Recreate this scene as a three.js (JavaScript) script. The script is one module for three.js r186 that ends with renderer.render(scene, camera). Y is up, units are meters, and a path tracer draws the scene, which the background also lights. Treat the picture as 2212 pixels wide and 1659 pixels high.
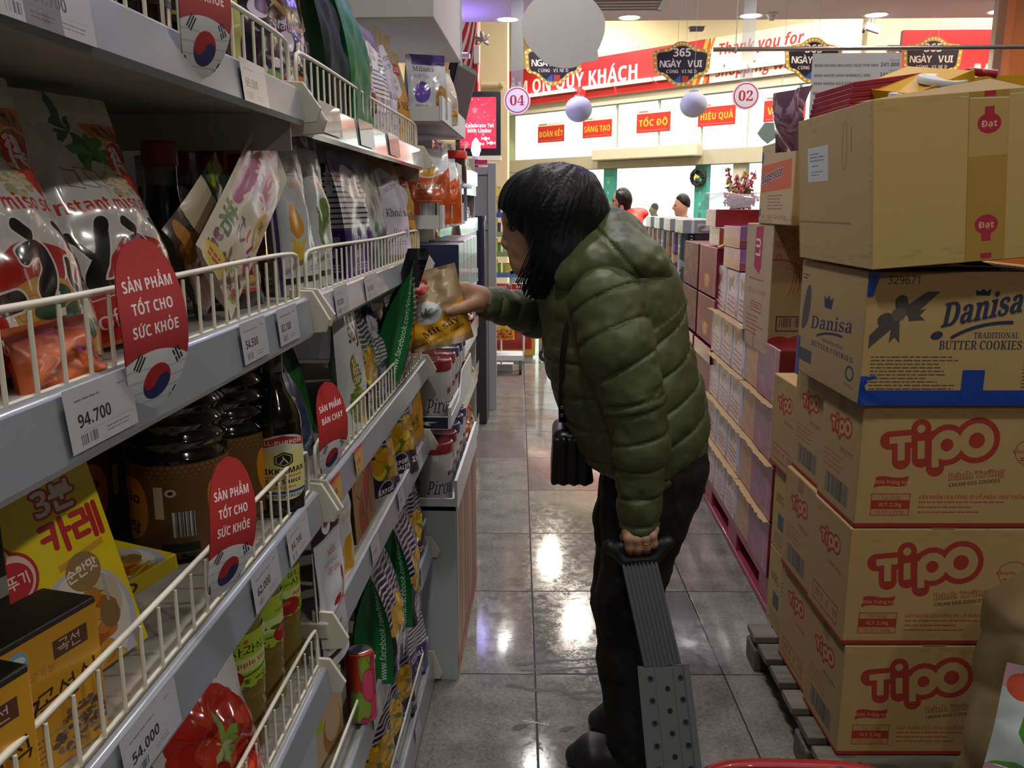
import * as THREE from 'three';
import { RoundedBoxGeometry } from 'three/addons/geometries/RoundedBoxGeometry.js';
import { mergeGeometries } from 'three/addons/utils/BufferGeometryUtils.js';
import { RectAreaLightUniformsLib } from 'three/addons/lights/RectAreaLightUniformsLib.js';

// ---------- camera, sky, exposure, lights
const scene = new THREE.Scene();
const FOCAL = 1850, EYE = 1.35, PITCH = 11.7 * Math.PI / 180, YAW = 2.29 * Math.PI / 180;   // focal length in pixels of the 2212 x 1659 frame
const camera = new THREE.PerspectiveCamera(2 * Math.atan(829.5 / FOCAL) * 180 / Math.PI, 2212 / 1659, 0.05, 120);
camera.position.set(0, EYE, 0);
camera.rotation.set(-PITCH, YAW, 0, 'YXZ');
scene.add(camera);
const renderer = new THREE.WebGLRenderer({ antialias: true });
renderer.toneMapping = THREE.LinearToneMapping;
renderer.toneMappingExposure = 1.65;
renderer.shadowMap.enabled = true;
scene.background = new THREE.Color(0.93, 0.98, 1.0);      // bright overcast day outside the entrance
scene.backgroundIntensity = 1.5;
RectAreaLightUniformsLib.init();
const LAMP = { down: 6.4, aisle: 3.4, violet: 0.4, hall: 38, banner: 5, near: 3.1 };           // intensities of the lamps built further down
const CEIL = 2.92, HIGH = 4.9, EDGE = -7.9;               // dropped ceiling, hall ceiling behind it, edge between them
// ---------- helpers
const V3 = (x, y, z) => new THREE.Vector3(x, y, z), PI = Math.PI, rad = (d) => d * PI / 180;
let seed = 7;
const rnd = () => { seed = (seed + 0x6d2b79f5) | 0; let t = Math.imul(seed ^ (seed >>> 15), 1 | seed); t = (t + Math.imul(t ^ (t >>> 7), 61 | t)) ^ t; return ((t ^ (t >>> 14)) >>> 0) / 4294967296; };
const rr = (a, b) => a + (b - a) * rnd();
const hash = (x, y, z) => { const s = Math.sin(x * 127.1 + y * 311.7 + z * 74.7) * 43758.5453; return s - Math.floor(s); };
function noise(x, y, z) {
  const i = Math.floor(x), j = Math.floor(y), k = Math.floor(z), f = (t) => t * t * (3 - 2 * t), u = f(x - i), v = f(y - j), w = f(z - k), L = (a, b, t) => a + (b - a) * t;
  const g = (a, b, c) => hash(i + a, j + b, k + c);
  return L(L(L(g(0, 0, 0), g(1, 0, 0), u), L(g(0, 1, 0), g(1, 1, 0), u), v), L(L(g(0, 0, 1), g(1, 0, 1), u), L(g(0, 1, 1), g(1, 1, 1), u), v), w) * 2 - 1;
}
// world direction of a pixel of the 2212 x 1659 frame, and the point where it meets a plane x = c, y = c or z = c
function ray(u, v) {
  return V3((u - 1106) / FOCAL, (829.5 - v) / FOCAL, -1).applyEuler(new THREE.Euler(-PITCH, YAW, 0, 'YXZ'));
}
function P(u, v, axis, c) { const d = ray(u, v), o = axis === 'y' ? EYE : 0, t = (c - o) / d[axis]; return V3(d.x * t, EYE + d.y * t, d.z * t); }

const used = new Map();
function numbered(name) { const n = used.get(name) ?? 0; used.set(name, n + 1); return n ? name + '_' + String(n).padStart(3, '0') : name; }
function tag(o, label, category, group) { Object.assign(o.userData, { label, category }); if (group) o.userData.group = group; return o; }
function thing(name, label, category, pos = [0, 0, 0], turn = 0, group) {
  const o = new THREE.Group(); o.name = numbered(name); o.position.set(...pos); o.rotation.y = turn; scene.add(o);
  return tag(o, label, category, group);
}
function part(name, geo, mat, parent, pos, rot, label) {
  const m = new THREE.Mesh(geo, mat); m.name = parent === scene ? numbered(name) : name; m.castShadow = m.receiveShadow = true;
  if (pos) m.position.set(...pos); if (rot) m.rotation.set(...rot); if (label) m.userData.label = label;
  parent.add(m); return m;
}
function struct(name, geo, mat, pos, rot) { const m = part(name, geo, mat, scene, pos, rot); m.userData.kind = 'structure'; return m; }
function single(name, geo, mat, label, category, pos, rot, group) { return tag(part(name, geo, mat, scene, pos, rot), label, category, group); }
function copy(o, label, pos, turn, group) {
  const c = o.clone(); c.name = numbered(o.name.replace(/_\d+$/, '')); scene.add(c); c.userData = { ...o.userData, label };
  if (pos) c.position.set(...pos); if (turn !== undefined) c.rotation.y = turn; if (group) c.userData.group = group;
  return c;
}
function lean(o, x, z) { o.rotation.order = 'YXZ'; o.rotation.x = x; o.rotation.z = z ?? 0; return o; }

// ---------- materials
const S = (hex) => new THREE.Color(hex);
function M(color, rough = 0.6, o = {}) { return new THREE.MeshPhysicalMaterial({ color: S(color), roughness: rough, ...o }); }
function AM(map, rough = 0.45, o = {}) { return new THREE.MeshPhysicalMaterial({ map, roughness: rough, ...o }); }
// prints are packed on shared 2048 x 2048 pages; each gets its own window on the page (tiling ones keep a canvas of their own)
const pages = [], PAGE = 2048;
function art(w, h, draw, tiling) {
  let pg, x = 0, y = 0;
  if (!tiling) {
    pg = pages.find((p) => { const s = p.rows.find((r) => r.h >= h && r.h <= h * 1.6 + 40 && r.x + w + 4 <= PAGE); if (s) { p.at = s; return true; } if (p.y + h + 4 <= PAGE) { p.rows.push(p.at = { x: 0, y: p.y, h }); p.y += h + 4; return true; } return false; });
    if (!pg) { pg = { rows: [], y: h + 4 }; pg.rows.push(pg.at = { x: 0, y: 0, h }); pg.canvas = document.createElement('canvas'); pg.canvas.width = pg.canvas.height = PAGE; pages.push(pg); pg.tex = new THREE.CanvasTexture(pg.canvas); pg.tex.colorSpace = THREE.SRGBColorSpace; pg.tex.magFilter = THREE.LinearFilter; pg.tex.wrapS = pg.tex.wrapT = THREE.RepeatWrapping; }
    x = pg.at.x; y = pg.at.y; pg.at.x += w + 4;
  }
  const c = pg ? pg.canvas : document.createElement('canvas'); if (!pg) { c.width = w; c.height = h; }
  const k = c.getContext('2d'); k.save(); k.translate(x, y); k.beginPath(); k.rect(0, 0, w, h); k.clip(); k.lineCap = k.lineJoin = 'round'; draw(k, w, h); k.restore();
  if (!pg) { const t = new THREE.CanvasTexture(c); t.colorSpace = THREE.SRGBColorSpace; t.magFilter = THREE.LinearFilter; t.wrapS = t.wrapT = THREE.RepeatWrapping; return t; }
  const t = pg.tex.clone(); t.offset.set((x + 1) / PAGE, 1 - (y + h - 1) / PAGE); t.repeat.set((w - 2) / PAGE, (h - 2) / PAGE); return t;
}
function grey(n, fn) {   // data texture of n x n values 0..1, not colour
  const d = new Uint8Array(n * n * 4);
  for (let y = 0; y < n; y++) for (let x = 0; x < n; x++) { const v = Math.max(0, Math.min(255, fn(x, y) * 255)), i = (y * n + x) * 4; d[i] = d[i + 1] = d[i + 2] = v; d[i + 3] = 255; }
  const t = new THREE.DataTexture(d, n, n); t.wrapS = t.wrapT = THREE.RepeatWrapping; t.magFilter = THREE.LinearFilter; t.needsUpdate = true; return t;
}
const R = (c, color, x, y, w, h) => { c.fillStyle = color; c.fillRect(x, y, w, h); };
function E(c, color, x, y, a, b = a, rot = 0) { c.fillStyle = color; c.beginPath(); c.ellipse(x, y, a, b, rot, 0, 2 * PI); c.fill(); }
function poly(c, color, pts, lw) {
  c.beginPath(); pts.forEach(([x, y], i) => (i ? c.lineTo(x, y) : c.moveTo(x, y)));
  if (lw) { c.strokeStyle = color; c.lineWidth = lw; c.stroke(); } else { c.closePath(); c.fillStyle = color; c.fill(); }
}
function blob(c, color, pts, lw) {   // closed smooth outline through the points
  const m = (a, b) => [(a[0] + b[0]) / 2, (a[1] + b[1]) / 2], n = pts.length;
  c.beginPath(); c.moveTo(...m(pts[n - 1], pts[0]));
  for (let i = 0; i < n; i++) c.quadraticCurveTo(...pts[i], ...m(pts[i], pts[(i + 1) % n]));
  c.closePath(); if (lw) { c.strokeStyle = color; c.lineWidth = lw; c.stroke(); } else { c.fillStyle = color; c.fill(); }
}
// Latin and Vietnamese text: base letters from the font, accents as strokes
function T(c, s, x, y, size, o = {}) {
  const { font = 'sans-serif', bold = 0, color = '#000', align = 'left', sx = 1, rot = 0, sk = 0, out, ow = 0, mono } = o;
  c.save(); c.translate(x, y); if (rot) c.rotate(rot); c.transform(sx, 0, sk, 1, 0, 0); c.font = (bold ? 'bold ' : '') + size + 'px ' + font;
  const set = []; let w = 0;
  for (const g of s.normalize('NFD').match(/.[\u0300-\u036f]*/gu) ?? []) { const b = g[0], k = mono || c.measureText(b).width; set.push([b, g.slice(1), w, k]); w += k; }
  const x0 = align === 'center' ? -w / 2 : align === 'right' ? -w : 0, up = (b) => (/[A-ZĐ]/.test(b) ? 0.72 : /[t]/.test(b) ? 0.66 : 0.55) * size;
  const pass = (ink, grow) => {
    c.fillStyle = c.strokeStyle = ink;
    for (const [b, marks, at, k] of set) {
      const gx = x0 + at, mid = gx + k / 2, t = -up(b), e = size;
      c.lineWidth = grow; if (grow) c.strokeText(b, gx, 0); c.fillText(b, gx, 0);
      c.lineWidth = (bold ? 0.085 : 0.06) * e + grow;
      const line = (...p) => { c.beginPath(); c.moveTo(mid + p[0] * e, t + p[1] * e); for (let i = 2; i < p.length; i += 2) c.lineTo(mid + p[i] * e, t + p[i + 1] * e); c.stroke(); };
      const hat = marks.includes('\u0302') || marks.includes('\u0306'), q = hat ? -0.13 : 0, qx = hat ? 0.08 : 0;
      if (marks.includes('\u0302')) line(-0.13, -0.05, 0, -0.15, 0.13, -0.05);
      if (marks.includes('\u0306')) line(-0.13, -0.16, -0.06, -0.07, 0.06, -0.07, 0.13, -0.16);
      if (marks.includes('\u0301')) line(-0.03 + qx, -0.06 + q, 0.09 + qx, -0.17 + q);
      if (marks.includes('\u0300')) line(0.03 - qx, -0.06 + q, -0.09 - qx, -0.17 + q);
      if (marks.includes('\u0309')) line(-0.05, -0.2 + q, 0.02, -0.23 + q, 0.07, -0.18 + q, 0.01, -0.12 + q, 0.01, -0.07 + q);
      if (marks.includes('\u0303')) line(-0.13, -0.07 + q, -0.06, -0.13 + q, 0.06, -0.07 + q, 0.13, -0.13 + q);
      if (marks.includes('\u031b')) line(k / e / 2 - 0.1, 0.02, k / e / 2 + 0.01, 0, k / e / 2 + 0.05, -0.09);
      if (marks.includes('\u0323')) { c.beginPath(); c.arc(mid, 0.14 * e, 0.055 * e + grow / 2, 0, 2 * PI); c.fill(); }
    }
  };
  if (out) pass(out, ow); pass(color, 0); c.restore(); return w * sx;
}
// Hangul composed from stroked letters
const JAMO = { 'ㄱ': '00,10,81', 'ㄴ': '00,01,11', 'ㄷ': '10,00,01,11', 'ㄹ': '00,10,15,05,01,11', 'ㅁ': '00,10,11,01,00', 'ㅂ': '00,01,11,10/05,15', 'ㅅ': '50,01/53,11', 'ㅇ': 'O', 'ㅈ': '00,10/50,01/54,11', 'ㅊ': '30,70/02,12/52,01/55,11', 'ㅋ': '00,10,81/05,95', 'ㅌ': '10,00,01,11/05,15', 'ㅍ': '00,10/01,11/30,31/70,71', 'ㅎ': 'o' };
const INI = 'ㄱㄲㄴㄷㄸㄹㅁㅂㅃㅅㅆㅇㅈㅉㅊㅋㅌㅍㅎ', FIN = ' ㄱㄲㄳㄴㄵㄶㄷㄹㄺㄻㄼㄽㄾㄿㅀㅁㅂㅄㅅㅆㅇㅈㅊㅋㅌㅍㅎ', DOUBLE = { 'ㄲ': 'ㄱ', 'ㄸ': 'ㄷ', 'ㅃ': 'ㅂ', 'ㅆ': 'ㅅ', 'ㅉ': 'ㅈ' };
function hangul(c, s, x, y, size, o = {}) {
  const { color = '#000', lw = 0.1, align = 'left', rot = 0, sk = 0, sx = 1, out, ow = 0 } = o, step = size * 0.98;
  c.save(); c.translate(x, y); c.rotate(rot); c.transform(sx, 0, sk, 1, 0, 0);
  const x0 = align === 'center' ? -s.length * step / 2 : 0;
  const num = (ch) => (ch === '1' ? 1 : ch === '0' ? 0 : ch / 10);
  const pass = (ink, grow) => {
    c.strokeStyle = ink; c.lineWidth = lw * size + grow;
    [...s].forEach((ch, i) => {
      const code = ch.charCodeAt(0) - 0xac00, ox = x0 + i * step, oy = -size * 0.9, q = size * 0.9;
      if (code < 0 || code > 11171) return;
      const draw = (j, bx, by, w, h) => {
        if (DOUBLE[j]) { draw(DOUBLE[j], bx, by, w * 0.44, h); draw(DOUBLE[j], bx + w * 0.56, by, w * 0.44, h); return; }
        const X = (t) => ox + (bx + t * w) * q, Y = (t) => oy + (by + t * h) * q, k = JAMO[j];
        if (k === 'O' || k === 'o') {
          const top = k === 'o' ? 0.42 : 0; c.beginPath(); c.ellipse(X(0.5), Y(top + (1 - top) / 2), w * q * 0.48, h * q * (1 - top) * 0.5, 0, 0, 2 * PI); c.stroke();
          if (top) { c.beginPath(); c.moveTo(X(0.3), Y(0)); c.lineTo(X(0.7), Y(0)); c.moveTo(X(0), Y(0.25)); c.lineTo(X(1), Y(0.25)); c.stroke(); }
          return;
        }
        for (const l of (k ?? '').split('/')) { c.beginPath(); l.split(',').forEach((p, n) => c[n ? 'lineTo' : 'moveTo'](X(num(p[0])), Y(num(p[1])))); c.stroke(); }
      };
      const ln = (a, b, d, e) => { c.beginPath(); c.moveTo(ox + a * q, oy + b * q); c.lineTo(ox + d * q, oy + e * q); c.stroke(); };
      const a = INI[Math.floor(code / 588)], v = Math.floor((code % 588) / 28), f = FIN[code % 28], H = f !== ' ' ? 0.6 : 1;
      const tall = [0, 1, 2, 3, 4, 5, 6, 7, 20].includes(v), flat = [8, 12, 13, 17, 18].includes(v);
      if (tall) {
        draw(a, 0.04, 0.06 * H, 0.42, 0.72 * H);
        const two = [1, 3, 5, 7].includes(v), m = 0.4 * H; ln(two ? 0.68 : 0.74, 0, two ? 0.68 : 0.74, H * 0.98);
        if (two) ln(0.9, 0, 0.9, H * 0.98);
        if (v === 0) ln(0.74, m, 0.95, m); if (v === 2) { ln(0.74, m - 0.12, 0.95, m - 0.12); ln(0.74, m + 0.12, 0.95, m + 0.12); }
        if (v === 1) ln(0.68, m, 0.9, m); if (v === 4 || v === 5) ln(0.5, m, v === 4 ? 0.74 : 0.68, m);
        if (v === 6 || v === 7) { ln(0.5, m - 0.1, 0.7, m - 0.1); ln(0.5, m + 0.12, 0.7, m + 0.12); }
      } else if (flat) {
        draw(a, 0.18, 0, 0.64, 0.45 * H); const b = v === 17 || v === 13 ? 0.68 * H : 0.85 * H; ln(0, b, 0.96, b);
        if (v === 8) ln(0.48, 0.6 * H, 0.48, b); if (v === 12) { ln(0.33, 0.58 * H, 0.33, b); ln(0.63, 0.58 * H, 0.63, b); }
        if (v === 13) ln(0.48, b, 0.48, 1 * H); if (v === 17) { ln(0.33, b, 0.33, H); ln(0.63, b, 0.63, H); }
      } else {
        draw(a, 0.04, 0.02, 0.5, 0.42 * H); ln(0, 0.78 * H, 0.66, 0.78 * H); ln(0.3, 0.55 * H, 0.3, 0.78 * H); ln(0.8, 0, 0.8, H * 0.98); if (v === 9) ln(0.8, 0.45 * H, 0.97, 0.45 * H);
      }
      if (f !== ' ') draw(f, 0.16, 0.7, 0.66, 0.28);
    });
  };
  if (out) pass(out, ow); pass(color, 0); c.restore();
}
// strokes written as "x,y x,y; x,y x,y" in a 100 x 100 box
function strokes(c, s, x, y, k, color, lw) { for (const l of s.split(';')) poly(c, color, l.trim().split(' ').map((p) => p.split(',')).map(([a, b]) => [x + a * k, y + b * k]), lw); }
function lines(c, color, x, y, w, h, n, size) { for (let i = 0; i < n; i++) { let p = 0; const lim = w * (0.6 + 0.4 * hash(i, x, y)); while (p < lim) { const l = size * (1 + 3 * hash(p, i, y)); R(c, color, x + p, y + i * h / n, Math.min(l, lim - p), size * 0.62); p += l + size * 0.5; } } }   // print too small to read
function barcode(c, x, y, w, h, ink = '#222', paper) { if (paper) R(c, paper, x, y, w, h); for (let i = 0; i < w - 2; i += 3) if (hash(i, x, y) > 0.4) R(c, ink, x + i, y, hash(i, y, x) > 0.6 ? 3 : 1.6, h); }

// ---------- geometry
const RB = (w, h, d, r = 0.003, s = 1) => new RoundedBoxGeometry(w, h, d, s, Math.min(r, w / 2.01, h / 2.01, d / 2.01));
const BX = (w, h, d, x = 0, y = 0, z = 0) => new THREE.BoxGeometry(w, h, d).translate(x, y, z);
const CY = (r, h, n = 16, r2 = r) => new THREE.CylinderGeometry(r2, r, h, n);
const merge = (list) => mergeGeometries(list.map((g) => { g = g.index ? g.toNonIndexed() : g; for (const k of Object.keys(g.attributes)) if (!['position', 'normal', 'uv'].includes(k)) g.deleteAttribute(k); return g; }));
function rod(a, b, r, n = 6) { const d = b.clone().sub(a), g = new THREE.CylinderGeometry(r, r, d.length(), n); g.applyQuaternion(new THREE.Quaternion().setFromUnitVectors(V3(0, 1, 0), d.normalize())); const m = a.clone().add(b).multiplyScalar(0.5); return g.translate(m.x, m.y, m.z); }
function tube(pts, r, n = 24, k = 6, closed = false) { return new THREE.TubeGeometry(new THREE.CatmullRomCurve3(pts, closed), n, r, k, closed); }
const lathe = (pts, n = 24) => new THREE.LatheGeometry(pts.map(([r, y]) => new THREE.Vector2(r, y)), n);
// a grid surface: fn(u, v) -> [x, y, z], u and v 0..1
function sheet(nu, nv, fn, uv = (u, v) => [u, v]) {
  const p = [], t = [], idx = [];
  for (let j = 0; j <= nv; j++) for (let i = 0; i <= nu; i++) { p.push(...fn(i / nu, j / nv)); t.push(...uv(i / nu, j / nv)); }
  for (let j = 0; j < nv; j++) for (let i = 0; i < nu; i++) { const a = j * (nu + 1) + i, b = a + nu + 1; idx.push(a, a + 1, b + 1, a, b + 1, b); }
  const g = new THREE.BufferGeometry(); g.setAttribute('position', new THREE.Float32BufferAttribute(p, 3)); g.setAttribute('uv', new THREE.Float32BufferAttribute(t, 2)); g.setIndex(idx); g.computeVertexNormals(); return g;
}
const grouped = (list) => mergeGeometries(list.map((x) => (x.index ? x.toNonIndexed() : x)), true);
// stand-up pouch, base at y = 0, front towards +z: front, gusset sides and back are three material groups (front, side, back)
function pouch(w, h, d, o = {}) {
  const { s = 1, gus = 0, seal = 0.1, wr = 0.004, flat = 0, nu = 14, nv = 20, lean = 0, pinch = 0.04 } = o;
  const prof = (v) => { const t = Math.min(1, Math.max(0, (1 - seal - v) / (0.62 - seal * 0.3))); return (v > 1 - seal ? 0.015 : 0.02 + 0.98 * Math.pow(Math.sin(t * PI / 2), 0.9)) * (flat ? 1 - flat * Math.exp(-v * 9) : 1); };
  const wid = (v) => w / 2 * (1 - pinch * Math.sin(PI * Math.min(1, v / (1 - seal))) * (1 - gus)), bend = (v) => lean * v * v;
  const off = (u, v, k) => wr * (noise(u * 5 + s * 9, v * 6, k) + 0.6 * noise(u * 13 + s, v * 12, k + 5)) * Math.min(1, prof(v) * 3 + 0.25);
  const face = (k) => (u, v) => { const a = u * 2 - 1, e = Math.pow(1 - Math.pow(Math.abs(a), gus ? 8 : 2.4), gus ? 0.25 : 0.7); return [a * wid(v) * k, v * h, k * (d / 2 * prof(v) * (gus ? 0.88 + 0.12 * e : Math.max(e, 0.012)) + (gus && Math.abs(a) > 0.99 ? 0 : off(u, v, k > 0 ? s : s + 40) * Math.min(1, e * 1.5))) + bend(v)]; };
  const list = [sheet(nu, nv, face(1)), sheet(nu, nv, face(-1))];
  const rim = (k) => { const f = face(1), b = face(-1); return sheet(4, nv, (u, v) => { const A = f(k > 0 ? 1 : 0, v), B = b(k > 0 ? 0 : 1, v), t = k > 0 ? u : 1 - u; const q = gus * d * 0.22 * Math.sin(PI * t) * prof(v) * Math.min(1, v * 2.2); return [A[0] - k * q, A[1], A[2] + (B[2] - A[2]) * t]; }); };
  const foot = sheet(nu, 2, (u, v) => { const A = face(1)(u, 0), B = face(-1)(1 - u, 0); return [A[0], 0.001, B[2] + (A[2] - B[2]) * (1 - v)]; });
  const cap = sheet(nu, 1, (u, v) => { const A = face(1)(u, 1), B = face(-1)(1 - u, 1); return [A[0], A[1], A[2] + (B[2] - A[2]) * v]; });
  return gus ? grouped([list[0], merge([rim(1), rim(-1)]), merge([list[1], foot, cap])]) : grouped([list[0], merge([list[1], rim(1), rim(-1), foot, cap])]);
}
// ---------- the room: floor of stone tiles, walls, ceilings
const stone = grey(256, (x, y) => 0.52 + 0.2 * noise(x / 2.3, y / 2.3, 1) + 0.16 * noise(x / 9, y / 9, 2) + (noise(x / 1.6, y / 1.6, 7) > 0.55 ? -0.2 : 0));
function stoneMap(r, g, b, k, s) {
  return art(512, 512, (c, w, h) => {
    const im = c.getImageData(0, 0, w, h), d = im.data;
    for (let y = 0; y < h; y++) for (let x = 0; x < w; x++) {
      const f = 1 + k * (0.5 * noise(x / 2.2, y / 2.2, s) + 0.35 * noise(x / 7, y / 7, s + 3) + 0.5 * noise(x / 60, y / 60, s + 9)) - (noise(x / 2.6, y / 2.6, s + 20) > 0.62 ? 0.13 : 0), i = (y * w + x) * 4;
      d[i] = r * f; d[i + 1] = g * f; d[i + 2] = b * f; d[i + 3] = 255;
    }
    c.putImageData(im, 0, 0);
  }, true);
}
const tileMaps = [stoneMap(122, 119, 110, 0.2, 1), stoneMap(116, 113, 106, 0.21, 2), stoneMap(100, 98, 98, 0.09, 3), stoneMap(112, 103, 100, 0.09, 4)];
const tileMats = tileMaps.map((t, i) => AM(t, 0.2, { specularIntensity: 0.42, roughnessMap: stone, bumpMap: stone, bumpScale: 0.00004 }));
const FLOOR_YAW = rad(1.9), TILE = 0.5564;
const floor = struct('floor', new THREE.BoxGeometry(30, 0.1, 34), M('#3a3834', 0.6), [4, -0.062, -9]);
{
  const g = RB(TILE - 0.004, 0.02, TILE - 0.004, 0.0015), q = new THREE.Vector3(), g2 = g.clone();
  const place = (i, j) => {
    const x = 0.052 + (i + 0.5) * TILE, z = -2.3015 - (j - 0.5) * TILE; q.set(x, 0, z).applyAxisAngle(V3(0, 1, 0), FLOOR_YAW);
    const smooth = (i === 0 && [1, 4].includes(j)) || (i === -1 && [5, 8, 9].includes(j)) || (i === 0 && j > 6 && j % 3 === 0) || hash(i, j, 3) > 0.9;
    const mat = smooth ? tileMats[j > 4 ? 3 : 2] : tileMats[hash(i, j, 9) > 0.5 ? 1 : 0];
    part('tile', g, mat, floor, [q.x - 4, 0.052, q.z + 9], [0, FLOOR_YAW + (hash(i, j, 5) > 0.5 ? PI : 0), 0]);
  };
  for (let j = -2; j < 17; j++) for (let i = -2; i < 11; i++) if (i < 4 || j > 4) place(i, j);
}
// the scuffed, dirty streaks on the floor of the aisle
{
  const scuff = art(512, 512, (c) => {
    c.clearRect(0, 0, 512, 512);
    const k = (pts, lw, a) => { for (let i = 0; i < pts.length - 1; i++) for (let t = 0; t < 1; t += 0.02) if (hash(i, t * 90, lw) > 0.35) E(c, `rgba(24,22,20,${a * (0.4 + hash(t * 7, i, 3))})`, pts[i][0] + (pts[i + 1][0] - pts[i][0]) * t + 3 * hash(t, i, 1), pts[i][1] + (pts[i + 1][1] - pts[i][1]) * t + lw * hash(i, t, 2), 4 + lw * hash(t, 2, i), 1 + lw * 0.3 * hash(t, 4, i)); };
    k([[60, 90], [190, 60], [330, 40]], 12, 0.5); k([[110, 140], [210, 105], [290, 90]], 10, 0.6); k([[70, 120], [110, 118]], 8, 0.5); k([[210, 150], [330, 135], [400, 120]], 7, 0.3);
    k([[40, 200], [100, 230], [150, 225]], 14, 0.5); k([[170, 250], [250, 235], [300, 245], [260, 275], [190, 265]], 14, 0.45); k([[430, 150], [490, 130]], 9, 0.5);
    k([[60, 420], [80, 400]], 12, 0.4); k([[160, 430], [180, 410]], 9, 0.4); k([[300, 30], [390, 34]], 6, 0.4);
  });
  const wear = new THREE.Mesh(new THREE.PlaneGeometry(0.62, 0.5), AM(scuff, 0.5, { transparent: true })); wear.name = 'scuff_mark'; wear.rotation.set(-PI / 2, 0, FLOOR_YAW); wear.position.set(-3.84, 0.0626, 9 - 2.2); floor.add(wear);
  const gum = art(128, 64, (c) => { c.clearRect(0, 0, 128, 64); for (let i = 0; i < 60; i++) E(c, `rgba(190,186,178,${0.3 + 0.6 * hash(i, 1, 1)})`, 12 + i * 1.7 + 4 * hash(i, 2, 2), 18 + i * 0.45 + 8 * hash(i, 3, 3), 5 * hash(i, 4, 4) + 1, 2); });
  const gm = new THREE.Mesh(new THREE.PlaneGeometry(0.09, 0.05), AM(gum, 0.5, { transparent: true })); gm.name = 'scuff_mark'; gm.rotation.set(-PI / 2, 0, FLOOR_YAW); gm.position.set(-4 - 0.02, 0.0628, 9 - 2.06); floor.add(gm);
  const chalk = art(256, 256, (c) => { c.clearRect(0, 0, 256, 256); for (let i = 0; i < 500; i++) { const a = hash(i, 1, 1) * 6.3, r = Math.pow(hash(i, 2, 2), 1.6) * 110; E(c, `rgba(205,203,208,${0.02 + 0.06 * hash(i, 3, 3)})`, 128 + r * Math.cos(a) * 0.7, 128 + r * Math.sin(a), 5 + 14 * hash(i, 4, 4), 3 + 9 * hash(i, 5, 5), a); } });
  const ch = new THREE.Mesh(new THREE.PlaneGeometry(0.4, 0.4), AM(chalk, 0.6, { transparent: true })); ch.name = 'scuff_mark'; ch.rotation.set(-PI / 2, 0, FLOOR_YAW); ch.position.set(-4 + 0.46, 0.0627, 9 - 2.5); floor.add(ch);
}
const cream = M('#d8cfae', 0.8), ceilMat = M('#c9c0c3', 0.85), plaster = M('#cfc8b8', 0.85);
struct('ceiling', BX(14, 0.16, 12.4), ceilMat, [4.6, CEIL + 0.08, EDGE + 6.2]);
struct('ceiling_hall', BX(20, 0.16, 15), plaster, [5, HIGH + 0.08, -12]);
struct('trim_1', BX(14, HIGH - CEIL - 0.16, 0.1), ceilMat, [4.6, (HIGH + CEIL + 0.16) / 2, EDGE + 0.06]);
struct('wall_left', BX(0.12, HIGH, 24), cream, [-2.46, HIGH / 2, -7.5]);
struct('wall_rear', BX(14.2, CEIL, 0.12), plaster, [4.6, CEIL / 2, 4.4]);
struct('wall_right', BX(0.12, HIGH, 13.5), plaster, [11.4, HIGH / 2, -2.3]);
// the slanting entrance wall at the end of the hall has its own frame: x along the wall, z towards the shop
const W0 = (() => { const d = ray(1084, 452); d.y = 0; d.normalize(); return d.multiplyScalar(17); })();
const wallTurn = -(PI / 2 - rad(43.1)) + YAW;
const WX = V3(1, 0, 0).applyAxisAngle(V3(0, 1, 0), wallTurn), WN = V3(0, 0, 1).applyAxisAngle(V3(0, 1, 0), wallTurn);
const onWall = (s, y, out = 0) => W0.clone().addScaledVector(WX, s).addScaledVector(WN, out).setY(y).toArray();
function PW(u, v, out = 0) { const d = ray(u, v), o = V3(0, EYE, 0), t = (W0.dot(WN) + out - o.dot(WN)) / d.dot(WN), p = o.addScaledVector(d, t); return [p.clone().sub(W0).dot(WX), p.y]; }
// ---------- the shelving beside the aisle: two bays, front edge at x = LIPX, shelves named by the height of their surface
const LIPX = -0.315, BACKX = -0.80, Z1 = -0.05, Z2 = -1.158, Z3 = -2.262;
const shelfWhite = M('#b5b2a6', 0.5), shelfDirty = AM(art(512, 256, (c, w, h) => { R(c, '#bab7ab', 0, 0, w, h); for (let i = 0; i < 420; i++) E(c, `rgba(88,80,66,${0.02 + 0.05 * hash(i, 1, 1)})`, w * hash(i, 2, 2), h * Math.pow(hash(i, 3, 3), 0.6), 4 + 26 * hash(i, 4, 4), 2 + 6 * hash(i, 5, 5)); }), 0.5);
const railGrey = M('#868c95', 0.32, { clearcoat: 0.5, clearcoatRoughness: 0.18 }), railClear = M('#c6c9d2', 0.16, { clearcoat: 1, clearcoatRoughness: 0.06 }), creamSteel = M('#d3cdb9', 0.42), endPlastic = M('#cfcabb', 0.5);
const wireMat = M('#e4dfce', 0.35), darkBack = M('#2b2926', 0.8);
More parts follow.
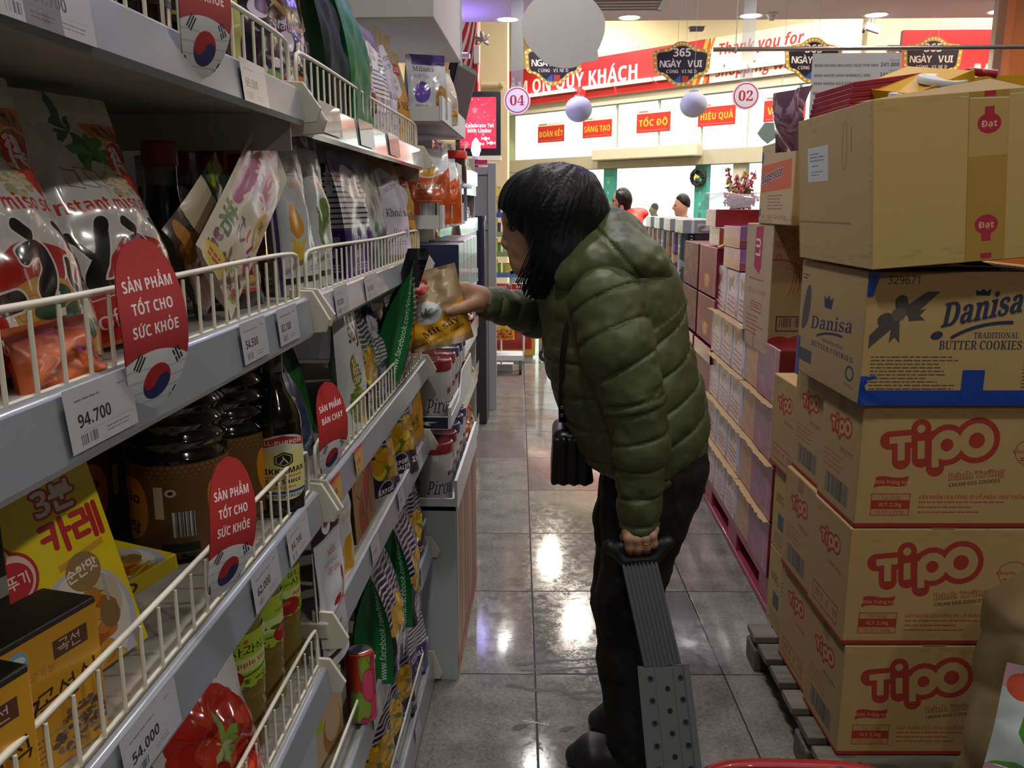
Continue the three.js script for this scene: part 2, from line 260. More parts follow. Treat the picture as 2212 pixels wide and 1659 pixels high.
function bay(z0, z1, levels, label, railMat) {
  const L = z0 - z1, zc = (z0 + z1) / 2, t = thing('shelving_bay', label, 'shelf', [0, 0, zc]);
  part('back_panel', BX(0.03, 1.95, L - 0.01, BACKX - 0.015, 0.975, 0), darkBack, t);
  for (const s of [-1, 1]) part('upright', BX(0.05, 1.95, 0.024, BACKX + 0.026, 0.975, s * (L / 2 - 0.014)), creamSteel, t);
  for (const [y, rail, wide] of levels) {
    const deep = LIPX - 0.006 - BACKX - 0.052, sh = part('shelf', RB(deep, 0.026, L - 0.012, 0.003), shelfDirty, t, [BACKX + 0.052 + deep / 2, y - 0.013, 0]);
    const r = part('price_rail', (() => { const s = new THREE.Shape(); s.moveTo(0, 0); s.lineTo(0.012, -0.004); s.lineTo(0.016, 0.002); s.lineTo(0.011, wide - 0.004); s.quadraticCurveTo(0.008, wide, 0.003, wide); s.lineTo(0.002, wide - 0.006); s.closePath(); return new THREE.ExtrudeGeometry(s, { depth: L - 0.05, bevelEnabled: false }).translate(0, 0, -(L - 0.05) / 2); })(), rail ?? railMat, t, [LIPX - 0.013, y - wide + 0.008, 0]);
    for (const s of [-1, 1]) part('end_cap', (() => { const q = new THREE.Shape(); q.moveTo(0, 0); q.lineTo(0.046, 0.004); q.lineTo(0.052, 0.02); q.lineTo(0.03, wide + 0.008); q.lineTo(0, wide + 0.01); q.closePath(); return new THREE.ExtrudeGeometry(q, { depth: 0.004, bevelEnabled: true, bevelThickness: 0.001, bevelSize: 0.001, bevelSegments: 1 }); })(), endPlastic, t, [LIPX - 0.03, y - wide + 0.006, s * (L / 2 - 0.014) - 0.002]);
    if (y > 1.3) part('bracket', BX(deep, 0.045, 0.004, BACKX + 0.05 + deep / 2, y - 0.05, -(L / 2) + 0.05), shelfWhite, t);
  }
  part('kick_plate', BX(0.02, 0.06, L - 0.01, LIPX - 0.05, 0.03, 0), shelfWhite, t);
  return t;
}
const U1 = { a: 1.492, b: 1.224, c: 0.952, d: 0.682, e: 0.40, f: 0.10 }, U2 = { a: 1.486, b: 1.224, c: 0.948, d: 0.742, e: 0.432, f: 0.082 };
bay(Z1, Z2, [[U1.a, null, 0.044], [U1.b, null, 0.05], [U1.c, null, 0.05], [U1.d, null, 0.048], [U1.e, null, 0.05], [U1.f, null, 0.07]], 'white gondola shelving bay with grey price rails, holding soy sauce and miso soup', railGrey);
bay(Z2, Z3, [[U2.a, railClear, 0.05], [U2.b, railClear, 0.046], [U2.c, null, 0.052], [U2.d, null, 0.052], [U2.e, null, 0.055], [U2.f, null, 0.08]], 'white gondola shelving bay with shiny price rails, holding dried fruit pouches', railGrey);
// wire fences along the shelf edges: rails, and every upright wire a piece of its own
const wireGeo = CY(0.0017, 0.056, 6), FH = 0.062;
function fence(z0, z1, y, label, x = LIPX - 0.018) {
  const L = z0 - z1, zc = (z0 + z1) / 2, t = thing('wire_fence', label, 'shelf fence', [x, y + 0.002, zc], 0, 'wire fences along the shelf edges');
  const h = FH, e = L / 2 - 0.01;
  part('top_rail', tube([[0, 0.002, e], [0, h - 0.012, e], [0, h - 0.003, e - 0.004], [0, h, e - 0.012], [0, h, 0], [0, h, 0.012 - e], [0, h - 0.003, 0.004 - e], [0, h - 0.012, -e], [0, 0.002, -e]].map((p) => V3(...p)), 0.0029, 80, 6), wireMat, t);
  part('bottom_rail', rod(V3(0, 0.003, e), V3(0, 0.003, -e), 0.0022), wireMat, t);
  const n = Math.round((L - 0.04) / 0.0335);
  for (let i = 1; i < n; i++) part('wire', wireGeo, wireMat, t, [0.002, 0.031, e - 2 * e * i / n]);
  return t;
}
fence(Z1, Z2 + 0.004, U1.a, 'cream wire fence on the top shelf in front of dark sauce bottles');
fence(Z1, Z2 + 0.006, U1.b, 'cream wire fence on the shelf of miso soup bags');
fence(Z1, Z2 + 0.006, U1.c, 'cream wire fence in front of the yellow curry boxes and dark sauce jugs');
fence(Z1, Z2 + 0.006, U1.d, 'cream wire fence in front of the apple vinegar bottles');
fence(Z2 - 0.012, Z3 + 0.01, U2.a, 'cream wire fence on the top shelf in front of dried fruit pouches');
fence(Z2 - 0.012, Z3 + 0.01, U2.b, 'cream wire fence in front of the white mango pouches');
fence(Z2 - 0.012, Z3 + 0.01, U2.c, 'cream wire fence beneath the pouch that the shopper pulls out');
// clear plastic risers with white edges on the two lowest shelves
const acrylic = M('#f2f5f4', 0.08, { transmission: 1, thickness: 0, ior: 1.45 }), whiteEdge = M('#e8e6dc', 0.5);
for (const [z0, z1, y, h, lb] of [[-1.62, -2.24, U2.f, 0.06, 'clear plastic riser on the lowest shelf edge'], [-1.98, -2.25, U2.e, 0.062, 'short clear plastic riser on the second lowest shelf'], [-1.18, -1.7, U2.e, 0.05, 'white-edged clear riser beside the vinegar bottles']]) {
  const t = thing('shelf_riser', lb, 'shelf riser', [LIPX - 0.016, y + 0.001, (z0 + z1) / 2]); part('panel', BX(0.002, h, z0 - z1, 0, h / 2, 0), acrylic, t); part('edge_strip', BX(0.004, 0.005, z0 - z1, 0, h + 0.0025, 0), whiteEdge, t);
}
// ---------- price tags: one sheet of prints, one card each
const PRICES = ['21.700', '23.300', '69.500', '94.700', '54.500', '83.100', '80.000', '62.000', '84.700', '54.000', '42.000', '39.900', '57.000', '45.500', '31.000', '36.800'];
const priceArt = art(1024, 640, (c) => PRICES.forEach((p, i) => {
  const x = (i % 4) * 256, y = Math.floor(i / 4) * 160; const deal = i === 10 || i === 11;
  R(c, deal ? '#c4992a' : '#b4b3ba', x, y, 256, 160); if (deal) R(c, '#c8322e', x, y, 256, 26);
  lines(c, '#6a6a72', x + 34, y + 34, 150, 12, 1, 7); lines(c, '#6a6a72', x + 196, y + 30, 44, 10, 1, 6); T(c, p, x + 34, y + 104, 46, { bold: 1, color: '#23242b', sx: 0.88 });
  R(c, '#9b9ba2', x + 26, y + 116, 216, 1.5); barcode(c, x + 36, y + 122, 60, 26, '#55565c'); lines(c, '#77777e', x + 130, y + 128, 100, 20, 2, 6);
}));
const priceMat = AM(priceArt, 0.3, { clearcoat: 0.4, clearcoatRoughness: 0.15 });
function priceTag(i, z, y, label, w = 0.082, h = 0.043, x = LIPX + 0.0046) {
  const g = sheet(2, 6, (u, v) => [-0.004 * v + 0.0005, (v - 0.5) * h, -(u - 0.5) * w], (u, v) => [((i % 4) + u) / 4, 1 - (Math.floor(i / 4) + 1 - v) / 4]);
  return single('price_tag', g, priceMat, label, 'price tag', [x, y - h / 2 + 0.008, z], [0, 0, 0], 'price tags on the shelf rails');
}
const PT = (i, u, v, y, label, w) => priceTag(i, P(u, v, 'x', LIPX).z, y, label, w);
PT(0, 118, 30, U1.a, 'glossy price tag 21.700 under the top shelf bottles', 0.082); PT(1, 48, 10, U1.a, 'half-hidden price card beside tag 21.700 on top rail', 0.07);
PT(2, 545, 190, U1.a, 'glossy price tag 69.500 under the top shelf wire', 0.08);
PT(3, 215, 900, U1.b, 'white price tag 94.700 below the miso soup bags', 0.092); PT(4, 545, 735, U1.b, 'white price tag 54.500 below the pink seasoning pouch', 0.08); PT(5, 618, 700, U1.b, 'white price tag 83.100 at the end of the middle rail', 0.08);
PT(6, 735, 662, U2.b, 'price tag 80.000 behind shiny plastic below mango pouches', 0.085);
PT(8, 640, 1145, U1.c, 'white price tag 84.700 at the rail end by the plastic bracket', 0.09); PT(7, 570, 1235, U1.c, 'white price tag 62.000 above the apple vinegar bottles', 0.09); PT(9, 320, 1560, U1.c, 'white price tag ending in 000 above the red pepper bag', 0.095);
PT(10, 722, 1045, U2.c, 'yellow offer tag with red top at the bay corner', 0.06); PT(11, 772, 985, U2.c, 'yellow offer tag with red top below the jackfruit chips', 0.06);
for (const [i, u, v, y, lb] of [[12, 810, 1235, U2.d, 'pale price tag below the pepper box'], [13, 865, 1110, U2.d, 'pale price tag under the export jackfruit pouches'], [14, 905, 1030, U2.d, 'pale price tag by the bracket near the wafer tins'], [15, 735, 1410, U2.d, 'pale price tag above the fruit drink can'], [12, 812, 1545, U2.e, 'pale price tag under the green gusset bags'], [14, 850, 1430, U2.e, 'pale price tag on the second lowest rail, middle one'], [13, 905, 1250, U2.e, 'pale price tag at the far end of the second lowest rail'], [9, 900, 1560, U2.f, 'pale price tag on the lowest rail']]) PT(i, u, v, y, lb, 0.07);
for (const [i, u, v, lb] of [[1, 712, 262, 'clear-covered price strip under the plum bag'], [2, 790, 312, 'reddish offer strip under the green pouches'], [13, 850, 345, 'reddish offer strip under the potato pouches']]) { const o = PT(i, u, v, U2.a, lb, 0.12); o.material = u > 750 ? M('#a5807c', 0.4, { clearcoat: 0.4 }) : M('#a3a09f', 0.4, { clearcoat: 0.3 }); }
PT(15, 800, 640, U2.b, 'blank silver card behind shiny plastic on the rail', 0.11); PT(14, 890, 590, U2.b, 'silver price card at the far end of the shiny rail', 0.09);
// ---------- red oval wobblers with a flag
function wobblerArt(a) {
  return art(512, 1024, (c, w, h) => {
    R(c, '#b43235', 0, 0, w, h);
    c.fillStyle = '#dfe2e6'; c.beginPath(); c.moveTo(0, 690); c.quadraticCurveTo(260, 570, w, 720); c.lineTo(w, h); c.lineTo(0, h); c.fill();
    for (let i = 0; i < 4; i++) { c.strokeStyle = 'rgba(150,156,170,.35)'; c.lineWidth = 12; c.beginPath(); c.moveTo(0, 740 + i * 70); c.bezierCurveTo(150, 700 + i * 80, 340, 800 + i * 50, w, 740 + i * 66); c.stroke(); }
    a.forEach((t, i) => T(c, t, 256, 290 + i * 128, 88, { bold: 1, color: '#f4eeee', align: 'center', sx: 0.86 }));
    c.save(); c.translate(262, 830); c.rotate(0.25); c.beginPath(); c.arc(0, 0, 108, PI, 0); c.fillStyle = '#b8262f'; c.fill(); c.beginPath(); c.arc(0, 0, 108, 0, PI); c.fillStyle = '#27306e'; c.fill(); E(c, '#b8262f', -54, 0, 54); E(c, '#27306e', 54, 0, 54); c.restore();
    const bars = (x, y, r, b) => { c.save(); c.translate(x, y); c.rotate(r); b.forEach((k, i) => { R(c, '#23242c', -46, -28 + i * 22, k ? 92 : 40, 13); if (!k) R(c, '#23242c', 6, -28 + i * 22, 40, 13); }); c.restore(); };
    bars(110, 690, -1.05, [1, 1, 1]); bars(415, 700, 1.05, [0, 1, 0]); bars(90, 940, 1.05, [1, 0, 1]); bars(425, 950, -1.05, [0, 0, 0]);
  });
}
const wobA = AM(wobblerArt(['SẢN PHẨM', 'TỐT CHO', 'SỨC KHỎE']), 0.4), wobB = AM(wobblerArt(['SẢN PHẨM', 'BÁN CHẠY', '']), 0.4);
const wobGeo = (() => { const g = sheet(16, 30, (u, v) => { const a = v * 2 - 1, w = Math.sqrt(Math.max(0, 1 - Math.abs(a) ** 2.6)); return [(u - 0.5) * 0.075 * w, v * 0.138, 0.006 * Math.sin(v * 4) - 0.012 * (1 - v) ** 3]; }, (u, v) => { const a = v * 2 - 1, w = Math.sqrt(Math.max(0, 1 - Math.abs(a) ** 2.6)); return [0.5 + (u - 0.5) * w, v]; }); const back = g.clone(), p = back.attributes.position; for (let i = 0; i < p.count; i++) p.setZ(i, p.getZ(i) - 0.0008); back.index.array.reverse(); back.computeVertexNormals(); return merge([g, back]); })();
function wobbler(mat, u, v, turn, roll, label) { const p = P(u, v, 'x', LIPX + 0.012); const o = single('shelf_talker', wobGeo, mat, label, 'shelf sign', p.toArray(), [0, 0, 0], 'red oval flag signs on the shelf rails'); o.rotation.set(0, turn, roll, 'YXZ'); return o; }
wobbler(wobA, 352, 892, rad(76), rad(3), 'red oval flag sign in front of the miso soup bags, beside tag 94.700');
wobbler(wobA, 496, 1292, rad(76), rad(-8), 'red oval flag sign leaning before the yellow-labelled soy bottles');
wobbler(wobB, 722, 1026, rad(72), rad(2), 'red oval flag sign in front of the jackfruit chips pouch');
wobbler(wobA, 452, 172, rad(76), rad(2), 'red oval flag sign hanging on the top shelf rail');
// ---------- prints of the packages
function chunks(c, cx, cy, a, b, colors, n, size, s = 1) {   // food picture: many small pieces inside an oval
  for (let i = 0; i < n; i++) {
    const t = hash(i, s, 1) * 6.283, r = Math.sqrt(hash(i, s, 2)), x = cx + a * r * Math.cos(t), y = cy + b * r * Math.sin(t), k = size * (0.6 + 0.8 * hash(i, s, 3)), q = hash(i, s, 4) * 3;
    const p = []; for (let j = 0; j < 6; j++) p.push([x + k * Math.cos(q + j * 1.05) * (0.6 + 0.6 * hash(i, j, s)), y + k * 0.8 * Math.sin(q + j * 1.05) * (0.6 + 0.6 * hash(j, i, s))]);
    blob(c, colors[i % colors.length], p); blob(c, 'rgba(60,30,0,.28)', p, size * 0.07);
  }
}
const KANJI = { 得: '8,10 22,2; 4,34 22,18; 14,32 14,98; 38,4 88,4 88,34 38,34 38,4; 38,19 88,19; 30,46 98,46; 28,64 98,64; 78,46 78,94 66,90; 46,74 56,84', 人: '50,4 46,40 8,96; 48,36 94,96', り: '20,6 16,50 24,62; 70,4 76,50 56,96', 若: '6,18 94,18; 32,4 32,30; 68,4 68,30; 8,46 92,46; 56,30 44,52 10,82; 38,66 80,66 80,96 38,96 38,66', 入: '34,6 50,14 40,50 6,96; 48,26 94,96', 食: '50,2 6,36; 50,2 94,36; 28,36 72,36 72,60 28,60 28,36; 28,48 72,48; 28,60 28,96 48,88; 54,72 92,98' };
const kanji = (c, k, x, y, s, color, lw) => strokes(c, KANJI[k], x, y, s / 100, color, lw ?? s * 0.12);
const leafy = (c, color, x, y, s, n, k = 1) => { for (let i = 0; i < n; i++) { const a = hash(i, k, 8) * 6.28, l = s * (0.5 + hash(i, k, 9)); poly(c, color, [[x, y], [x + l * Math.cos(a) - l * 0.25 * Math.sin(a), y + l * Math.sin(a) + l * 0.25 * Math.cos(a)], [x + l * 1.4 * Math.cos(a), y + l * 1.4 * Math.sin(a)], [x + l * Math.cos(a) + l * 0.25 * Math.sin(a), y + l * Math.sin(a) - l * 0.25 * Math.cos(a)]]); } };
const misoArt = art(640, 860, (c, w, h) => {
  R(c, '#d9d6d2', 0, 0, w, h); R(c, '#c9c5be', 0, 0, w, 56);
  R(c, '#dd7a2e', 430, 96, 210, 74); T(c, '8', 470, 158, 66, { bold: 1 }); kanji(c, '食', 518, 104, 52, '#1d1512', 7); kanji(c, '入', 578, 106, 50, '#1d1512', 7);
  leafy(c, '#2e6a3c', 330, 140, 70, 14, 2); leafy(c, '#d8c93a', 440, 160, 44, 8, 5); leafy(c, '#4b9a3f', 380, 220, 56, 10, 3);
  blob(c, '#c9352c', [[430, 180], [640, 170], [650, 380], [520, 400], [440, 330]]); kanji(c, '得', 452, 200, 100, '#f1ebe6', 13); kanji(c, '人', 556, 210, 84, '#f1ebe6', 12); kanji(c, 'り', 606, 330, 34, '#f1ebe6', 6);
  chunks(c, 410, 330, 60, 60, ['#cfc39a', '#d9cfa8', '#b8ab82'], 50, 14, 4);
  for (let i = 0; i < 3; i++) { poly(c, '#e7e2d8', [[170 + i * 62, 270], [226 + i * 62, 284], [226 + i * 62, 350], [170 + i * 62, 334]]); poly(c, '#80807e', [[170 + i * 62, 270], [226 + i * 62, 284], [226 + i * 62, 350], [170 + i * 62, 334], [170 + i * 62, 270]], 4); }
  T(c, 'Instant miso soup', 40, 430, 68, { bold: 1, color: '#c8332d', sx: 0.98 });
  blob(c, '#b92f27', [[120, 640], [300, 490], [520, 560], [640, 700], [640, 860], [80, 860]]);
  blob(c, '#d6a24a', [[110, 760], [210, 640], [380, 600], [560, 700], [620, 860], [70, 860]]);
  chunks(c, 360, 770, 240, 110, ['#e6dec6', '#3f6f42', '#e9e2cf', '#2e5a38', '#d9a94a'], 42, 44, 3);
  c.strokeStyle = '#efe9e2';
  const brush = (pts, lw) => { c.beginPath(); c.moveTo(...pts[0]); for (let i = 1; i < pts.length - 1; i++) { c.quadraticCurveTo(...pts[i], (pts[i][0] + pts[i + 1][0]) / 2, (pts[i][1] + pts[i + 1][1]) / 2); } c.lineTo(...pts[pts.length - 1]); c.lineWidth = lw; c.stroke(); };
  const B = [[[[60, 500], [80, 530], [110, 570]], 26], [[[200, 476], [170, 560], [90, 640], [110, 690], [240, 672]], 56], [[[310, 470], [345, 500]], 34], [[[290, 560], [370, 520], [400, 590], [350, 660]], 48], [[[480, 476], [510, 520], [500, 570]], 30], [[[470, 580], [450, 640], [480, 660]], 24], [[[520, 560], [560, 610], [530, 660]], 30], [[[590, 560], [615, 620]], 26]];
  for (const [ink, g] of [['#ece7e0', 14], ['#191614', 0]]) { c.strokeStyle = ink; for (const [p, lw] of B) { c.strokeStyle = ink; brush(p, lw + g); } }
  E(c, '#c4261f', 92, 776, 96, 92); poly(c, '#ece6e0', [[10, 716], [150, 704]], 4); T(c, 'Tofu', 18, 806, 78, { bold: 0, color: '#f0eae6' });
  R(c, '#d2722a', 0, 846, w, 14);
});
const pinkArt = art(384, 640, (c, w, h) => {
  R(c, '#ddd7c0', 0, 0, w, h); R(c, '#a92f4c', 0, 0, w, 78); for (let i = 0; i < 9; i++) R(c, '#c9798a', 30 + i * 36, 26 + 8 * hash(i, 1, 1), 22, 26); E(c, '#2a1a1e', 180, 40, 8, 14);
  blob(c, '#c4659a', [[20, 110], [240, 90], [370, 120], [330, 240], [120, 330], [10, 300]]); blob(c, '#b13f86', [[30, 250], [110, 210], [130, 380], [40, 400]]);
  kanji(c, '若', 120, 130, 90, '#ecdfe6', 14); kanji(c, '食', 200, 210, 96, '#ecdfe6', 15); kanji(c, '人', 110, 260, 80, '#ecdfe6', 14); kanji(c, 'り', 240, 120, 60, '#ecdfe6', 11);
  E(c, '#d6a93a', 320, 330, 46, 90, 0.15); kanji(c, '若', 298, 290, 44, '#4b2a12', 5); kanji(c, '人', 298, 346, 44, '#4b2a12', 5);
  kanji(c, '若', 30, 400, 110, '#2f7a46', 16); T(c, 'りじ', 0, 0, 1); strokes(c, '5,10 60,10; 30,2 30,60 60,80 90,50; 10,50 10,90', 160, 380, 0.9, '#8a2c5c', 12); kanji(c, 'り', 240, 370, 80, '#8a2c5c', 12);
  E(c, '#c52f77', 330, 470, 34); chunks(c, 200, 560, 170, 60, ['#5a3a24', '#a6b04a', '#d8c9a0', '#7a4a5a', '#c9522e'], 40, 22, 6); E(c, '#e0c53c', 120, 600, 90, 34); lines(c, '#b8402c', 70, 588, 100, 30, 2, 14);
});
const fruitPouch = (name1, name2, draw, edge = '#452a66') => art(384, 700, (c, w, h) => {
  R(c, '#c9cdd2', 0, 0, w, h); R(c, edge, 0, 0, w, 120); R(c, '#b9bcc4', 18, 100, w - 36, 560); R(c, '#ced2d6', 26, 112, w - 52, 540);
  R(c, edge, 8, 0, 12, h); R(c, edge, w - 20, 0, 12, h); E(c, '#e9e6ea', 192, 60, 60, 34); E(c, '#7a1f2a', 192, 48, 36, 16); T(c, 'nam', 192, 76, 22, { align: 'center', color: '#4a3a40' });
  T(c, name1, 192, 190, 44, { font: 'serif', bold: 1, align: 'center', color: name2, sx: 0.9 }); lines(c, '#9a9ca4', 90, 212, 210, 24, 2, 9); T(c, 'sấy dẻo', 192, 276, 40, { font: 'serif', align: 'center', color: name2 });
  draw(c); R(c, '#25202c', 24, 630, w - 48, 24); lines(c, '#6a6c74', 200, 590, 120, 26, 2, 8);
});
const mango = (c, x, y, s) => { blob(c, '#dc9a26', [[x - 0.6 * s, y + 0.7 * s], [x - 0.75 * s, y - 0.3 * s], [x - 0.2 * s, y - s], [x + 0.6 * s, y - 0.6 * s], [x + 0.6 * s, y + 0.5 * s]]); blob(c, '#e9b63e', [[x - 0.4 * s, y + 0.3 * s], [x - 0.4 * s, y - 0.5 * s], [x + 0.1 * s, y - 0.6 * s], [x + 0.2 * s, y + 0.2 * s]]); poly(c, '#e4c33a', [[x - 0.7 * s, y + 0.6 * s], [x + 0.2 * s, y + 0.8 * s], [x + 0.7 * s, y + 0.5 * s], [x + 0.2 * s, y + 1.7 * s], [x - 0.3 * s, y + 1.5 * s]]); };
const mangoKiwiArt = fruitPouch('XOÀI', '#d58a4a', (c) => { mango(c, 130, 420, 92); blob(c, '#67893b', [[230, 330], [300, 300], [350, 380], [330, 500], [240, 480]]); blob(c, '#dfe3c6', [[270, 470], [320, 400], [350, 430], [330, 540], [280, 550]]); for (let i = 0; i < 8; i++) E(c, '#2c3a1c', 296 + (i % 2) * 20, 440 + i * 12, 4, 7); });
const soursopArt = fruitPouch('MÃNG CẦU', '#5d9a4a', (c) => { blob(c, '#6b8a3c', [[110, 330], [220, 300], [300, 380], [280, 540], [150, 560], [90, 450]]); for (let i = 0; i < 60; i++) E(c, '#4a6a28', 100 + 190 * hash(i, 1, 3), 330 + 210 * hash(i, 2, 3), 5); blob(c, '#e2e5cc', [[200, 480], [270, 400], [310, 440], [290, 570], [210, 590]]); });
const roseArt = fruitPouch('MẬN', '#a52a34', (c) => { blob(c, '#b0231f', [[150, 400], [230, 380], [260, 460], [220, 560], [150, 540], [120, 460]]); blob(c, '#8f1a1a', [[240, 360], [266, 260], [286, 300], [280, 470], [250, 500]]); blob(c, '#d84a3e', [[170, 420], [210, 410], [216, 450], [180, 470]]); }, '#241c2c');
const bigMangoArt = fruitPouch('XOÀI', '#c98a3a', (c) => { blob(c, '#d9a128', [[60, 560], [60, 440], [200, 340], [330, 380], [350, 500], [230, 600]]); blob(c, '#e8c23c', [[80, 570], [190, 590], [330, 520], [340, 600], [180, 650], [90, 620]]); }, '#2c2136');
const stripeArt = (word, body, strip) => art(320, 560, (c, w, h) => { R(c, body, 0, 0, w, h); R(c, '#dcd9e2', 0, 100, w, 250); for (let i = 0; i < 11; i++) R(c, strip, 0, 112 + i * 23, w, 7); E(c, '#e8e6ec', 160, 130, 90, 70); T(c, 'VIETNAM', 160, 120, 22, { align: 'center' }); T(c, 'Chips', 160, 152, 34, { font: 'serif', align: 'center' }); T(c, word, 160, 410, 56, { font: 'serif', align: 'center', color: '#efe9f2', bold: 1 }); T(c, 'sấy', 160, 470, 50, { font: 'serif', align: 'center', color: '#efe9f2' }); lines(c, '#cfc6da', 60, 500, 200, 40, 3, 10); });
const potatoArt = stripeArt('Khoai tím', '#7a62a0', '#2c2638'), stripeDarkArt = stripeArt('Khoai', '#4b2a78', '#211a33');
const kraftBase = (c, w, h, body = '#a98f66') => { R(c, body, 0, 0, w, h); for (let i = 0; i < 700; i++) R(c, `rgba(70,45,15,${0.03 + 0.05 * hash(i, 1, 7)})`, w * hash(i, 2, 7), h * hash(i, 3, 7), 16 * hash(i, 4, 7) + 2, 1.5); };
const mitArt = art(384, 600, (c, w, h) => {
  kraftBase(c, w, h); c.fillStyle = '#d9a024'; c.beginPath(); c.moveTo(0, 330); c.quadraticCurveTo(200, 430, w, 250); c.lineTo(w, 540); c.quadraticCurveTo(190, 560, 0, 540); c.fill();
  E(c, '#b92b30', 150, 116, 52, 62); T(c, '30%', 150, 132, 44, { align: 'center', color: '#e9d9d4', bold: 1, rot: -0.15 });
  E(c, '#c5ccd2', 150, 320, 88); for (let i = 0; i < 12; i++) poly(c, '#474c50', [[100 + 70 * hash(i, 1, 2), 280 + 80 * hash(i, 2, 2)], [110 + 80 * hash(i, 3, 2), 270 + 90 * hash(i, 4, 2)]], 4); T(c, 'Vietnam', 150, 322, 28, { align: 'center', font: 'serif', rot: -0.5 }); T(c, 'Fruit Chips', 160, 350, 26, { align: 'center', font: 'serif', rot: -0.5 });
  T(c, 'Mít sấy', 215, 470, 66, { font: 'serif', bold: 1, color: '#2a1d10', rot: -0.32, align: 'center' }); T(c, 'thơm ngon tự nhiên', 190, 530, 34, { font: 'serif', color: '#3c2a12', rot: -0.3, align: 'center', sk: -0.2 });
});
const mustardArt = art(320, 560, (c, w, h) => { kraftBase(c, w, h, '#b39a6c'); R(c, '#cf9526', 0, 200, w, 300); E(c, '#e4e2df', 160, 190, 80); T(c, 'Fruit', 160, 180, 36, { font: 'serif', align: 'center' }); T(c, 'Chips', 160, 220, 36, { font: 'serif', align: 'center' }); E(c, '#b92b30', 240, 100, 46, 36); T(c, '225', 240, 114, 34, { color: '#eee', align: 'center' }); T(c, 'Taro Mix', 160, 330, 62, { font: 'serif', bold: 1, align: 'center', sk: -0.2 }); T(c, 'mít sấy', 160, 420, 60, { bold: 1, align: 'center', color: '#35240f' }); T(c, 'ăn khi nào', 160, 470, 40, { font: 'serif', align: 'center', sk: -0.2 }); });
const khoaiArt = art(320, 560, (c, w, h) => { kraftBase(c, w, h, '#8f7650'); poly(c, '#cdc6d8', [[60, 90], [170, 60], [320, 170], [320, 520], [80, 520], [60, 260]]); T(c, 'Vietnam', 170, 140, 38, { font: 'serif', rot: -0.25, align: 'center' }); T(c, 'Fruit Chips', 180, 180, 34, { font: 'serif', rot: -0.25, align: 'center' }); T(c, 'Khoai sấy', 84, 320, 56, { font: 'serif', bold: 1, color: '#2c2438' }); T(c, 'Mix vị', 130, 420, 54, { font: 'serif', sk: -0.2, color: '#2c2438' }); lines(c, '#7c7488', 100, 450, 190, 30, 2, 10); });
const greenSide = art(192, 700, (c, w, h) => { R(c, '#0f6b2f', 0, 0, w, h); R(c, '#0b5a26', 70, 0, 30, h); for (let i = 0; i < 40; i++) R(c, 'rgba(5,50,18,.25)', w * hash(i, 1, 1), h * hash(i, 2, 1), 3, 60); T(c, 'www.facebook.com/VinamitUSC', 156, 676, 46, { rot: -PI / 2, color: '#e6efe6', sx: 0.98 }); });
const jackArt = art(384, 600, (c, w, h) => { R(c, '#2a2036', 0, 0, w, h); for (let i = 0; i < 12; i++) { c.strokeStyle = '#b5b0bc'; c.lineWidth = 9; c.beginPath(); c.moveTo(0, 40 + i * 26); c.bezierCurveTo(110, 10 + i * 26, 220, 90 + i * 26, w, 30 + i * 26); c.stroke(); } blob(c, '#5d7d2a', [[30, 330], [170, 240], [360, 300], [370, 420], [200, 470], [30, 430]]); chunks(c, 200, 340, 160, 100, ['#dcae22', '#e3bd38', '#c9951c'], 44, 46, 8); E(c, '#2a2036', 130, 520, 74); c.strokeStyle = '#cfcad6'; c.lineWidth = 6; c.beginPath(); c.arc(130, 520, 70, 0, 7); c.stroke(); T(c, 'EXPORT', 130, 516, 36, { bold: 1, color: '#e9e6ee', align: 'center' }); T(c, 'QUALITY', 130, 550, 34, { bold: 1, color: '#e9e6ee', align: 'center' }); T(c, '230g', 300, 540, 44, { bold: 1, color: '#e0dbe6', align: 'center' }); });
const jackWhiteArt = art(384, 640, (c, w, h) => { R(c, '#d3d6d6', 0, 0, w, h); T(c, 'mít', 190, 110, 130, { bold: 1, align: 'center', color: '#3a3524', sk: -0.15 }); T(c, 'sấy', 200, 220, 130, { bold: 1, align: 'center', color: '#3a3524', sk: -0.15 }); blob(c, '#8a7a24', [[60, 290], [170, 260], [230, 420], [80, 440]]); T(c, 'JACK', 146, 330, 50, { bold: 1, align: 'center', color: '#f0ead0' }); T(c, 'FRUIT', 146, 374, 46, { bold: 1, align: 'center', color: '#f0ead0' }); T(c, 'CHIPS', 150, 416, 46, { bold: 1, align: 'center', color: '#f0ead0' }); blob(c, '#6f8030', [[60, 440], [190, 420], [220, 600], [80, 610]]); for (let i = 0; i < 160; i++) E(c, i % 2 ? '#8ea23c' : '#59681f', 66 + 140 * hash(i, 1, 5), 444 + 150 * hash(i, 2, 5), 6); chunks(c, 270, 520, 80, 90, ['#d9ae4a', '#c08f30', '#e2c065'], 14, 46, 4); });
const blueArt = art(384, 560, (c, w, h) => { R(c, '#1f3556', 0, 0, w, h); for (let i = 0; i < 7; i++) { c.save(); c.translate(150, 200); c.rotate(-0.9 + i * 0.42); E(c, i % 2 ? '#d7b777' : '#8a6aa0', 100, 0, 84, 18, 0.1); c.restore(); } leafy(c, '#c99a4a', 120, 180, 60, 8, 3); E(c, '#a83f7a', 250, 360, 22); E(c, '#c98a2e', 200, 430, 32, 26); E(c, '#c9a83a', 110, 500, 44, 16, 0.5); lines(c, '#b9c3d6', 200, 330, 90, 24, 2, 8); T(c, 'Banana mix', 260, 520, 34, { font: 'serif', color: '#d9deea', rot: -0.5, align: 'center' }); });
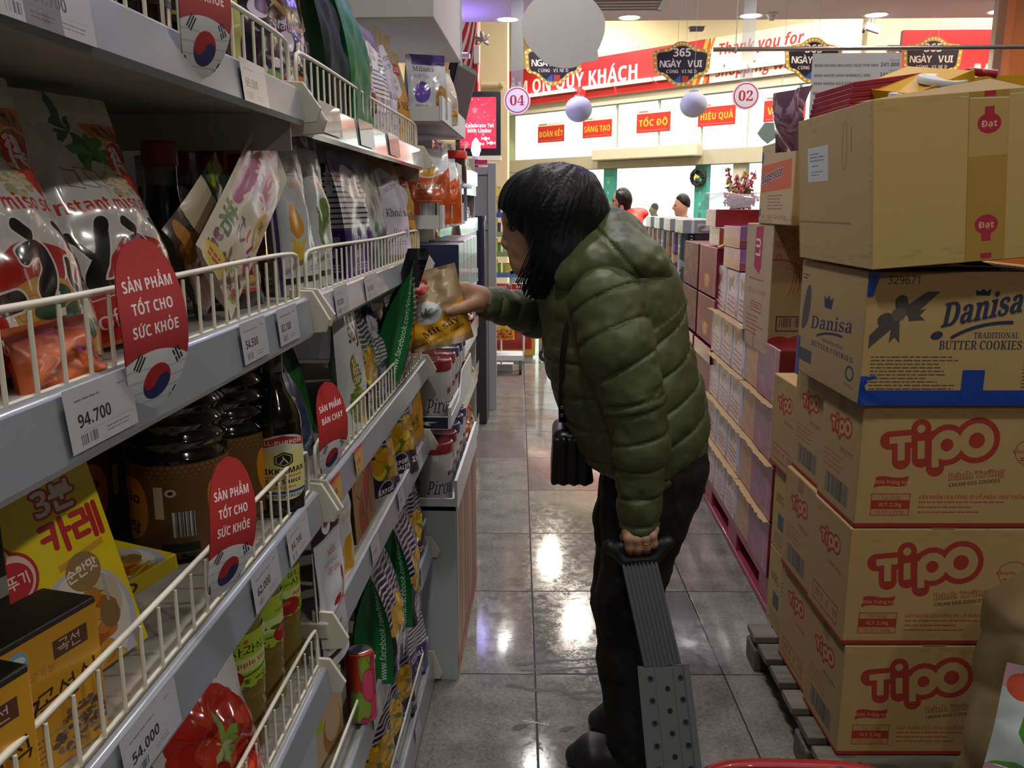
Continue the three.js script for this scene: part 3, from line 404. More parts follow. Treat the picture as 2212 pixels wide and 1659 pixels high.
const plumArt = art(512, 700, (c, w, h) => {
  R(c, '#26222e', 0, 0, w, h); chunks(c, 256, 470, 240, 220, ['#3a2738', '#1d1722', '#6b4a76', '#c9bfd6', '#2a2030'], 90, 44, 9); R(c, '#b7b26a', 0, 0, 26, h); R(c, '#8f9a58', w - 26, 0, 26, h); for (let i = 0; i < 30; i++) E(c, 'rgba(235,235,245,.5)', w * hash(i, 3, 3), 300 + 380 * hash(i, 4, 4), 5, 16, hash(i, 5, 5) * 3);
  blob(c, '#b39a5a', [[20, 60], [256, -10], [490, 60], [490, 350], [400, 440], [100, 360], [30, 240]]); blob(c, '#451c20', [[36, 70], [256, 4], [474, 70], [474, 340], [394, 420], [110, 345], [46, 236]]);
  T(c, 'Taylor', 262, 235, 140, { bold: 1, color: '#5a3a86', align: 'center', out: '#ece8f2', ow: 24 }); E(c, '#7a1c26', 110, 130, 60); T(c, 'Tart Cherries', 270, 320, 54, { font: 'serif', color: '#e9d9da', align: 'center' }); T(c, 'Natural', 250, 440, 40, { color: '#d6cfe0', align: 'center' });
  ['#5fa8b8', '#7aa04a', '#b8392f', '#d06a34', '#4d8fc0', '#8a5aa0'].forEach((k, i) => { E(c, k, 60 + i * 76, 620, 34); T(c, '12g', 60 + i * 76, 630, 24, { color: '#eee', align: 'center' }); });
});
const curryArt = art(512, 700, (c, w, h) => {
  R(c, '#efd812', 0, 0, w, h); const g = c.createLinearGradient(0, 0, 0, 300); R(c, '#d8bf12', 0, 0, w, 30);
  hangul(c, '분', 350, 168, 86, { color: '#efe9dd', lw: 0.17, out: '#b9262a', ow: 16 }); T(c, '3', 286, 168, 110, { bold: 1, color: '#efe9dd', out: '#b9262a', ow: 16 }); hangul(c, '카레', 280, 296, 112, { color: '#c1262a', lw: 0.17 });
  E(c, '#c1262a', 130, 236, 52); E(c, '#c1262a', 156, 302, 84); E(c, '#eac9bd', 130, 236, 44); E(c, '#eac9bd', 156, 302, 74); E(c, '#c1262a', 132, 230, 32); E(c, '#c1262a', 158, 308, 62, 58); hangul(c, '오뚜기', 158, 328, 40, { color: '#f0ddd2', lw: 0.13, align: 'center' });
  poly(c, '#d9a21a', [[300, 330], [470, 308], [470, 330], [300, 352]]);
  E(c, '#cfcfd8', 150, 640, 270, 250); E(c, '#d2c8a6', 150, 650, 220, 200); chunks(c, 120, 540, 110, 80, ['#5d8036', '#c8b45e', '#c7602c', '#8aa04e', '#d9c77c'], 60, 30, 7);
  E(c, '#c3c3d2', 330, 560, 170, 200); E(c, '#e3ddd2', 340, 540, 140, 170); E(c, '#cdbfa5', 400, 500, 70, 90); chunks(c, 310, 590, 110, 140, ['#c97a1e', '#d99a2c', '#b5601c', '#dcb04a', '#a8541c'], 46, 40, 5);
  E(c, '#9a7a48', 372, 382, 62); hangul(c, '순한맛', 372, 394, 40, { color: '#efe8da', lw: 0.14, align: 'center', rot: -0.1 }); poly(c, '#aab0ba', [[428, 420], [420, 520]], 8); E(c, '#8a6a3c', 410, 550, 36, 44);
  R(c, '#b01f2a', 0, 640, 110, 60); poly(c, '#d9c820', [[300, 690], [420, 640]], 16);
});
const grainArt = art(448, 640, (c, w, h) => { R(c, '#d39a1c', 0, 0, w, h); R(c, '#2a2420', 0, 0, w, 26); E(c, '#7fb0cf', 80, 100, 44, 52); E(c, '#d7e4ee', 80, 92, 34, 20); R(c, '#5a3526', 230, 90, 160, 80); hangul(c, '곡선', 310, 156, 60, { color: '#d9c0a0', align: 'center', lw: 0.09 }); hangul(c, '유기농', 120, 210, 40, { color: '#9a6a14', lw: 0.08 }); T(c, '7', 60, 420, 180, { color: '#2b211a' }); hangul(c, '곡선식', 140, 380, 105, { color: '#2b211a', lw: 0.09, rot: -0.1 }); chunks(c, 320, 520, 130, 100, ['#8a6a5a', '#5e4636', '#b38f62', '#6e5a5a'], 120, 15, 3); lines(c, '#8a5f12', 40, 470, 160, 120, 5, 12); });
const jugArt = art(1024, 420, (c, w, h) => {
  R(c, '#6a4a24', 0, 0, w, h); for (let i = 0; i < 50; i++) for (let j = 0; j < 5; j++) E(c, `rgba(190,150,90,${0.5 - j * 0.09})`, i * 21 + (j % 2) * 10, 14 + j * 20, 5 - j * 0.5);
  for (const o of [0, 512]) { blob(c, '#d68a1c', [[20 + o, 60], [150 + o, 120], [330 + o, 30], [350 + o, 330], [200 + o, 390], [30 + o, 330]]); E(c, '#c23a1c', 190 + o, 110, 20, 24); E(c, '#d68a1c', 190 + o, 110, 10); T(c, 'Sempio', 190 + o, 186, 70, { bold: 1, align: 'center', color: '#2a160c' }); hangul(c, '샘표', 190 + o, 250, 64, { align: 'center', color: '#2a160c', lw: 0.11 }); hangul(c, '양조간장', 190 + o, 330, 62, { align: 'center', color: '#2a160c', lw: 0.12 }); barcode(c, 420 + o, 220, 70, 120, '#222', '#d6d2cc'); E(c, '#c9c6bd', 420 + o, 130, 18); E(c, '#1d1712', 420 + o, 130, 9); R(c, '#d8c8a8', 366 + o, 100, 30, 150); R(c, '#17120e', 380 + o, 370, 120, 40); }
});
const kikkArt = art(768, 420, (c, w, h) => { R(c, '#1d1713', 0, 0, w, h); for (const o of [0, 384]) { blob(c, '#cdd0b8', [[20 + o, 60], [190 + o, -20], [364 + o, 60], [364 + o, 400], [20 + o, 400]]); poly(c, '#a92f30', [[20 + o, 56], [190 + o, 6], [364 + o, 56], [364 + o, 100], [190 + o, 50], [20 + o, 100]]); T(c, 'ALL-PURPOSE', 190 + o, 62, 36, { bold: 1, color: '#ead9cf', align: 'center' }); R(c, '#d6d084', 60 + o, 100, 264, 240); poly(c, '#1a1a1c', [[190 + o, 104], [236 + o, 128], [236 + o, 176], [190 + o, 200], [144 + o, 176], [144 + o, 128]]); poly(c, '#d6d084', [[190 + o, 116], [226 + o, 134], [226 + o, 170], [190 + o, 188], [154 + o, 170], [154 + o, 134], [190 + o, 116]], 4); kanji(c, '入', 170 + o, 132, 40, '#d6d084', 6); T(c, 'KIKKOMAN', 190 + o, 236, 46, { bold: 1, align: 'center' }); T(c, 'NATURALLY BREWED', 190 + o, 262, 20, { bold: 1, color: '#b9402a', align: 'center' }); T(c, 'Soy Sauce', 190 + o, 298, 40, { bold: 1, align: 'center' }); T(c, 'NET 250ml', 190 + o, 328, 22, { bold: 1, color: '#b9402a', align: 'center' }); R(c, '#2f4f86', 20 + o, 344, 344, 16); T(c, '300 YEARS OF EXCELLENCE', 190 + o, 386, 26, { bold: 1, align: 'center' }); } });
const vinegarArt = art(1024, 420, (c, w, h) => { R(c, '#a9c33a', 0, 0, w, h); R(c, '#c9d98a', 0, 180, w, 110); for (let i = 0; i < 90; i++) E(c, i % 3 ? '#3f6a24' : '#a83a26', w * hash(i, 1, 2), 350 + 70 * hash(i, 2, 2), 12, 8); for (const o of [0, 512]) { hangul(c, '샘표', 120 + o, 74, 46, { color: '#22301c', lw: 0.1 }); E(c, '#d2602a', 236 + o, 58, 14, 18); T(c, '100%', 60 + o, 150, 40, { color: '#22301c' }); hangul(c, '사과식초', 150 + o, 160, 74, { color: '#22301c', lw: 0.1 }); T(c, 'Apple Vinegar', 150 + o, 246, 50, { bold: 1, color: '#c23a34' }); c.strokeStyle = '#2f7a34'; c.lineWidth = 16; c.beginPath(); c.moveTo(o, 330); c.quadraticCurveTo(260 + o, 340, 512 + o, 250); c.stroke(); E(c, '#a01f22', 130 + o, 330, 84, 76); E(c, '#c9463e', 110 + o, 300, 30, 22); E(c, '#2f6a2a', 70 + o, 262, 44, 18, 0.2); lines(c, '#4c6420', 400 + o, 30, 100, 130, 8, 8); R(c, '#dfe6cc', 392 + o, 180, 112, 90); T(c, '1+3', 400 + o, 230, 40, { bold: 1 }); barcode(c, 400 + o, 280, 60, 46, '#2a2a44', '#dcdfe6'); } });
const pepperArt = art(512, 512, (c, w, h) => { R(c, '#cfc9cc', 0, 0, w, h); E(c, '#a5201c', 250, 300, 220, 210); chunks(c, 250, 310, 200, 190, ['#b5241c', '#c23a22', '#8f1a16', '#cc4a2a'], 70, 60, 2); leafy(c, '#7fa04a', 250, 260, 54, 12, 4); leafy(c, '#a9bf7a', 250, 270, 36, 8, 5); R(c, '#b01f22', 440, 380, 72, 132); });
const pepperBoxArt = art(384, 640, (c, w, h) => { kraftBase(c, w, h, '#a07a4c'); poly(c, '#a8483a', [[20, 190], [350, 30], [350, 110], [20, 270]]); for (const [x, y] of [[120, 420], [230, 340], [300, 250], [180, 520]]) { blob(c, '#a8402a', [[x - 50, y - 50], [x + 10, y - 90], [x + 50, y], [x, y + 120], [x - 44, y + 60]]); poly(c, '#5d5a34', [[x - 60, y - 110], [x, y - 70], [x + 50, y - 110]], 10); poly(c, '#4a4f38', [[x + 30, y - 80], [x + 60, y + 130]], 14); } });
const canArt = art(640, 420, (c, w, h) => { R(c, '#b5301e', 0, 0, w, h); poly(c, '#3c8fc0', [[0, 260], [160, 190], [330, 320], [500, 200], [w, 300], [w, 400], [0, 400]]); chunks(c, 200, 210, 150, 120, ['#b5345a', '#c9486a', '#7a9a3a', '#8f2444'], 20, 62, 3); chunks(c, 520, 210, 110, 120, ['#b5345a', '#c9486a', '#7a9a3a'], 14, 60, 5); R(c, '#d0a83c', 0, 40, w, 14); R(c, '#d0a83c', 0, 396, w, 12); T(c, 'FRUIT DRINK', 60, 34, 34, { bold: 1, color: '#eee' }); });
const karaageArt = art(320, 640, (c, w, h) => { R(c, '#3a2a20', 0, 0, w, h); R(c, '#d9cba4', 0, 200, w, 260); R(c, '#4d8f2c', 0, 0, w, 170); for (let i = 0; i < 20; i++) E(c, '#cfc43a', 300 * hash(i, 1, 1), 150 * hash(i, 2, 1), 16); kanji(c, '若', 110, 230, 80, '#2a2018', 10); kanji(c, '人', 110, 330, 80, '#2a2018', 10); chunks(c, 190, 530, 130, 100, ['#b06a2c', '#c9863c', '#8f4e20', '#d9a0a0'], 30, 50, 3); });
const sasaArt = art(320, 420, (c, w, h) => { R(c, '#d3cdbd', 0, 0, w, h); T(c, 'us', 190, 90, 70, { font: 'serif', bold: 1 }); T(c, 'Sas', 150, 170, 84, { font: 'serif', bold: 1 }); E(c, '#3a3f78', 110, 190, 70, 36); chunks(c, 220, 280, 90, 50, ['#b8544a', '#2a2424', '#c9a04a', '#c27a74'], 16, 40, 3); R(c, '#c02a26', 0, 340, w, 16); R(c, '#1d191c', 0, 356, w, 64); lines(c, '#8a8680', 40, 210, 150, 40, 3, 10); });
const cheddarArt = art(448, 600, (c, w, h) => { R(c, '#d0581c', 0, 0, w, h); c.fillStyle = '#d9dde4'; c.beginPath(); c.moveTo(0, 0); c.lineTo(w, 0); c.lineTo(w, 150); c.quadraticCurveTo(224, 310, 0, 170); c.fill(); E(c, '#dba02c', 224, 180, 110, 44); T(c, 'Cheddar', 224, 320, 64, { bold: 1, align: 'center', color: '#f0ded0', out: '#a8401a', ow: 8 }); lines(c, '#8f3410', 120, 350, 220, 44, 3, 10); R(c, '#e9d9cc', 90, 410, 270, 3); barcode(c, 120, 430, 210, 120, '#33302e', '#c9cdd0'); });
const milanoArt = art(384, 560, (c, w, h) => { R(c, '#cfd0d8', 0, 0, w, h); R(c, '#5b3f9a', 60, 0, 330, 90); T(c, 'Milano', 60, 150, 62, { font: 'serif' }); blob(c, '#6a4ab0', [[40, 300], [150, 220], [230, 300], [190, 420], [70, 430]]); lines(c, '#8a88a0', 60, 180, 170, 40, 3, 10); E(c, '#b57a3c', 310, 380, 44, 110, 0.15); E(c, '#c99a58', 340, 400, 30, 110, 0.1); barcode(c, 60, 440, 130, 90, '#444', '#d9dade'); });
const fingerArt = art(384, 560, (c, w, h) => { R(c, '#d6c9b9', 0, 0, w, h); for (let i = 0; i < 5; i++) E(c, i % 2 ? '#b98a54' : '#c9a070', 60 + i * 44, 330, 20, 120, 0.1); T(c, 'Biscuit', 200, 120, 60, { font: 'serif', color: '#8a3a2c', align: 'center' }); R(c, '#d88a3a', 240, 420, 110, 60); lines(c, '#a07a60', 220, 160, 130, 60, 4, 10); });
const pirouArt = art(768, 512, (c, w, h) => { R(c, '#c9c8ca', 0, 0, w, h); R(c, '#c3a888', 0, 390, w, 122); for (const o of [0, 384]) { T(c, 'Pirouette', 60 + o, 200, 92, { font: 'serif', color: '#1d1a1c', sk: -0.3, sx: 0.9 }); poly(c, '#9a3a24', [[230 + o, 90], [340 + o, 70], [350 + o, 96], [230 + o, 116]]); for (let i = 0; i < 4; i++) { const x = 180 + o + (i % 2) * 40, y = 290 + i * 46; c.save(); c.translate(x, y); c.rotate(0.06 - 0.12 * (i % 2)); R(c, '#7a4228', 0, 0, 170, 36); for (let k = 0; k < 6; k++) poly(c, '#54291a', [[k * 30, 36], [k * 30 + 26, 0]], 5); E(c, '#3a1c12', 170, 18, 12, 18); c.restore(); } } });
const fireworkArt = art(512, 384, (c, w, h) => { R(c, '#252f56', 0, 0, w, h); for (let k = 0; k < 8; k++) for (let i = 0; i < 14; i++) { const x = 50 + 420 * hash(k, 1, 1), y = 30 + 150 * hash(k, 2, 1), r = 14 + 26 * hash(k, 3, 1), a = i * 0.45; poly(c, '#b9c0dc', [[x + r * 0.4 * Math.cos(a), y + r * 0.4 * Math.sin(a)], [x + r * Math.cos(a), y + r * Math.sin(a)]], 3); } poly(c, '#b5342e', [[300, 260], [420, 150], [360, 300]]); });
// ---------- packages on the two bays; fronts face the aisle (+x)
const FACE = PI / 2, gl = (t, r = 0.3, o = {}) => AM(t, r, { clearcoat: 0.55, clearcoatRoughness: 0.16, ...o });
const foil = (c, r = 0.35) => M(c, r + 0.1, { clearcoat: 0.35, clearcoatRoughness: 0.28 });
const SHINE = { clearcoat: 0.9, clearcoatRoughness: 0.1 };
function pack(name, label, cat, geo, mats, pos, turn = FACE, lx = 0, lz = 0, group) { const m = new THREE.Mesh(geo, mats); m.name = numbered(name); m.position.set(...pos); m.rotation.set(lx, turn, lz, 'YXZ'); scene.add(m); return tag(m, label, cat, group); }
// miso soup
const misoG = pouch(0.168, 0.238, 0.072, { s: 3, seal: 0.12, wr: 0.007, nu: 20, nv: 26 }), misoM = [AM(misoArt, 0.22, { ...SHINE }), foil('#cfccc6', 0.3)];
pack('soup_bag', 'white bag of instant tofu miso soup, the one further from the flag sign', 'food bag', misoG, misoM, [-0.398, U1.b, -0.632], FACE - 0.16, -0.27, 0, 'miso soup bags');
pack('soup_bag', 'white bag of instant tofu miso soup right behind the red flag sign', 'food bag', misoG, misoM, [-0.396, U1.b, -0.80], FACE - 0.16, -0.28, 0.02, 'miso soup bags');
pack('seasoning_bag', 'dark bag of fried chicken seasoning with a green top beside miso soup', 'food bag', pouch(0.12, 0.17, 0.05, { s: 8 }), [gl(karaageArt), foil('#2d2018')], [-0.405, U1.b, -0.505], FACE, -0.08);
pack('seasoning_bag', 'orange bag lying half under the first miso soup bag', 'food bag', pouch(0.09, 0.05, 0.04, { s: 9, seal: 0.16 }), [foil('#c5591a'), foil('#c5591a')], [-0.352, U1.b - 0.004, -0.60], FACE - 0.1, -0.2);
const capRed = M('#8f2228', 0.4), soyDark = M('#0d0908', 0.12, { clearcoat: 1, clearcoatRoughness: 0.05 }), glassClear = M('#b9b4aa', 0.1, { transmission: 0.85, thickness: 0 }), yellowLab = AM(art(256, 128, (c) => { R(c, '#c9a22c', 0, 0, 256, 128); R(c, '#b5302a', 0, 0, 256, 16); for (const x of [60, 190]) { poly(c, '#b5302a', [[x, 30], [x + 26, 44], [x + 26, 74], [x, 88], [x - 26, 74], [x - 26, 44]], 7); kanji(c, '入', x - 14, 42, 30, '#b5302a', 6); } lines(c, '#5a3a14', 20, 96, 200, 20, 2, 9); }), 0.4);
function soyJar(label, x, z) {
  const t = thing('soy_sauce_bottle', label, 'bottle', [x, U1.b, z], rr(0, 6), 'red-capped soy sauce bottles');
  part('bottle_body', lathe([[0, 0.001], [0.026, 0.001], [0.0285, 0.006], [0.0285, 0.09], [0.027, 0.104], [0.022, 0.125], [0.019, 0.14], [0.0182, 0.15]]), soyDark, t); part('bottle_neck', lathe([[0.0182, 0.15], [0.0185, 0.172], [0.017, 0.176]]), glassClear, t);
  part('label', lathe([[0.0289, 0.022], [0.0289, 0.07]]), yellowLab, t); part('cap', lathe([[0.0195, 0.172], [0.0202, 0.174], [0.0198, 0.196], [0.018, 0.2], [0, 0.2005]], 28), capRed, t); return t;
}
soyJar('red-capped soy sauce bottle closest to the second miso bag', -0.45, -1.01); soyJar('red-capped soy sauce bottle in the back row of its shelf', -0.51, -1.19); soyJar('red-capped soy sauce bottle in the middle, its yellow label in view', -0.445, -1.155); soyJar('red-capped soy sauce bottle closest to the white cards', -0.45, -1.28);
pack('seasoning_pouch', 'pink and cream rice seasoning pouch leaning back against its neighbours', 'food bag', pouch(0.105, 0.305, 0.012, { s: 4, seal: 0.14, wr: 0.003 }), [gl(pinkArt, 0.4), foil('#b9b2a0', 0.4)], [-0.365, U1.b + 0.043, -0.93], FACE - 0.05, -0.1, -1.0);
pack('seasoning_pouch', 'dark pouch hidden behind the pink seasoning pouch', 'food bag', pouch(0.12, 0.19, 0.012, { s: 14 }), [gl(karaageArt, 0.4), foil('#3a352c', 0.4)], [-0.395, U1.b + 0.05, -0.92], FACE - 0.05, -0.1, -1.08);
pack('seasoning_pouch', 'cream pouch with a red and black foot by the bay corner', 'food bag', pouch(0.11, 0.12, 0.03, { s: 5 }), [gl(sasaArt), foil('#b9b3a4')], [-0.39, U1.b, -1.09], FACE - 0.1, -0.1);
pack('sauce_pouch', 'dark yellow-printed pouch standing behind the cream pouch', 'food bag', pouch(0.1, 0.17, 0.03, { s: 6 }), [gl(stripeDarkArt), foil('#3a2c14')], [-0.47, U1.b, -1.105], FACE);
pack('product_card', 'white card with a small dark logo behind the soy bottles', 'card', RB(0.075, 0.2, 0.012), AM(art(128, 320, (c) => { R(c, '#c6c6c2', 0, 0, 128, 320); E(c, '#2c2c30', 64, 90, 34, 20); T(c, 'nam', 64, 96, 18, { align: 'center', color: '#eee' }); }), 0.4), [-0.6, U1.b + 0.1, -1.31], FACE);
// top shelf bottles
const goldLab = AM(art(256, 160, (c) => { R(c, '#1b1612', 0, 0, 256, 160); R(c, '#a8883a', 0, 10, 256, 14); R(c, '#a8883a', 0, 130, 256, 10); for (const x of [0, 128]) { E(c, '#a8883a', x + 64, 76, 34, 26); T(c, 'SOY', x + 64, 88, 30, { bold: 1, align: 'center' }); } }), 0.35);
const darkBottle = (name, label, x, y, z, h, r, group) => { const t = thing(name, label, 'bottle', [x, y, z], rr(0, 6), group); part('bottle_body', lathe([[0, 0.001], [r * 0.92, 0.001], [r, 0.008], [r, h * 0.62], [r * 0.94, h * 0.68], [r * 0.5, h * 0.8], [r * 0.4, h * 0.9], [r * 0.4, h * 0.93]]), soyDark, t); part('label', lathe([[r * 1.01, h * 0.2], [r * 1.01, h * 0.5]]), goldLab, t); part('cap', lathe([[r * 0.48, h * 0.91], [r * 0.48, h * 0.995], [0, h]], 18), M('#1a1614', 0.35), t); return t; };
['by the flag sign', 'second from the sign', 'third from the sign', 'by the plum bag'].forEach((s, i) => darkBottle('sauce_bottle', 'dark glass sauce bottle with gold label on the top shelf, ' + s, -0.40 + 0.01 * (i % 2), U1.a, -0.76 - i * 0.083, 0.2, 0.034, 'dark sauce bottles on the top shelf'));
for (let i = 0; i < 3; i++) darkBottle('sauce_bottle', 'dark glass sauce bottle in the back row of the top shelf, ' + ['by the flag sign', 'in the middle', 'by the bay corner'][i], -0.49, U1.a, -0.74 - i * 0.1, 0.22, 0.034, 'dark sauce bottles on the top shelf');
pack('plum_bag', 'large glossy bag of plums with a purple brand oval', 'food bag', pouch(0.25, 0.27, 0.07, { s: 11, seal: 0.1, wr: 0.008, nu: 20, nv: 24 }), [AM(plumArt, 0.2, SHINE), foil('#a3a268', 0.25)], [-0.388, U2.a, -1.25], FACE - 0.12, -0.03);
// dried fruit pouches of the second bay
const kraftF = M('#9c835a', 0.62), greenM = AM(greenSide, 0.4, { clearcoat: 0.25, clearcoatRoughness: 0.35 }), greenF = M('#0f6a30', 0.5, { specularIntensity: 0.5 }), purpleF = foil('#4a2f74', 0.4), clearMeat = foil('#8a5a3c', 0.2);
const P1 = (w, h, d, s, o) => pouch(w, h, d, { s, gus: 1, seal: 0.09, wr: 0.005, ...o });
const row = (name, label, geo, mats, z, y, x = -0.375, turn = FACE, lx = -0.04, lz = 0) => pack(name, label, 'food bag', geo, mats, [x, y, z], turn, lx, lz);
const gG = P1(0.16, 0.27, 0.075, 21), gMats = [gl(jackArt, 0.35), greenM, greenF];
row('fruit_pouch', 'dark green gusset pouch on the top shelf beside the plum bag', gG, [M('#101d14', 0.6, { specularIntensity: 0.25 }), M('#17311f', 0.6, { specularIntensity: 0.25 }), greenF], -1.47, U2.a);
row('fruit_pouch', 'bright green gusset pouch on the top shelf, folded at its top', gG, [greenF, greenF, greenF], -1.6, U2.a, -0.365);
row('jerky_pouch', 'clear pouch of brown dried strips on the top shelf', P1(0.13, 0.22, 0.05, 22, { wr: 0.01 }), [gl(art(256, 384, (c) => { R(c, '#6b4a38', 0, 0, 256, 384); chunks(c, 128, 190, 100, 150, ['#a5633a', '#7a3f26', '#b98058', '#d9c9b9'], 30, 50, 3); }), 0.2), clearMeat, clearMeat], -1.765, U2.a, -0.375);
row('potato_pouch', 'striped purple sweet potato pouch on the top shelf', P1(0.15, 0.235, 0.055, 23), [gl(potatoArt), AM(potatoArt, 0.4), purpleF], -1.92, U2.a, -0.38, FACE - 0.1);
row('kraft_pouch', 'plain kraft pouch with oval label on the top shelf', P1(0.13, 0.25, 0.05, 24, { lean: 0.02 }), [AM(khoaiArt, 0.6), kraftF, kraftF], -2.04, U2.a, -0.385, FACE - 0.1);
row('jackfruit_pouch', 'kraft and mustard jackfruit pouch at the far end of the top shelf', P1(0.14, 0.235, 0.055, 25), [AM(mustardArt, 0.55), kraftF, kraftF], -2.17, U2.a, -0.38, FACE - 0.2);
row('fruit_pouch', 'white pouch of soft dried mango on the middle shelf', P1(0.125, 0.25, 0.05, 31, { gus: 0 }), [gl(mangoKiwiArt, 0.28), foil('#b9bcc2')], -1.262, U2.b, -0.372, FACE - 0.12, -0.06);
row('fruit_pouch', 'white pouch of soft dried soursop beside the mango pouch', P1(0.125, 0.25, 0.05, 32, { gus: 0 }), [gl(soursopArt, 0.28), foil('#b9bcc2')], -1.395, U2.b, -0.376, FACE - 0.05, -0.05);
row('fruit_pouch', 'black and white striped purple potato pouch on the middle shelf', P1(0.15, 0.225, 0.055, 33), [gl(stripeDarkArt), AM(stripeDarkArt, 0.4), purpleF], -1.6, U2.b, -0.37, FACE - 0.1);
row('fruit_pouch', 'dark green pouch between the striped and kraft pouches', P1(0.14, 0.23, 0.06, 34), [foil('#14301e'), foil('#12421f'), greenF], -1.745, U2.b, -0.375);
row('fruit_pouch', 'black shiny pouch behind the kraft pouch with the white label', P1(0.14, 0.24, 0.06, 35), [foil('#1c1a20'), foil('#221e1c'), foil('#1c1a20')], -1.86, U2.b, -0.385);
row('kraft_pouch', 'kraft potato pouch with a pale lilac label', P1(0.15, 0.24, 0.06, 36, { lean: -0.01 }), [AM(khoaiArt, 0.55), kraftF, kraftF], -1.99, U2.b, -0.37, FACE - 0.3);
row('taro_pouch', 'mustard taro mix pouch at the far end of the middle shelf', P1(0.13, 0.225, 0.05, 37), [AM(mustardArt, 0.5), M('#c48f28', 0.5), kraftF], -2.16, U2.b, -0.37, FACE - 0.25);
// the packs of the third shelf
const cart = (name, label, w, h, d, mats, pos, turn = FACE, lx = 0, lz = 0, group) => pack(name, label, 'box', RB(w, h, d, 0.002).translate(0, h / 2, 0), mats, pos, turn, lx, lz, group);
const yel = M('#d3bb18', 0.4), six = (front, side, top = side) => [side, side, top, top, front, side];
cart('curry_box', 'bright yellow curry box with a picture of a plate, standing in front', 0.15, 0.19, 0.02, six(gl(curryArt, 0.35), yel), [-0.392, U1.c + 0.004, -0.64], FACE - 0.3, -0.24, 0.06, 'yellow curry boxes');
cart('curry_box', 'yellow curry box lying flat behind the standing one', 0.128, 0.018, 0.16, [yel, yel, AM(curryArt, 0.4), yel, AM(art(256, 64, (c) => { R(c, '#d3bb18', 0, 0, 256, 64); E(c, '#c9b9a0', 120, 32, 30, 20); E(c, '#3a2a20', 120, 32, 34, 24); E(c, '#d3bb18', 120, 32, 26, 17); }), 0.4), yel], [-0.47, U1.c + 0.03, -0.775], FACE - 0.4, 0, 0.1, 'yellow curry boxes');
cart('cereal_box', 'mustard yellow seven grain box with dark lettering', 0.09, 0.112, 0.05, six(gl(grainArt, 0.4), gl(grainArt, 0.4), M('#25211d', 0.4)), [-0.372, U1.c, -0.548], FACE - 0.25, 0, 0, 'mustard grain boxes');
cart('cereal_box', 'mustard yellow grain box cut by the picture edge', 0.09, 0.112, 0.05, six(gl(grainArt, 0.4), gl(grainArt, 0.4), M('#25211d', 0.4)), [-0.364, U1.c, -0.45], FACE - 0.25, 0, 0, 'mustard grain boxes');
cart('seasoning_box', 'black box with small white print behind the mustard grain boxes', 0.07, 0.17, 0.05, six(AM(art(128, 256, (c) => { R(c, '#15120f', 0, 0, 128, 256); R(c, '#8f8a80', 0, 70, 128, 24); lines(c, '#8f8a80', 16, 110, 90, 60, 6, 8); }), 0.35), M('#15120f', 0.35)), [-0.44, U1.c, -0.565], FACE - 0.2);
const jugLab = AM(jugArt, 0.42), capBlack = M('#100c0a', 0.3);
function jug(label, x, z, turn, dark) {
  const t = thing('soy_sauce_jug', label, 'bottle', [x, U1.c, z], turn, 'big soy sauce jugs with orange labels'), r = 0.056;
  const p = [[0, 0.002], [0.05, 0.002], [r, 0.01], [r, 0.12]]; for (let i = 0; i < 4; i++) p.push([r, 0.124 + i * 0.02], [r - 0.005, 0.129 + i * 0.02], [r - 0.005, 0.135 + i * 0.02], [r, 0.14 + i * 0.02]); p.push([r - 0.002, 0.208], [0.048, 0.225], [0.03, 0.238], [0.018, 0.244]);
  part('bottle_body', lathe(p, 32), soyDark, t); part('label', lathe([[r + 0.0006, 0.014], [r + 0.0006, 0.118]], 32), jugLab, t); part('cap', lathe([[0.019, 0.242], [0.019, 0.256], [0, 0.257]], 18), capBlack, t); return t;
}
jug('big soy sauce jug with brown and orange label behind the red flag sign', -0.428, -0.945, -2.35); jug('big soy sauce jug standing next to the slim glass bottles', -0.415, -1.055, -2.2); jug('big soy sauce jug in the dark behind the curry boxes', -0.575, -0.98, -0.9); jug('big soy sauce jug deep in the shelf behind the others', -0.6, -0.86, -0.8);
const kikkLab = AM(kikkArt, 0.35);
function kikk(label, x, z, turn) {
  const t = thing('soy_sauce_bottle', label, 'bottle', [x, U1.c, z], turn, 'slim soy sauce bottles with oval labels'), r = 0.033;
  part('bottle_body', lathe([[0, 0.002], [0.03, 0.002], [r, 0.008], [r, 0.12], [0.032, 0.132], [0.026, 0.148], [0.016, 0.166], [0.0125, 0.182], [0.0125, 0.19]], 28), soyDark, t); part('bottle_neck', lathe([[0.0128, 0.19], [0.0128, 0.222], [0.011, 0.226]], 20), glassClear, t); part('label', lathe([[r + 0.0005, 0.02], [r + 0.0005, 0.112]], 28), kikkLab, t); part('cap', lathe([[0.0135, 0.222], [0.0135, 0.238], [0, 0.239]], 18), capRed, t); return t;
}
kikk('slim soy sauce bottle with yellow hexagon label, closest to the blue bag', -0.405, -1.128, -1.0); kikk('slim soy sauce bottle between the jug and its twin', -0.353, -1.075, -1.0); kikk('slim soy sauce bottle in the back row', -0.475, -1.14, 0.5);
row('banana_pouch', 'dark blue banana mix pouch slumped at the bay corner', P1(0.15, 0.19, 0.06, 41, { lean: -0.02 }), [gl(blueArt, 0.35), foil('#1c2f4e'), foil('#1c2f4e')], -1.27, U2.c, -0.415, FACE - 0.25, -0.12, 0.1);
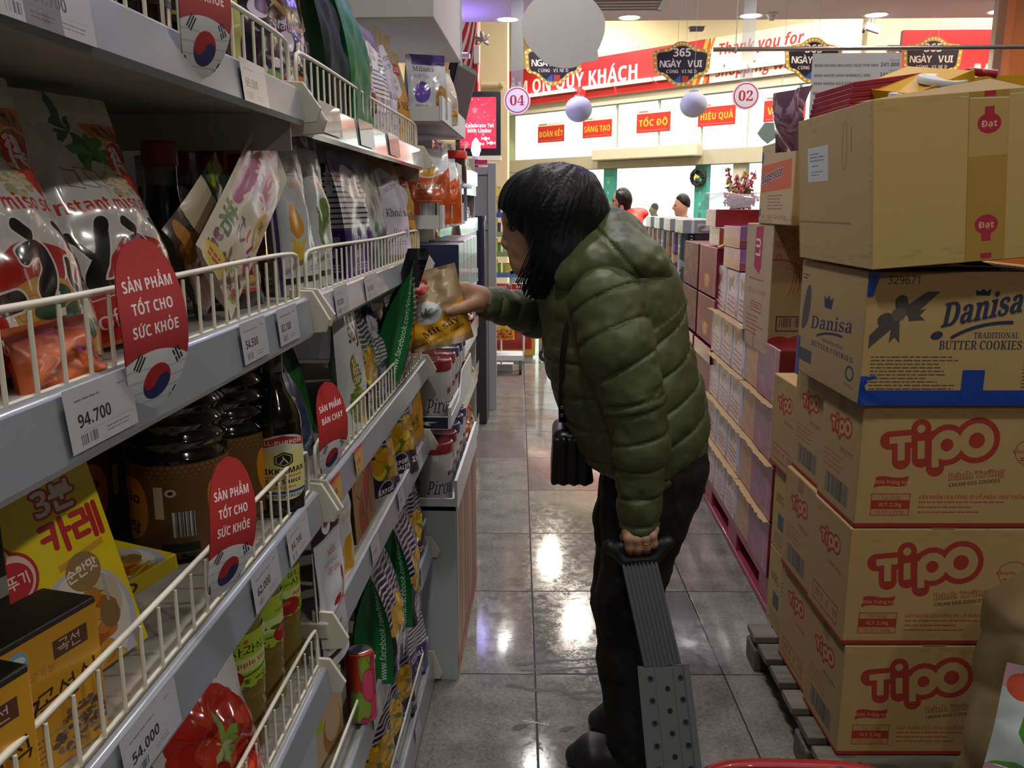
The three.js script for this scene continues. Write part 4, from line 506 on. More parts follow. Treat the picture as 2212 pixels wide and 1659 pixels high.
row('fruit_pouch', 'black pouch with green lettering behind the blue pouch', P1(0.15, 0.24, 0.06, 42), [gl(art(256, 384, (c) => { R(c, '#161a16', 0, 0, 256, 384); T(c, 'sấy', 128, 120, 90, { bold: 1, align: 'center', color: '#3a3e36' }); chunks(c, 128, 260, 70, 80, ['#4a5636', '#3a4a2a'], 10, 60, 2); }), 0.4), foil('#1a2a1a'), foil('#161a16')], -1.28, U2.c, -0.52, FACE - 0.2, -0.05);
row('fruit_pouch', 'deep green pouch beside the white jackfruit chips pouch', P1(0.15, 0.22, 0.06, 43), [foil('#1d5a26'), foil('#184e20'), greenF], -1.4, U2.c, -0.455, FACE - 0.3, -0.1, 0.12);
row('jackfruit_pouch', 'white pouch of jackfruit chips with brown lettering', P1(0.125, 0.245, 0.05, 44, { gus: 0 }), [gl(jackWhiteArt, 0.3), foil('#bfc2c0')], -1.535, U2.c, -0.36, FACE - 0.1, -0.04);
row('fruit_pouch', 'green gusset pouch with a white web address behind the fence', P1(0.14, 0.22, 0.07, 45), gMats, -1.655, U2.c, -0.375);
row('fruit_pouch', 'dark blue pouch next to the green one on the third shelf', P1(0.14, 0.2, 0.06, 46), [gl(stripeDarkArt), foil('#202a40'), foil('#1a2236')], -1.79, U2.c, -0.375);
row('kraft_pouch', 'brown kraft pouch under the pouch being pulled out', P1(0.14, 0.17, 0.06, 47), [AM(mitArt, 0.5), kraftF, kraftF], -1.93, U2.c, -0.38);
row('fruit_pouch', 'shiny plum-coloured pouch at the far end of the third shelf', P1(0.14, 0.19, 0.06, 48), [gl(jackArt), foil('#3a2c4a'), foil('#3a2c4a')], -2.1, U2.c, -0.38);
// the pouches that hang out over the shelf edge, pulled by the shopper
pack('fruit_pouch', 'green gusset pouch with web address tipping out over the shelf edge', 'food bag', P1(0.15, 0.262, 0.075, 49), gMats, [-0.285, 1.035, -1.9], FACE + 0.1, 0.05, 0.16);
// fourth shelf
const vinLiquid = M('#b39a4e', 0.06, { transmission: 0.55, thickness: 0.06, ior: 1.36, attenuationColor: S('#c9ab48'), attenuationDistance: 0.3 }), vinLab = AM(vinegarArt, 0.35), petCap = M('#b8bd3a', 0.4);
function vinegar(label, x, z, turn) {
  const t = thing('vinegar_bottle', label, 'bottle', [x, U1.d, z], turn, 'apple vinegar bottles'), r = 0.038, p = [[0, 0.004], [0.024, 0.002], [0.034, 0.004], [r, 0.012], [r, 0.03]]; for (let i = 0; i < 3; i++) p.push([r - 0.003, 0.036 + i * 0.016], [r, 0.044 + i * 0.016]); p.push([r, 0.09], [r - 0.001, 0.095], [r - 0.001, 0.165], [r, 0.17], [0.034, 0.19], [0.02, 0.212], [0.014, 0.222], [0.014, 0.232], [0, 0.232]);
  part('bottle_body', lathe(p, 28), vinLiquid, t); part('label', lathe([[r + 0.0008, 0.096], [r + 0.0008, 0.166]], 28), vinLab, t); part('cap', lathe([[0.0155, 0.226], [0.0155, 0.244], [0, 0.245]], 18), petCap, t); return t;
}
vinegar('apple vinegar bottle beside the red pepper bag, apple on its label', -0.385, -0.955, -0.62); vinegar('apple vinegar bottle in the middle of the row of vinegar', -0.39, -1.05, -2.4); vinegar('apple vinegar bottle at the end of the row by the bay corner', -0.392, -1.14, -3.0);
row('pepper_bag', 'glossy bag of red pepper with a green stem picture', pouch(0.16, 0.175, 0.06, { s: 51, wr: 0.009, seal: 0.1, nu: 18, nv: 22 }), [AM(pepperArt, 0.16, SHINE), foil('#b9b2b4', 0.2)], -0.835, U1.d, -0.36, FACE - 0.25, -0.2);
row('fruit_pouch', 'white dried plum pouch with a red fruit, at the bay corner', P1(0.125, 0.235, 0.03, 52, { gus: 0, wr: 0.003 }), [gl(roseArt, 0.32), foil('#a9abb2')], -1.225, U2.d - 0.085, -0.33, FACE - 0.1, -0.02);
row('fruit_pouch', 'white dried mango pouch with a big yellow mango beside the pepper box', P1(0.125, 0.25, 0.035, 53, { gus: 0, wr: 0.003 }), [gl(bigMangoArt, 0.32), foil('#a9abb2')], -1.36, U2.d - 0.06, -0.345, FACE - 0.06, -0.03);
cart('pepper_box', 'kraft box printed with hanging orange peppers', 0.18, 0.27, 0.03, six(AM(pepperBoxArt, 0.6), M('#3a2c20', 0.5)), [-0.355, U2.d - 0.055, -1.555], FACE, -0.05);
const jG = P1(0.16, 0.235, 0.055, 54, { gus: 0 }), jM = [gl(jackArt, 0.35), foil('#2a2036')];
row('jackfruit_chips', 'yellow jackfruit chips pouch with white export stamp, half behind the pepper box', jG, jM, -1.78, U2.d - 0.03, -0.355, FACE - 0.2, -0.08);
row('jackfruit_chips', 'yellow jackfruit chips pouch with white export stamp, in full view', jG, jM, -1.93, U2.d - 0.012, -0.345, FACE - 0.35, -0.08);
row('mustard_pouch', 'mustard and kraft pouch at the far end of the fourth shelf', P1(0.15, 0.25, 0.06, 56), [AM(mitArt, 0.5), M('#c99726', 0.5), kraftF], -2.1, U2.d, -0.37, FACE - 0.4);
// second lowest and lowest shelves
const cans = [AM(canArt, 0.3, { clearcoat: 0.5 }), M('#b9bcc0', 0.3, { metalness: 0.9 })];
{ const t = thing('drink_can', 'red and blue fruit drink can leaning by the rail bracket', 'can', [-0.327, U2.e + 0.004, -1.39], 1.9); part('can_body', lathe([[0.022, 0.002], [0.027, 0.006], [0.027, 0.122], [0.022, 0.13]], 28), cans[0], t); part('can_end', lathe([[0, 0.004], [0.021, 0.002], [0.022, 0.002]], 24), cans[1], t); lean(t, 0.0, -0.16); part('can_lid', lathe([[0.0222, 0.13], [0.021, 0.132], [0.02, 0.128], [0, 0.128]], 24), cans[1], t); }
row('fruit_pouch', 'green gusset bag with a web address standing on the second lowest shelf', P1(0.16, 0.25, 0.085, 61), gMats, -1.60, U2.e, -0.335, FACE + 0.05, 0, 0.04);
row('fruit_pouch', 'green gusset bag with a web address further along the second lowest shelf', P1(0.16, 0.26, 0.085, 62), gMats, -1.83, U2.e, -0.333, FACE + 0.05, 0, 0.03);
row('fruit_pouch', 'slim black and yellow pouch at the far end of the second lowest shelf', P1(0.12, 0.24, 0.05, 63), [gl(jackArt), foil('#1a1820'), foil('#1a1820')], -2.1, U2.e, -0.355, FACE - 0.2);
row('fruit_pouch', 'green bag on the lowest shelf behind the striped pouch', P1(0.15, 0.24, 0.08, 64), gMats, -1.78, U2.f, -0.385, FACE - 0.2, 0, 0.1);
row('jackfruit_chips', 'striped jackfruit pouch showing yellow chips on the lowest shelf', P1(0.16, 0.235, 0.06, 65, { gus: 0 }), jM, -1.93, U2.f, -0.37, FACE - 0.5, -0.1);
row('jackfruit_chips', 'striped jackfruit pouch nearer the camera on the lowest shelf', P1(0.16, 0.225, 0.06, 66, { gus: 0 }), jM, -1.66, U2.f, -0.365, FACE - 0.4, -0.1);
row('fruit_pouch', 'purple and white striped bag at the far end of the lowest shelf', P1(0.15, 0.24, 0.06, 67), [gl(stripeDarkArt), gl(stripeDarkArt), purpleF], -2.12, U2.f, -0.37, FACE - 0.3);
cart('noodle_box', 'grey cardboard tray under the drink can', 0.16, 0.03, 0.1, M('#5a5a58', 0.6), [-0.45, U2.e, -1.37], FACE);
cart('cookie_box', 'pale box with a bitten biscuit printed on it, on the second lowest shelf', 0.13, 0.16, 0.05, six(AM(art(256, 320, (c) => { R(c, '#c9b08a', 0, 0, 256, 320); E(c, '#a97a4a', 190, 200, 60, 90); E(c, '#c9b08a', 190, 170, 46, 70); R(c, '#6b2f24', 0, 200, 70, 120); for (let i = 0; i < 12; i++) E(c, '#d9b9a9', 10 + (i % 3) * 24, 220 + Math.floor(i / 3) * 26, 5); E(c, '#b5523c', 50, 160, 44, 26); T(c, 'Cookies', 50, 168, 22, { align: 'center', color: '#eee' }); R(c, '#a9b83a', 90, 100, 40, 70); }), 0.5), M('#c9b08a', 0.5)), [-0.385, U2.e, -1.255], FACE - 0.3);
cart('seasoning_box', 'white carton on the second lowest shelf at the bay corner', 0.07, 0.17, 0.06, six(AM(art(128, 256, (c) => { R(c, '#bfc3cc', 0, 0, 128, 256); lines(c, '#5a5a60', 20, 120, 80, 40, 3, 8); }), 0.4), M('#bfc3cc', 0.4)), [-0.375, U1.e + 0.03, -1.11], FACE - 0.2);
// ---------- cartons, pallets and gift boxes across the aisle
const KR = '#b0925e', kraftMap = (seedn, extra, w = 512, h = 512, base = KR) => art(w, h, (c) => {
  R(c, base, 0, 0, w, h); for (let i = 0; i < 900; i++) R(c, `rgba(70,45,10,${0.015 + 0.035 * hash(i, seedn, 7)})`, w * hash(i, seedn, 2), h * hash(i, seedn, 3), 30 * hash(i, seedn, 4) + 4, 1.6);
  for (let i = 0; i < 26; i++) E(c, `rgba(60,45,25,${0.03 + 0.05 * hash(i, seedn, 11)})`, w * hash(i, seedn, 12), h * (hash(i, seedn, 13) > 0.5 ? hash(i, seedn, 14) * 0.1 : 0.9 + 0.1 * hash(i, seedn, 14)), 14 + 40 * hash(i, seedn, 15), 4 + 8 * hash(i, seedn, 16));
  extra?.(c, w, h);
});
const RED = '#9c2f22';
function tipo(c, x, y, s, ink = RED, paper = KR) {   // the rounded outlined word mark
  c.save(); c.translate(x, y); c.scale(s, s); c.rotate(-0.09); c.lineCap = c.lineJoin = 'round';
  const word = (col, lw) => {
    c.strokeStyle = col; c.fillStyle = col; const L = (a, b, d, e, w = 22) => { c.lineWidth = w + lw; c.beginPath(); c.moveTo(a, b); c.lineTo(d, e); c.stroke(); };
    L(10, 42, 78, 42); L(46, 42, 46, 108); L(108, 52, 108, 108); c.lineWidth = lw; c.beginPath(); c.arc(108, 14, 13 + lw / 2, 0, 7); c.fill();
    L(152, 50, 152, 140); c.lineWidth = 30 + lw; c.beginPath(); c.arc(188, 72, 32, 0, 7); c.stroke(); c.beginPath(); c.arc(280, 66, 38, 0, 7); c.lineWidth = 32 + lw; c.stroke();
  };
  c.lineCap = 'round'; word(ink, 36); c.lineCap = 'butt'; word(paper, 0); E(c, ink, 188, 72, 20); E(c, ink, 280, 66, 25); c.restore();
}
const tipoFront = kraftMap(1, (c, w, h) => {
  tipo(c, 118, 112, 1.58); T(c, 'Bánh Trứng', 450, 376, 46, { bold: 1, color: '#b3925c', out: '#7c2a1e', ow: 5, rot: -0.1, font: 'serif' }); T(c, 'CREAM EGG COOKIES', 454, 410, 25, { bold: 1, rot: -0.1, color: '#4a3620' });
  c.fillStyle = RED; c.beginPath(); c.moveTo(90, 360); c.bezierCurveTo(140, 340, 190, 380, 252, 352); c.lineTo(246, 400); c.bezierCurveTo(190, 420, 140, 388, 82, 414); c.fill(); T(c, '100% Trứng tươi', 168, 394, 26, { align: 'center', color: '#c9a874' });
  for (let i = 0; i < 3; i++) { R(c, RED, 74, 442 + i * 38, 196, 38); if (i !== 1) R(c, '#a88a58', 78, 446 + i * 38, 188, 30); T(c, ['Túi 220g', 'KLT: 2,2kg', '10 túi x 220g'][i], 172, 470 + i * 38, 25, { align: 'center', color: i === 1 ? '#c9a874' : RED }); }
  T(c, 'SẢN PHẨM CỦA CÔNG TY CỔ PHẦN THỰC PHẨM', 310, 470, 24, { font: 'serif', bold: 1, color: RED, sk: -0.15, sx: 0.9 }); lines(c, '#98412e', 312, 484, 430, 76, 3, 10);
  blob(c, '#8f3a2a', [[770, 190], [830, 170], [890, 180], [900, 240], [880, 300], [800, 300], [760, 250]], 4); T(c, 'Khuyến mãi', 830, 240, 26, { bold: 1, align: 'center', color: RED, font: 'serif' }); lines(c, '#4a3a24', 790, 262, 90, 24, 2, 8);
  R(c, '#97281e', 0, h - 26, w, 26);
}, 920, 620);
const tipoSide = kraftMap(2, (c, w, h) => { R(c, 'rgba(120,95,50,.5)', w * 0.42, 0, w * 0.18, 90); tipo(c, 116, 130, 0.74); T(c, 'Bánh Trứng', 250, 288, 26, { bold: 1, color: '#6a2e20', font: 'serif' }); R(c, '#6a5030', 250, 296, 120, 3); for (let i = 0; i < 4; i++) lines(c, '#98513c', 60, 330 + i * 26, 330, 18, 1, 10); barcode(c, 100, 448, 290, 110, '#3f3a30', '#8a8070'); R(c, '#97281e', 0, h - 24, w, 24); }, 480, 620, '#a48b5e');
const tipoMarks = kraftMap(3, (c, w, h) => { tipo(c, 116, 120, 0.74); T(c, 'Bánh Trứng', 250, 280, 26, { bold: 1, color: '#6a2e20', font: 'serif' }); R(c, '#97281e', 70, 460, 330, 100); R(c, '#a48b5e', 76, 466, 318, 88); for (let i = 0; i < 4; i++) { T(c, ['↑↑', '☂', 'T', '11'][i].replace(/[↑☂]/g, 'T'), 100 + i * 78, 530, 54, { bold: 1, color: RED }); } R(c, '#97281e', 0, h - 24, w, 24); }, 480, 620, '#a48b5e');
const boardTop = AM(kraftMap(5, null, 256, 256), 0.85), cardMat = (t) => AM(t, 0.82, { bumpMap: stone, bumpScale: 0.0001 });
const tF = cardMat(tipoFront), tS = cardMat(tipoSide), tM = cardMat(tipoMarks), tK = cardMat(kraftMap(6, null, 256, 256)), CT = rad(2.2);
const six2 = (front, left, right = left, top = boardTop) => [right, left, top, top, front, right];
const RF = (x, z) => { const c = Math.cos(CT), s = Math.sin(CT), X0 = 0.672, Z0 = -1.79; return [X0 + (x * c + z * s), Z0 + (-x * s + z * c)]; };   // cartons' own frame: x into the stack, z towards the camera
function carton(label, w, h, d, x, y, z, mats, group, extra) {
  const [X, Z] = RF(x + w / 2, z - d / 2), t = thing('cardboard_box', label, 'box', [X, y, Z], CT + (extra?.turn ?? 0), group);
  part('carton', RB(w, h, d, 0.004, 2).translate(0, h / 2, 0), mats, t); return t;
}
const flapMat = M('#9a7f52', 0.85);
const G1 = 'red-printed cookie cartons on the wooden pallet', TH = 0.2765;
const rowName = ['bottom', 'middle', 'top'];
for (let r = 0; r < 3; r++) {
  const y = 0.1095 + r * (TH + 0.001), t = carton(`kraft carton with big red outlined word, ${rowName[r]} of the front stack`, 0.40, TH, 0.232, 0 + (r === 1 ? -0.004 : r === 0 ? 0.004 : 0), y, 0, six2(tF, r === 1 ? tM : tS), G1);
  part('tape_strip', BX(0.05, 0.0015, 0.233, -0.0, TH + 0.0005, 0), M('#a58a56', 0.3, { clearcoat: 0.6 }), t);
  carton(`kraft carton with red word on its narrow side, ${rowName[r]} of the second stack`, 0.40, TH, 0.232, r === 1 ? 0.002 : 0.012, y, -0.236, six2(tK, r === 0 ? tM : tS), G1);
}
const yellowTape = M('#c9b61e', 0.4, { clearcoat: 0.5 });
const noticeSide = cardMat(kraftMap(8, (c, w, h) => { poly(c, RED, [[230, 30], [290, 30], [260, 80]]); R(c, RED, 256, 80, 8, 50); lines(c, '#4a4434', 60, 190, 150, 70, 4, 14); R(c, '#4f565c', 110, 330, 110, 120); lines(c, '#4a4434', 250, 180, 120, 140, 4, 16); lines(c, '#4a4434', 60, 490, 300, 100, 5, 9); }, 420, 620, '#a8925c'));
{
  const a = carton('kraft carton with red word high in the third stack, behind the lilac gift boxes', 0.36, 0.27, 0.23, 0.03, 0.6005, -0.49, six2(tK, tM), G1);
  for (let r = 0; r < 2; r++) { const t = carton(`yellowish carton with black print, ${['lower', 'upper'][r]} one under the third stack`, 0.36, 0.2445, 0.21, 0.04, 0.1095 + r * 0.2455, -0.475, six2(tK, noticeSide), 'yellowish cartons under the third stack'); part('tape_strip', BX(0.002, 0.2, 0.02, -0.181, 0.12, 0.096), yellowTape, t); }
}
// blue-taped carton of butter cookies
const INK = '#2a2f45', danisaFront = kraftMap(9, (c, w, h) => {
  T(c, '329671', 84, 62, 58, { color: '#3a3226', sx: 0.78 }); c.save(); c.scale(0.8, 1);
  for (const [col, o] of [['#4a4440', 0]]) { poly(c, col, [[30, 330], [140, 220], [190, 260], [30, 400]]); poly(c, col, [[180, 200], [330, 100], [400, 100], [250, 240]]); blob(c, col, [[150, 130], [220, 110], [240, 200], [170, 220]]); blob(c, col, [[60, 230], [140, 200], [170, 270], [80, 300]]); blob(c, '#5c5650', [[140, 190], [220, 180], [220, 250], [150, 260]]); poly(c, col, [[230, 210], [330, 190], [300, 225], [330, 250], [240, 255]]); poly(c, col, [[150, 260], [190, 250], [200, 370], [170, 340], [140, 370]]); } c.restore(); c.save(); c.translate(36, 0); c.scale(0.68, 1);
  T(c, 'Danisa', 440, 290, 168, { font: 'serif', bold: 1, color: INK, rot: -0.16, sk: -0.3, out: '#8f7b54', ow: 12, sx: 0.9 }); T(c, 'Danisa', 436, 286, 168, { font: 'serif', bold: 1, color: INK, rot: -0.16, sk: -0.3, sx: 0.9 });
  c.strokeStyle = INK; c.lineWidth = 20; c.beginPath(); c.moveTo(520, 340); c.quadraticCurveTo(680, 260, 900, 262); c.stroke(); E(c, INK, 420, 330, 40, 22, -0.2);
  poly(c, INK, [[650, 120], [640, 90], [670, 100], [690, 84], [712, 100], [742, 86], [736, 122]]); T(c, 'TRADITIONAL', 660, 344, 44, { font: 'serif', bold: 1, color: INK, sx: 0.92 }); T(c, 'BUTTER COOKIES', 440, 404, 66, { font: 'serif', bold: 1, color: INK, sx: 0.92 });
  c.restore(); lines(c, '#4f4636', 40, 440, 400, 190, 10, 11); lines(c, '#4f4636', 720, 470, 200, 150, 8, 11);
  T(c, 'Content : 12 x 454 g', 40, 674, 42, { bold: 1, color: '#3a3f55', sx: 1.1 });
  c.strokeStyle = 'rgba(90,75,45,.35)'; c.lineWidth = 4; c.beginPath(); c.arc(830, 90, 46, 0, 7); c.stroke(); c.beginPath(); c.moveTo(830, 140); c.bezierCurveTo(760, 300, 900, 320, 800, 420); c.stroke();
}, 940, 700), danisaSide = kraftMap(10, (c, w, h) => { lines(c, '#4a4436', 20, 80, 70, 40, 2, 14); blob(c, '#4f4a45', [[60, 150], [110, 130], [110, 320], [70, 420], [20, 430]]); T(c, 'Danisa', 120, 400, 104, { font: 'serif', bold: 1, color: INK, rot: -0.16, sk: -0.25 }); c.strokeStyle = INK; c.lineWidth = 14; c.beginPath(); c.moveTo(190, 430); c.quadraticCurveTo(280, 380, 400, 380); c.stroke(); poly(c, INK, [[240, 250], [230, 180], [256, 200], [270, 170], [288, 200], [312, 180], [300, 250]]); T(c, 'TRADITIONAL', 230, 450, 26, { font: 'serif', bold: 1, color: INK }); T(c, 'BUTTER COOKIES', 140, 498, 40, { font: 'serif', bold: 1, color: INK }); R(c, '#4a4c50', 30, 540, 120, 80); E(c, '#3f4654', 480, 560, 34, 44); E(c, '#a08a5e', 480, 560, 22, 30); lines(c, '#5a5040', 440, 620, 90, 20, 2, 8); }, 560, 700, '#a18a60');
const blueTape = M('#1d3f9a', 0.25, { clearcoat: 0.8, clearcoatRoughness: 0.15 });
{
  const w = 0.44, h = 0.278, d = 0.405, t = carton('kraft carton of butter cookies edged with blue tape', w, h, d, -0.018, 0.9425, 0.012, six2(cardMat(danisaFront), cardMat(danisaSide)), undefined);
  part('tape_strip', BX(w + 0.002, 0.032, 0.002, 0, 0.016, d / 2 + 0.0006), blueTape, t); part('tape_strip', BX(0.045, 0.07, 0.0024, -w / 2 + 0.235, 0.04, d / 2 + 0.0008), blueTape, t);
  part('tape_strip', sheet(6, 6, (u, v) => [-w / 2 + 0.0 + u * 0.05 * (0.6 + 0.4 * Math.cos(v * 5)), v * 0.062, d / 2 + 0.0016 + 0.002 * Math.sin(v * 9 + u * 4)]), blueTape, t); part('tape_strip', BX(0.0016, 0.1, 0.02, -w / 2 - 0.0006, 0.04, -d / 2 + 0.01), blueTape, t);
  part('tape_strip', sheet(3, 5, (u, v) => [-w / 2 + u * (0.012 + 0.014 * v), h - 0.05 * (1 - v) - 0.0, d / 2 + 0.0014]), blueTape, t); part('tape_strip', BX(0.1, 0.03, 0.003, w / 2 - 0.02, h - 0.012, d / 2 + 0.001), blueTape, t);
  part('flap', sheet(8, 4, (u, v) => [-w / 2 + 0.01 + u * (w - 0.1), h + 0.002 + 0.012 * Math.sin(u * 3.2) * v, d / 2 - 0.05 + v * 0.056]), flapMat, t);
}
single('cookie_packet', (() => sheet(12, 4, (u, v) => [(u - 0.5) * 0.13, 0.022 * Math.sin(PI * u) * (0.4 + 0.6 * v), (v - 0.5) * 0.2]))(), M('#a8791c', 0.35, { clearcoat: 0.6 }), 'mustard yellow packet squeezed under the big plain carton', 'packet', [0.865, 1.222, -1.90]);
// plain carton on top, tilted, with branded tape and an open top
const topSide = kraftMap(12, (c, w, h) => { R(c, '#c2cad2', 90, 150, 190, 170); lines(c, '#6a748a', 110, 180, 150, 50, 3, 10); lines(c, '#6a748a', 130, 240, 90, 20, 1, 9); lines(c, '#6a748a', 120, 270, 120, 30, 2, 8); R(c, 'rgba(90,78,60,.5)', 0, 520, 470, 9); c.strokeStyle = 'rgba(80,70,60,.5)'; c.lineWidth = 5; c.beginPath(); c.ellipse(420, 170, 18, 110, 0.05, 0, 7); c.stroke(); R(c, 'rgba(70,60,50,.6)', 470, 90, 5, 120); for (let i = 0; i < 20; i++) R(c, 'rgba(90,70,40,.35)', w - 12, 30 + i * 34, 8, 18 * hash(i, 1, 1)); }, 620, 720, '#b0986e');
const topFront = kraftMap(13, (c, w, h) => { poly(c, 'rgba(235,228,210,.5)', [[300, 20], [520, 24]], 4); R(c, 'rgba(235,228,210,.18)', 340, 30, 120, 250); }, 760, 720, '#b59a5c');
const tapeArt = art(140, 640, (c, w, h) => { R(c, '#a9863f', 0, 0, w, h); R(c, '#b7995c', 0, 30, w, 210); for (const y of [120, 500]) { c.save(); c.translate(72, y); E(c, '#a83040', 0, 0, 42, 38); R(c, '#a83040', -17, y > 300 ? 20 : -62, 34, 44); T(c, 'Đạt', 0, 13, 34, { bold: 1, color: '#d8b08a', align: 'center' }); c.restore(); } R(c, '#a83040', 52, 0, 40, 22); R(c, '#a83040', 54, 610, 40, 22); poly(c, '#d6c9a6', [[4, 24], [136, 30]], 5); });
const bigTop = (() => {
  const w = 0.42, h = 0.325, d = 0.44, [X, Z] = RF(-0.028 + w / 2, -0.0 - d / 2 + 0.05), t = thing('cardboard_box', 'plain tan carton with red-stamped clear tape, open at its top', 'box', [X, 1.2225, Z], CT); lean(t, 0, rad(4.6)); t.position.y += 0.021; t.rotation.y = CT;
  const front = cardMat(topFront), side = cardMat(topSide);
  part('front_wall', RB(w, h, 0.006, 0.002, 2).translate(0, h / 2, d / 2 - 0.003), [side, side, boardTop, boardTop, front, front], t);
  part('side_wall', RB(0.006, h, d - 0.012, 0.002, 2).translate(-w / 2 + 0.003, h / 2, 0), [side, side, boardTop, boardTop, side, side], t);
  part('side_wall', BX(0.006, h, d - 0.012, w / 2 - 0.003, h / 2, 0), boardTop, t); part('rear_wall', BX(w, h, 0.006, 0, h / 2, -d / 2 + 0.003), boardTop, t); part('bottom_panel', BX(w - 0.012, 0.006, d - 0.012, 0, 0.003, 0), boardTop, t);
  part('flap', sheet(8, 6, (u, v) => [-w / 2 + 0.02 + u * 0.28, h - 0.002 + v * 0.026 * (0.4 + u), d / 2 - 0.004 - v * 0.14 + 0.004 * Math.sin(u * 6)]), flapMat, t);
  part('tape_strip', BX(0.075, h * 0.99, 0.0012, -w / 2 + 0.221, h / 2, d / 2 + 0.0006), AM(tapeArt, 0.2, { clearcoat: 0.6, clearcoatRoughness: 0.1 }), t);
  return t;
})();
// what sticks out of the open carton
const redFolder = M('#8f1624', 0.5), goldFolder = M('#cf9c1e', 0.5), whiteTub = M('#c9c9cc', 0.4);
for (let i = 0; i < 5; i++) single('gift_envelope', RB(0.2, 0.0118, 0.2, 0.002), redFolder, `dark red flat gift sleeve in the open carton, ${['lowest', 'second lowest', 'middle', 'second highest', 'topmost'][i]} of five`, 'envelope', [0.752 + i * 0.003, 1.575 + i * 0.0135, -2.13 - i * 0.002], [-0.02 + i * 0.004, CT + 0.1, 0.1 + i * 0.01], 'dark red gift sleeves in the open carton');
single('foil_bag', sheet(8, 12, (u, v) => [-0.02 * Math.sin(v * 3) + 0.014 * Math.sin(u * 9 + v * 4), v * 0.15, (u - 0.5) * 0.2 * (1 - 0.25 * v)]), M('#a87c9a', 0.15, { metalness: 0.75, clearcoat: 1, side: THREE.DoubleSide }), 'shiny pink foil sleeve hanging out over the edge of the open carton', 'bag', [0.636, 1.49, -2.29], [0, 0.3, 0.12]);
single('gift_tray', merge([BX(0.15, 0.004, 0.2), BX(0.004, 0.05, 0.2, -0.075, -0.02, 0), BX(0.15, 0.05, 0.004, 0, -0.02, 0.1)]), goldFolder, 'yellow card tray tilted in the open carton', 'tray', [0.80, 1.622, -2.02], [0.2, CT + 0.3, 0.3]);
single('gift_tray', merge([BX(0.2, 0.004, 0.16), BX(0.2, 0.02, 0.004, 0, -0.01, 0.08)]), goldFolder, 'yellow card tray at the far side of the open carton', 'tray', [0.95, 1.635, -2.09], [0.1, CT, 0.05]);
function tub(label, x, y, z, r, tilt) { const t = thing('plastic_tub', label, 'tub', [x, y, z]); part('tub_body', lathe([[0, -0.05], [r * 0.85, -0.05], [r * 0.93, -0.004], [r * 0.93, 0]], 28), M('#3f3d40', 0.3), t); part('lid', lathe([[0, 0.006], [r * 0.82, 0.006], [r * 0.86, 0.009], [r, 0.008], [r, -0.004], [r * 0.96, -0.005]], 32), whiteTub, t); lean(t, tilt, -0.05); return t; }
tub('round tub with a white rim lying in the open carton', 0.842, 1.612, -1.96, 0.05, 0.3); tub('smaller white-rimmed tub at the near corner of the open carton', 0.745, 1.576, -1.93, 0.024, 0.2);
single('ribbon_roll', tube([V3(-0.03, 0, 0), V3(-0.01, 0.006, 0.01), V3(0.02, 0.006, 0), V3(0.05, 0.002, 0.01)], 0.009, 16, 8), M('#a3242e', 0.4), 'red ribbon bundle lying on the yellow tray', 'ribbon', [0.93, 1.632, -2.02]);
// tall carton with a tree print, and the orange-labelled one on it
const LX = 0.752, luSide = kraftMap(15, (c, w, h) => { c.fillStyle = '#a8324e'; c.beginPath(); c.moveTo(150, 20); c.lineTo(260, 10); c.lineTo(250, 260); c.lineTo(220, 300); c.lineTo(140, 260); c.fill(); T(c, 'LU', 226, 200, 96, { bold: 1, color: '#d8cfc4', rot: -PI / 2 }); lines(c, '#a04a4a', 70, 330, 260, 20, 1, 14); T(c, '650 g x 10 HỘP', 200, 420, 40, { align: 'center', color: '#a04a4a' }); R(c, '#a04a4a', 120, 470, 170, 60); R(c, '#b19f84', 126, 476, 158, 48); lines(c, '#a04a4a', 130, 486, 150, 30, 2, 12); lines(c, '#a04a4a', 60, 560, 280, 130, 5, 12); poly(c, 'rgba(70,45,25,.8)', [[196, 640], [192, 760]], 7); }, 400, 760, '#b3a084');
const luFront = kraftMap(16, (c, w, h) => { for (let i = 0; i < 70; i++) { const x = 520 * hash(i, 1, 9), y = 20 + 240 * hash(i, 2, 9); if (x + y > 100) blob(c, '#8f3a34', [[x, y], [x + 26, y - 10], [x + 40, y + 12], [x + 12, y + 22]], 3); } c.strokeStyle = '#8f3a34'; c.lineWidth = 10; c.beginPath(); c.moveTo(0, 200); c.quadraticCurveTo(140, 180, 190, 300); c.quadraticCurveTo(240, 330, 420, 280); c.stroke(); c.lineWidth = 5; for (let i = 0; i < 12; i++) { c.beginPath(); c.moveTo(120 + i * 14, 250 + 5 * i); c.quadraticCurveTo(130 + i * 16, 320, 100 + i * 24, 380 + 30 * hash(i, 1, 1)); c.stroke(); } R(c, '#1f1b17', 40, 520, 260, 90); R(c, '#8a7454', 46, 526, 248, 78); barcode(c, 56, 530, 220, 54, '#2a241c'); c.fillStyle = '#8a2024'; c.beginPath(); c.moveTo(0, 660); c.quadraticCurveTo(60, 620, 110, 650); c.quadraticCurveTo(190, 610, 260, 660); c.quadraticCurveTo(400, 620, w, 660); c.lineTo(w, h); c.lineTo(0, h); c.fill(); poly(c, '#8a2024', [[350, 240], [460, 180], [460, 420], [300, 420]]); }, 460, 760, '#8f7852');
function place(name, label, cat, w, h, d, x, y, z, mats, group, turn = 0) { const t = thing(name, label, cat, [x + w / 2, y, z - d / 2], turn, group); part(name === 'gift_box' ? 'box_body' : 'carton', RB(w, h, d, 0.004, 2).translate(0, h / 2, 0), mats, t); return t; }
const lu = place('cardboard_box', 'tall carton printed with a red tree and a pink banner', 'box', 0.28, 0.44, 0.36, LX - 0.01, 0.852, -2.885, six2(cardMat(luFront), cardMat(luSide)), undefined, rad(0.6));
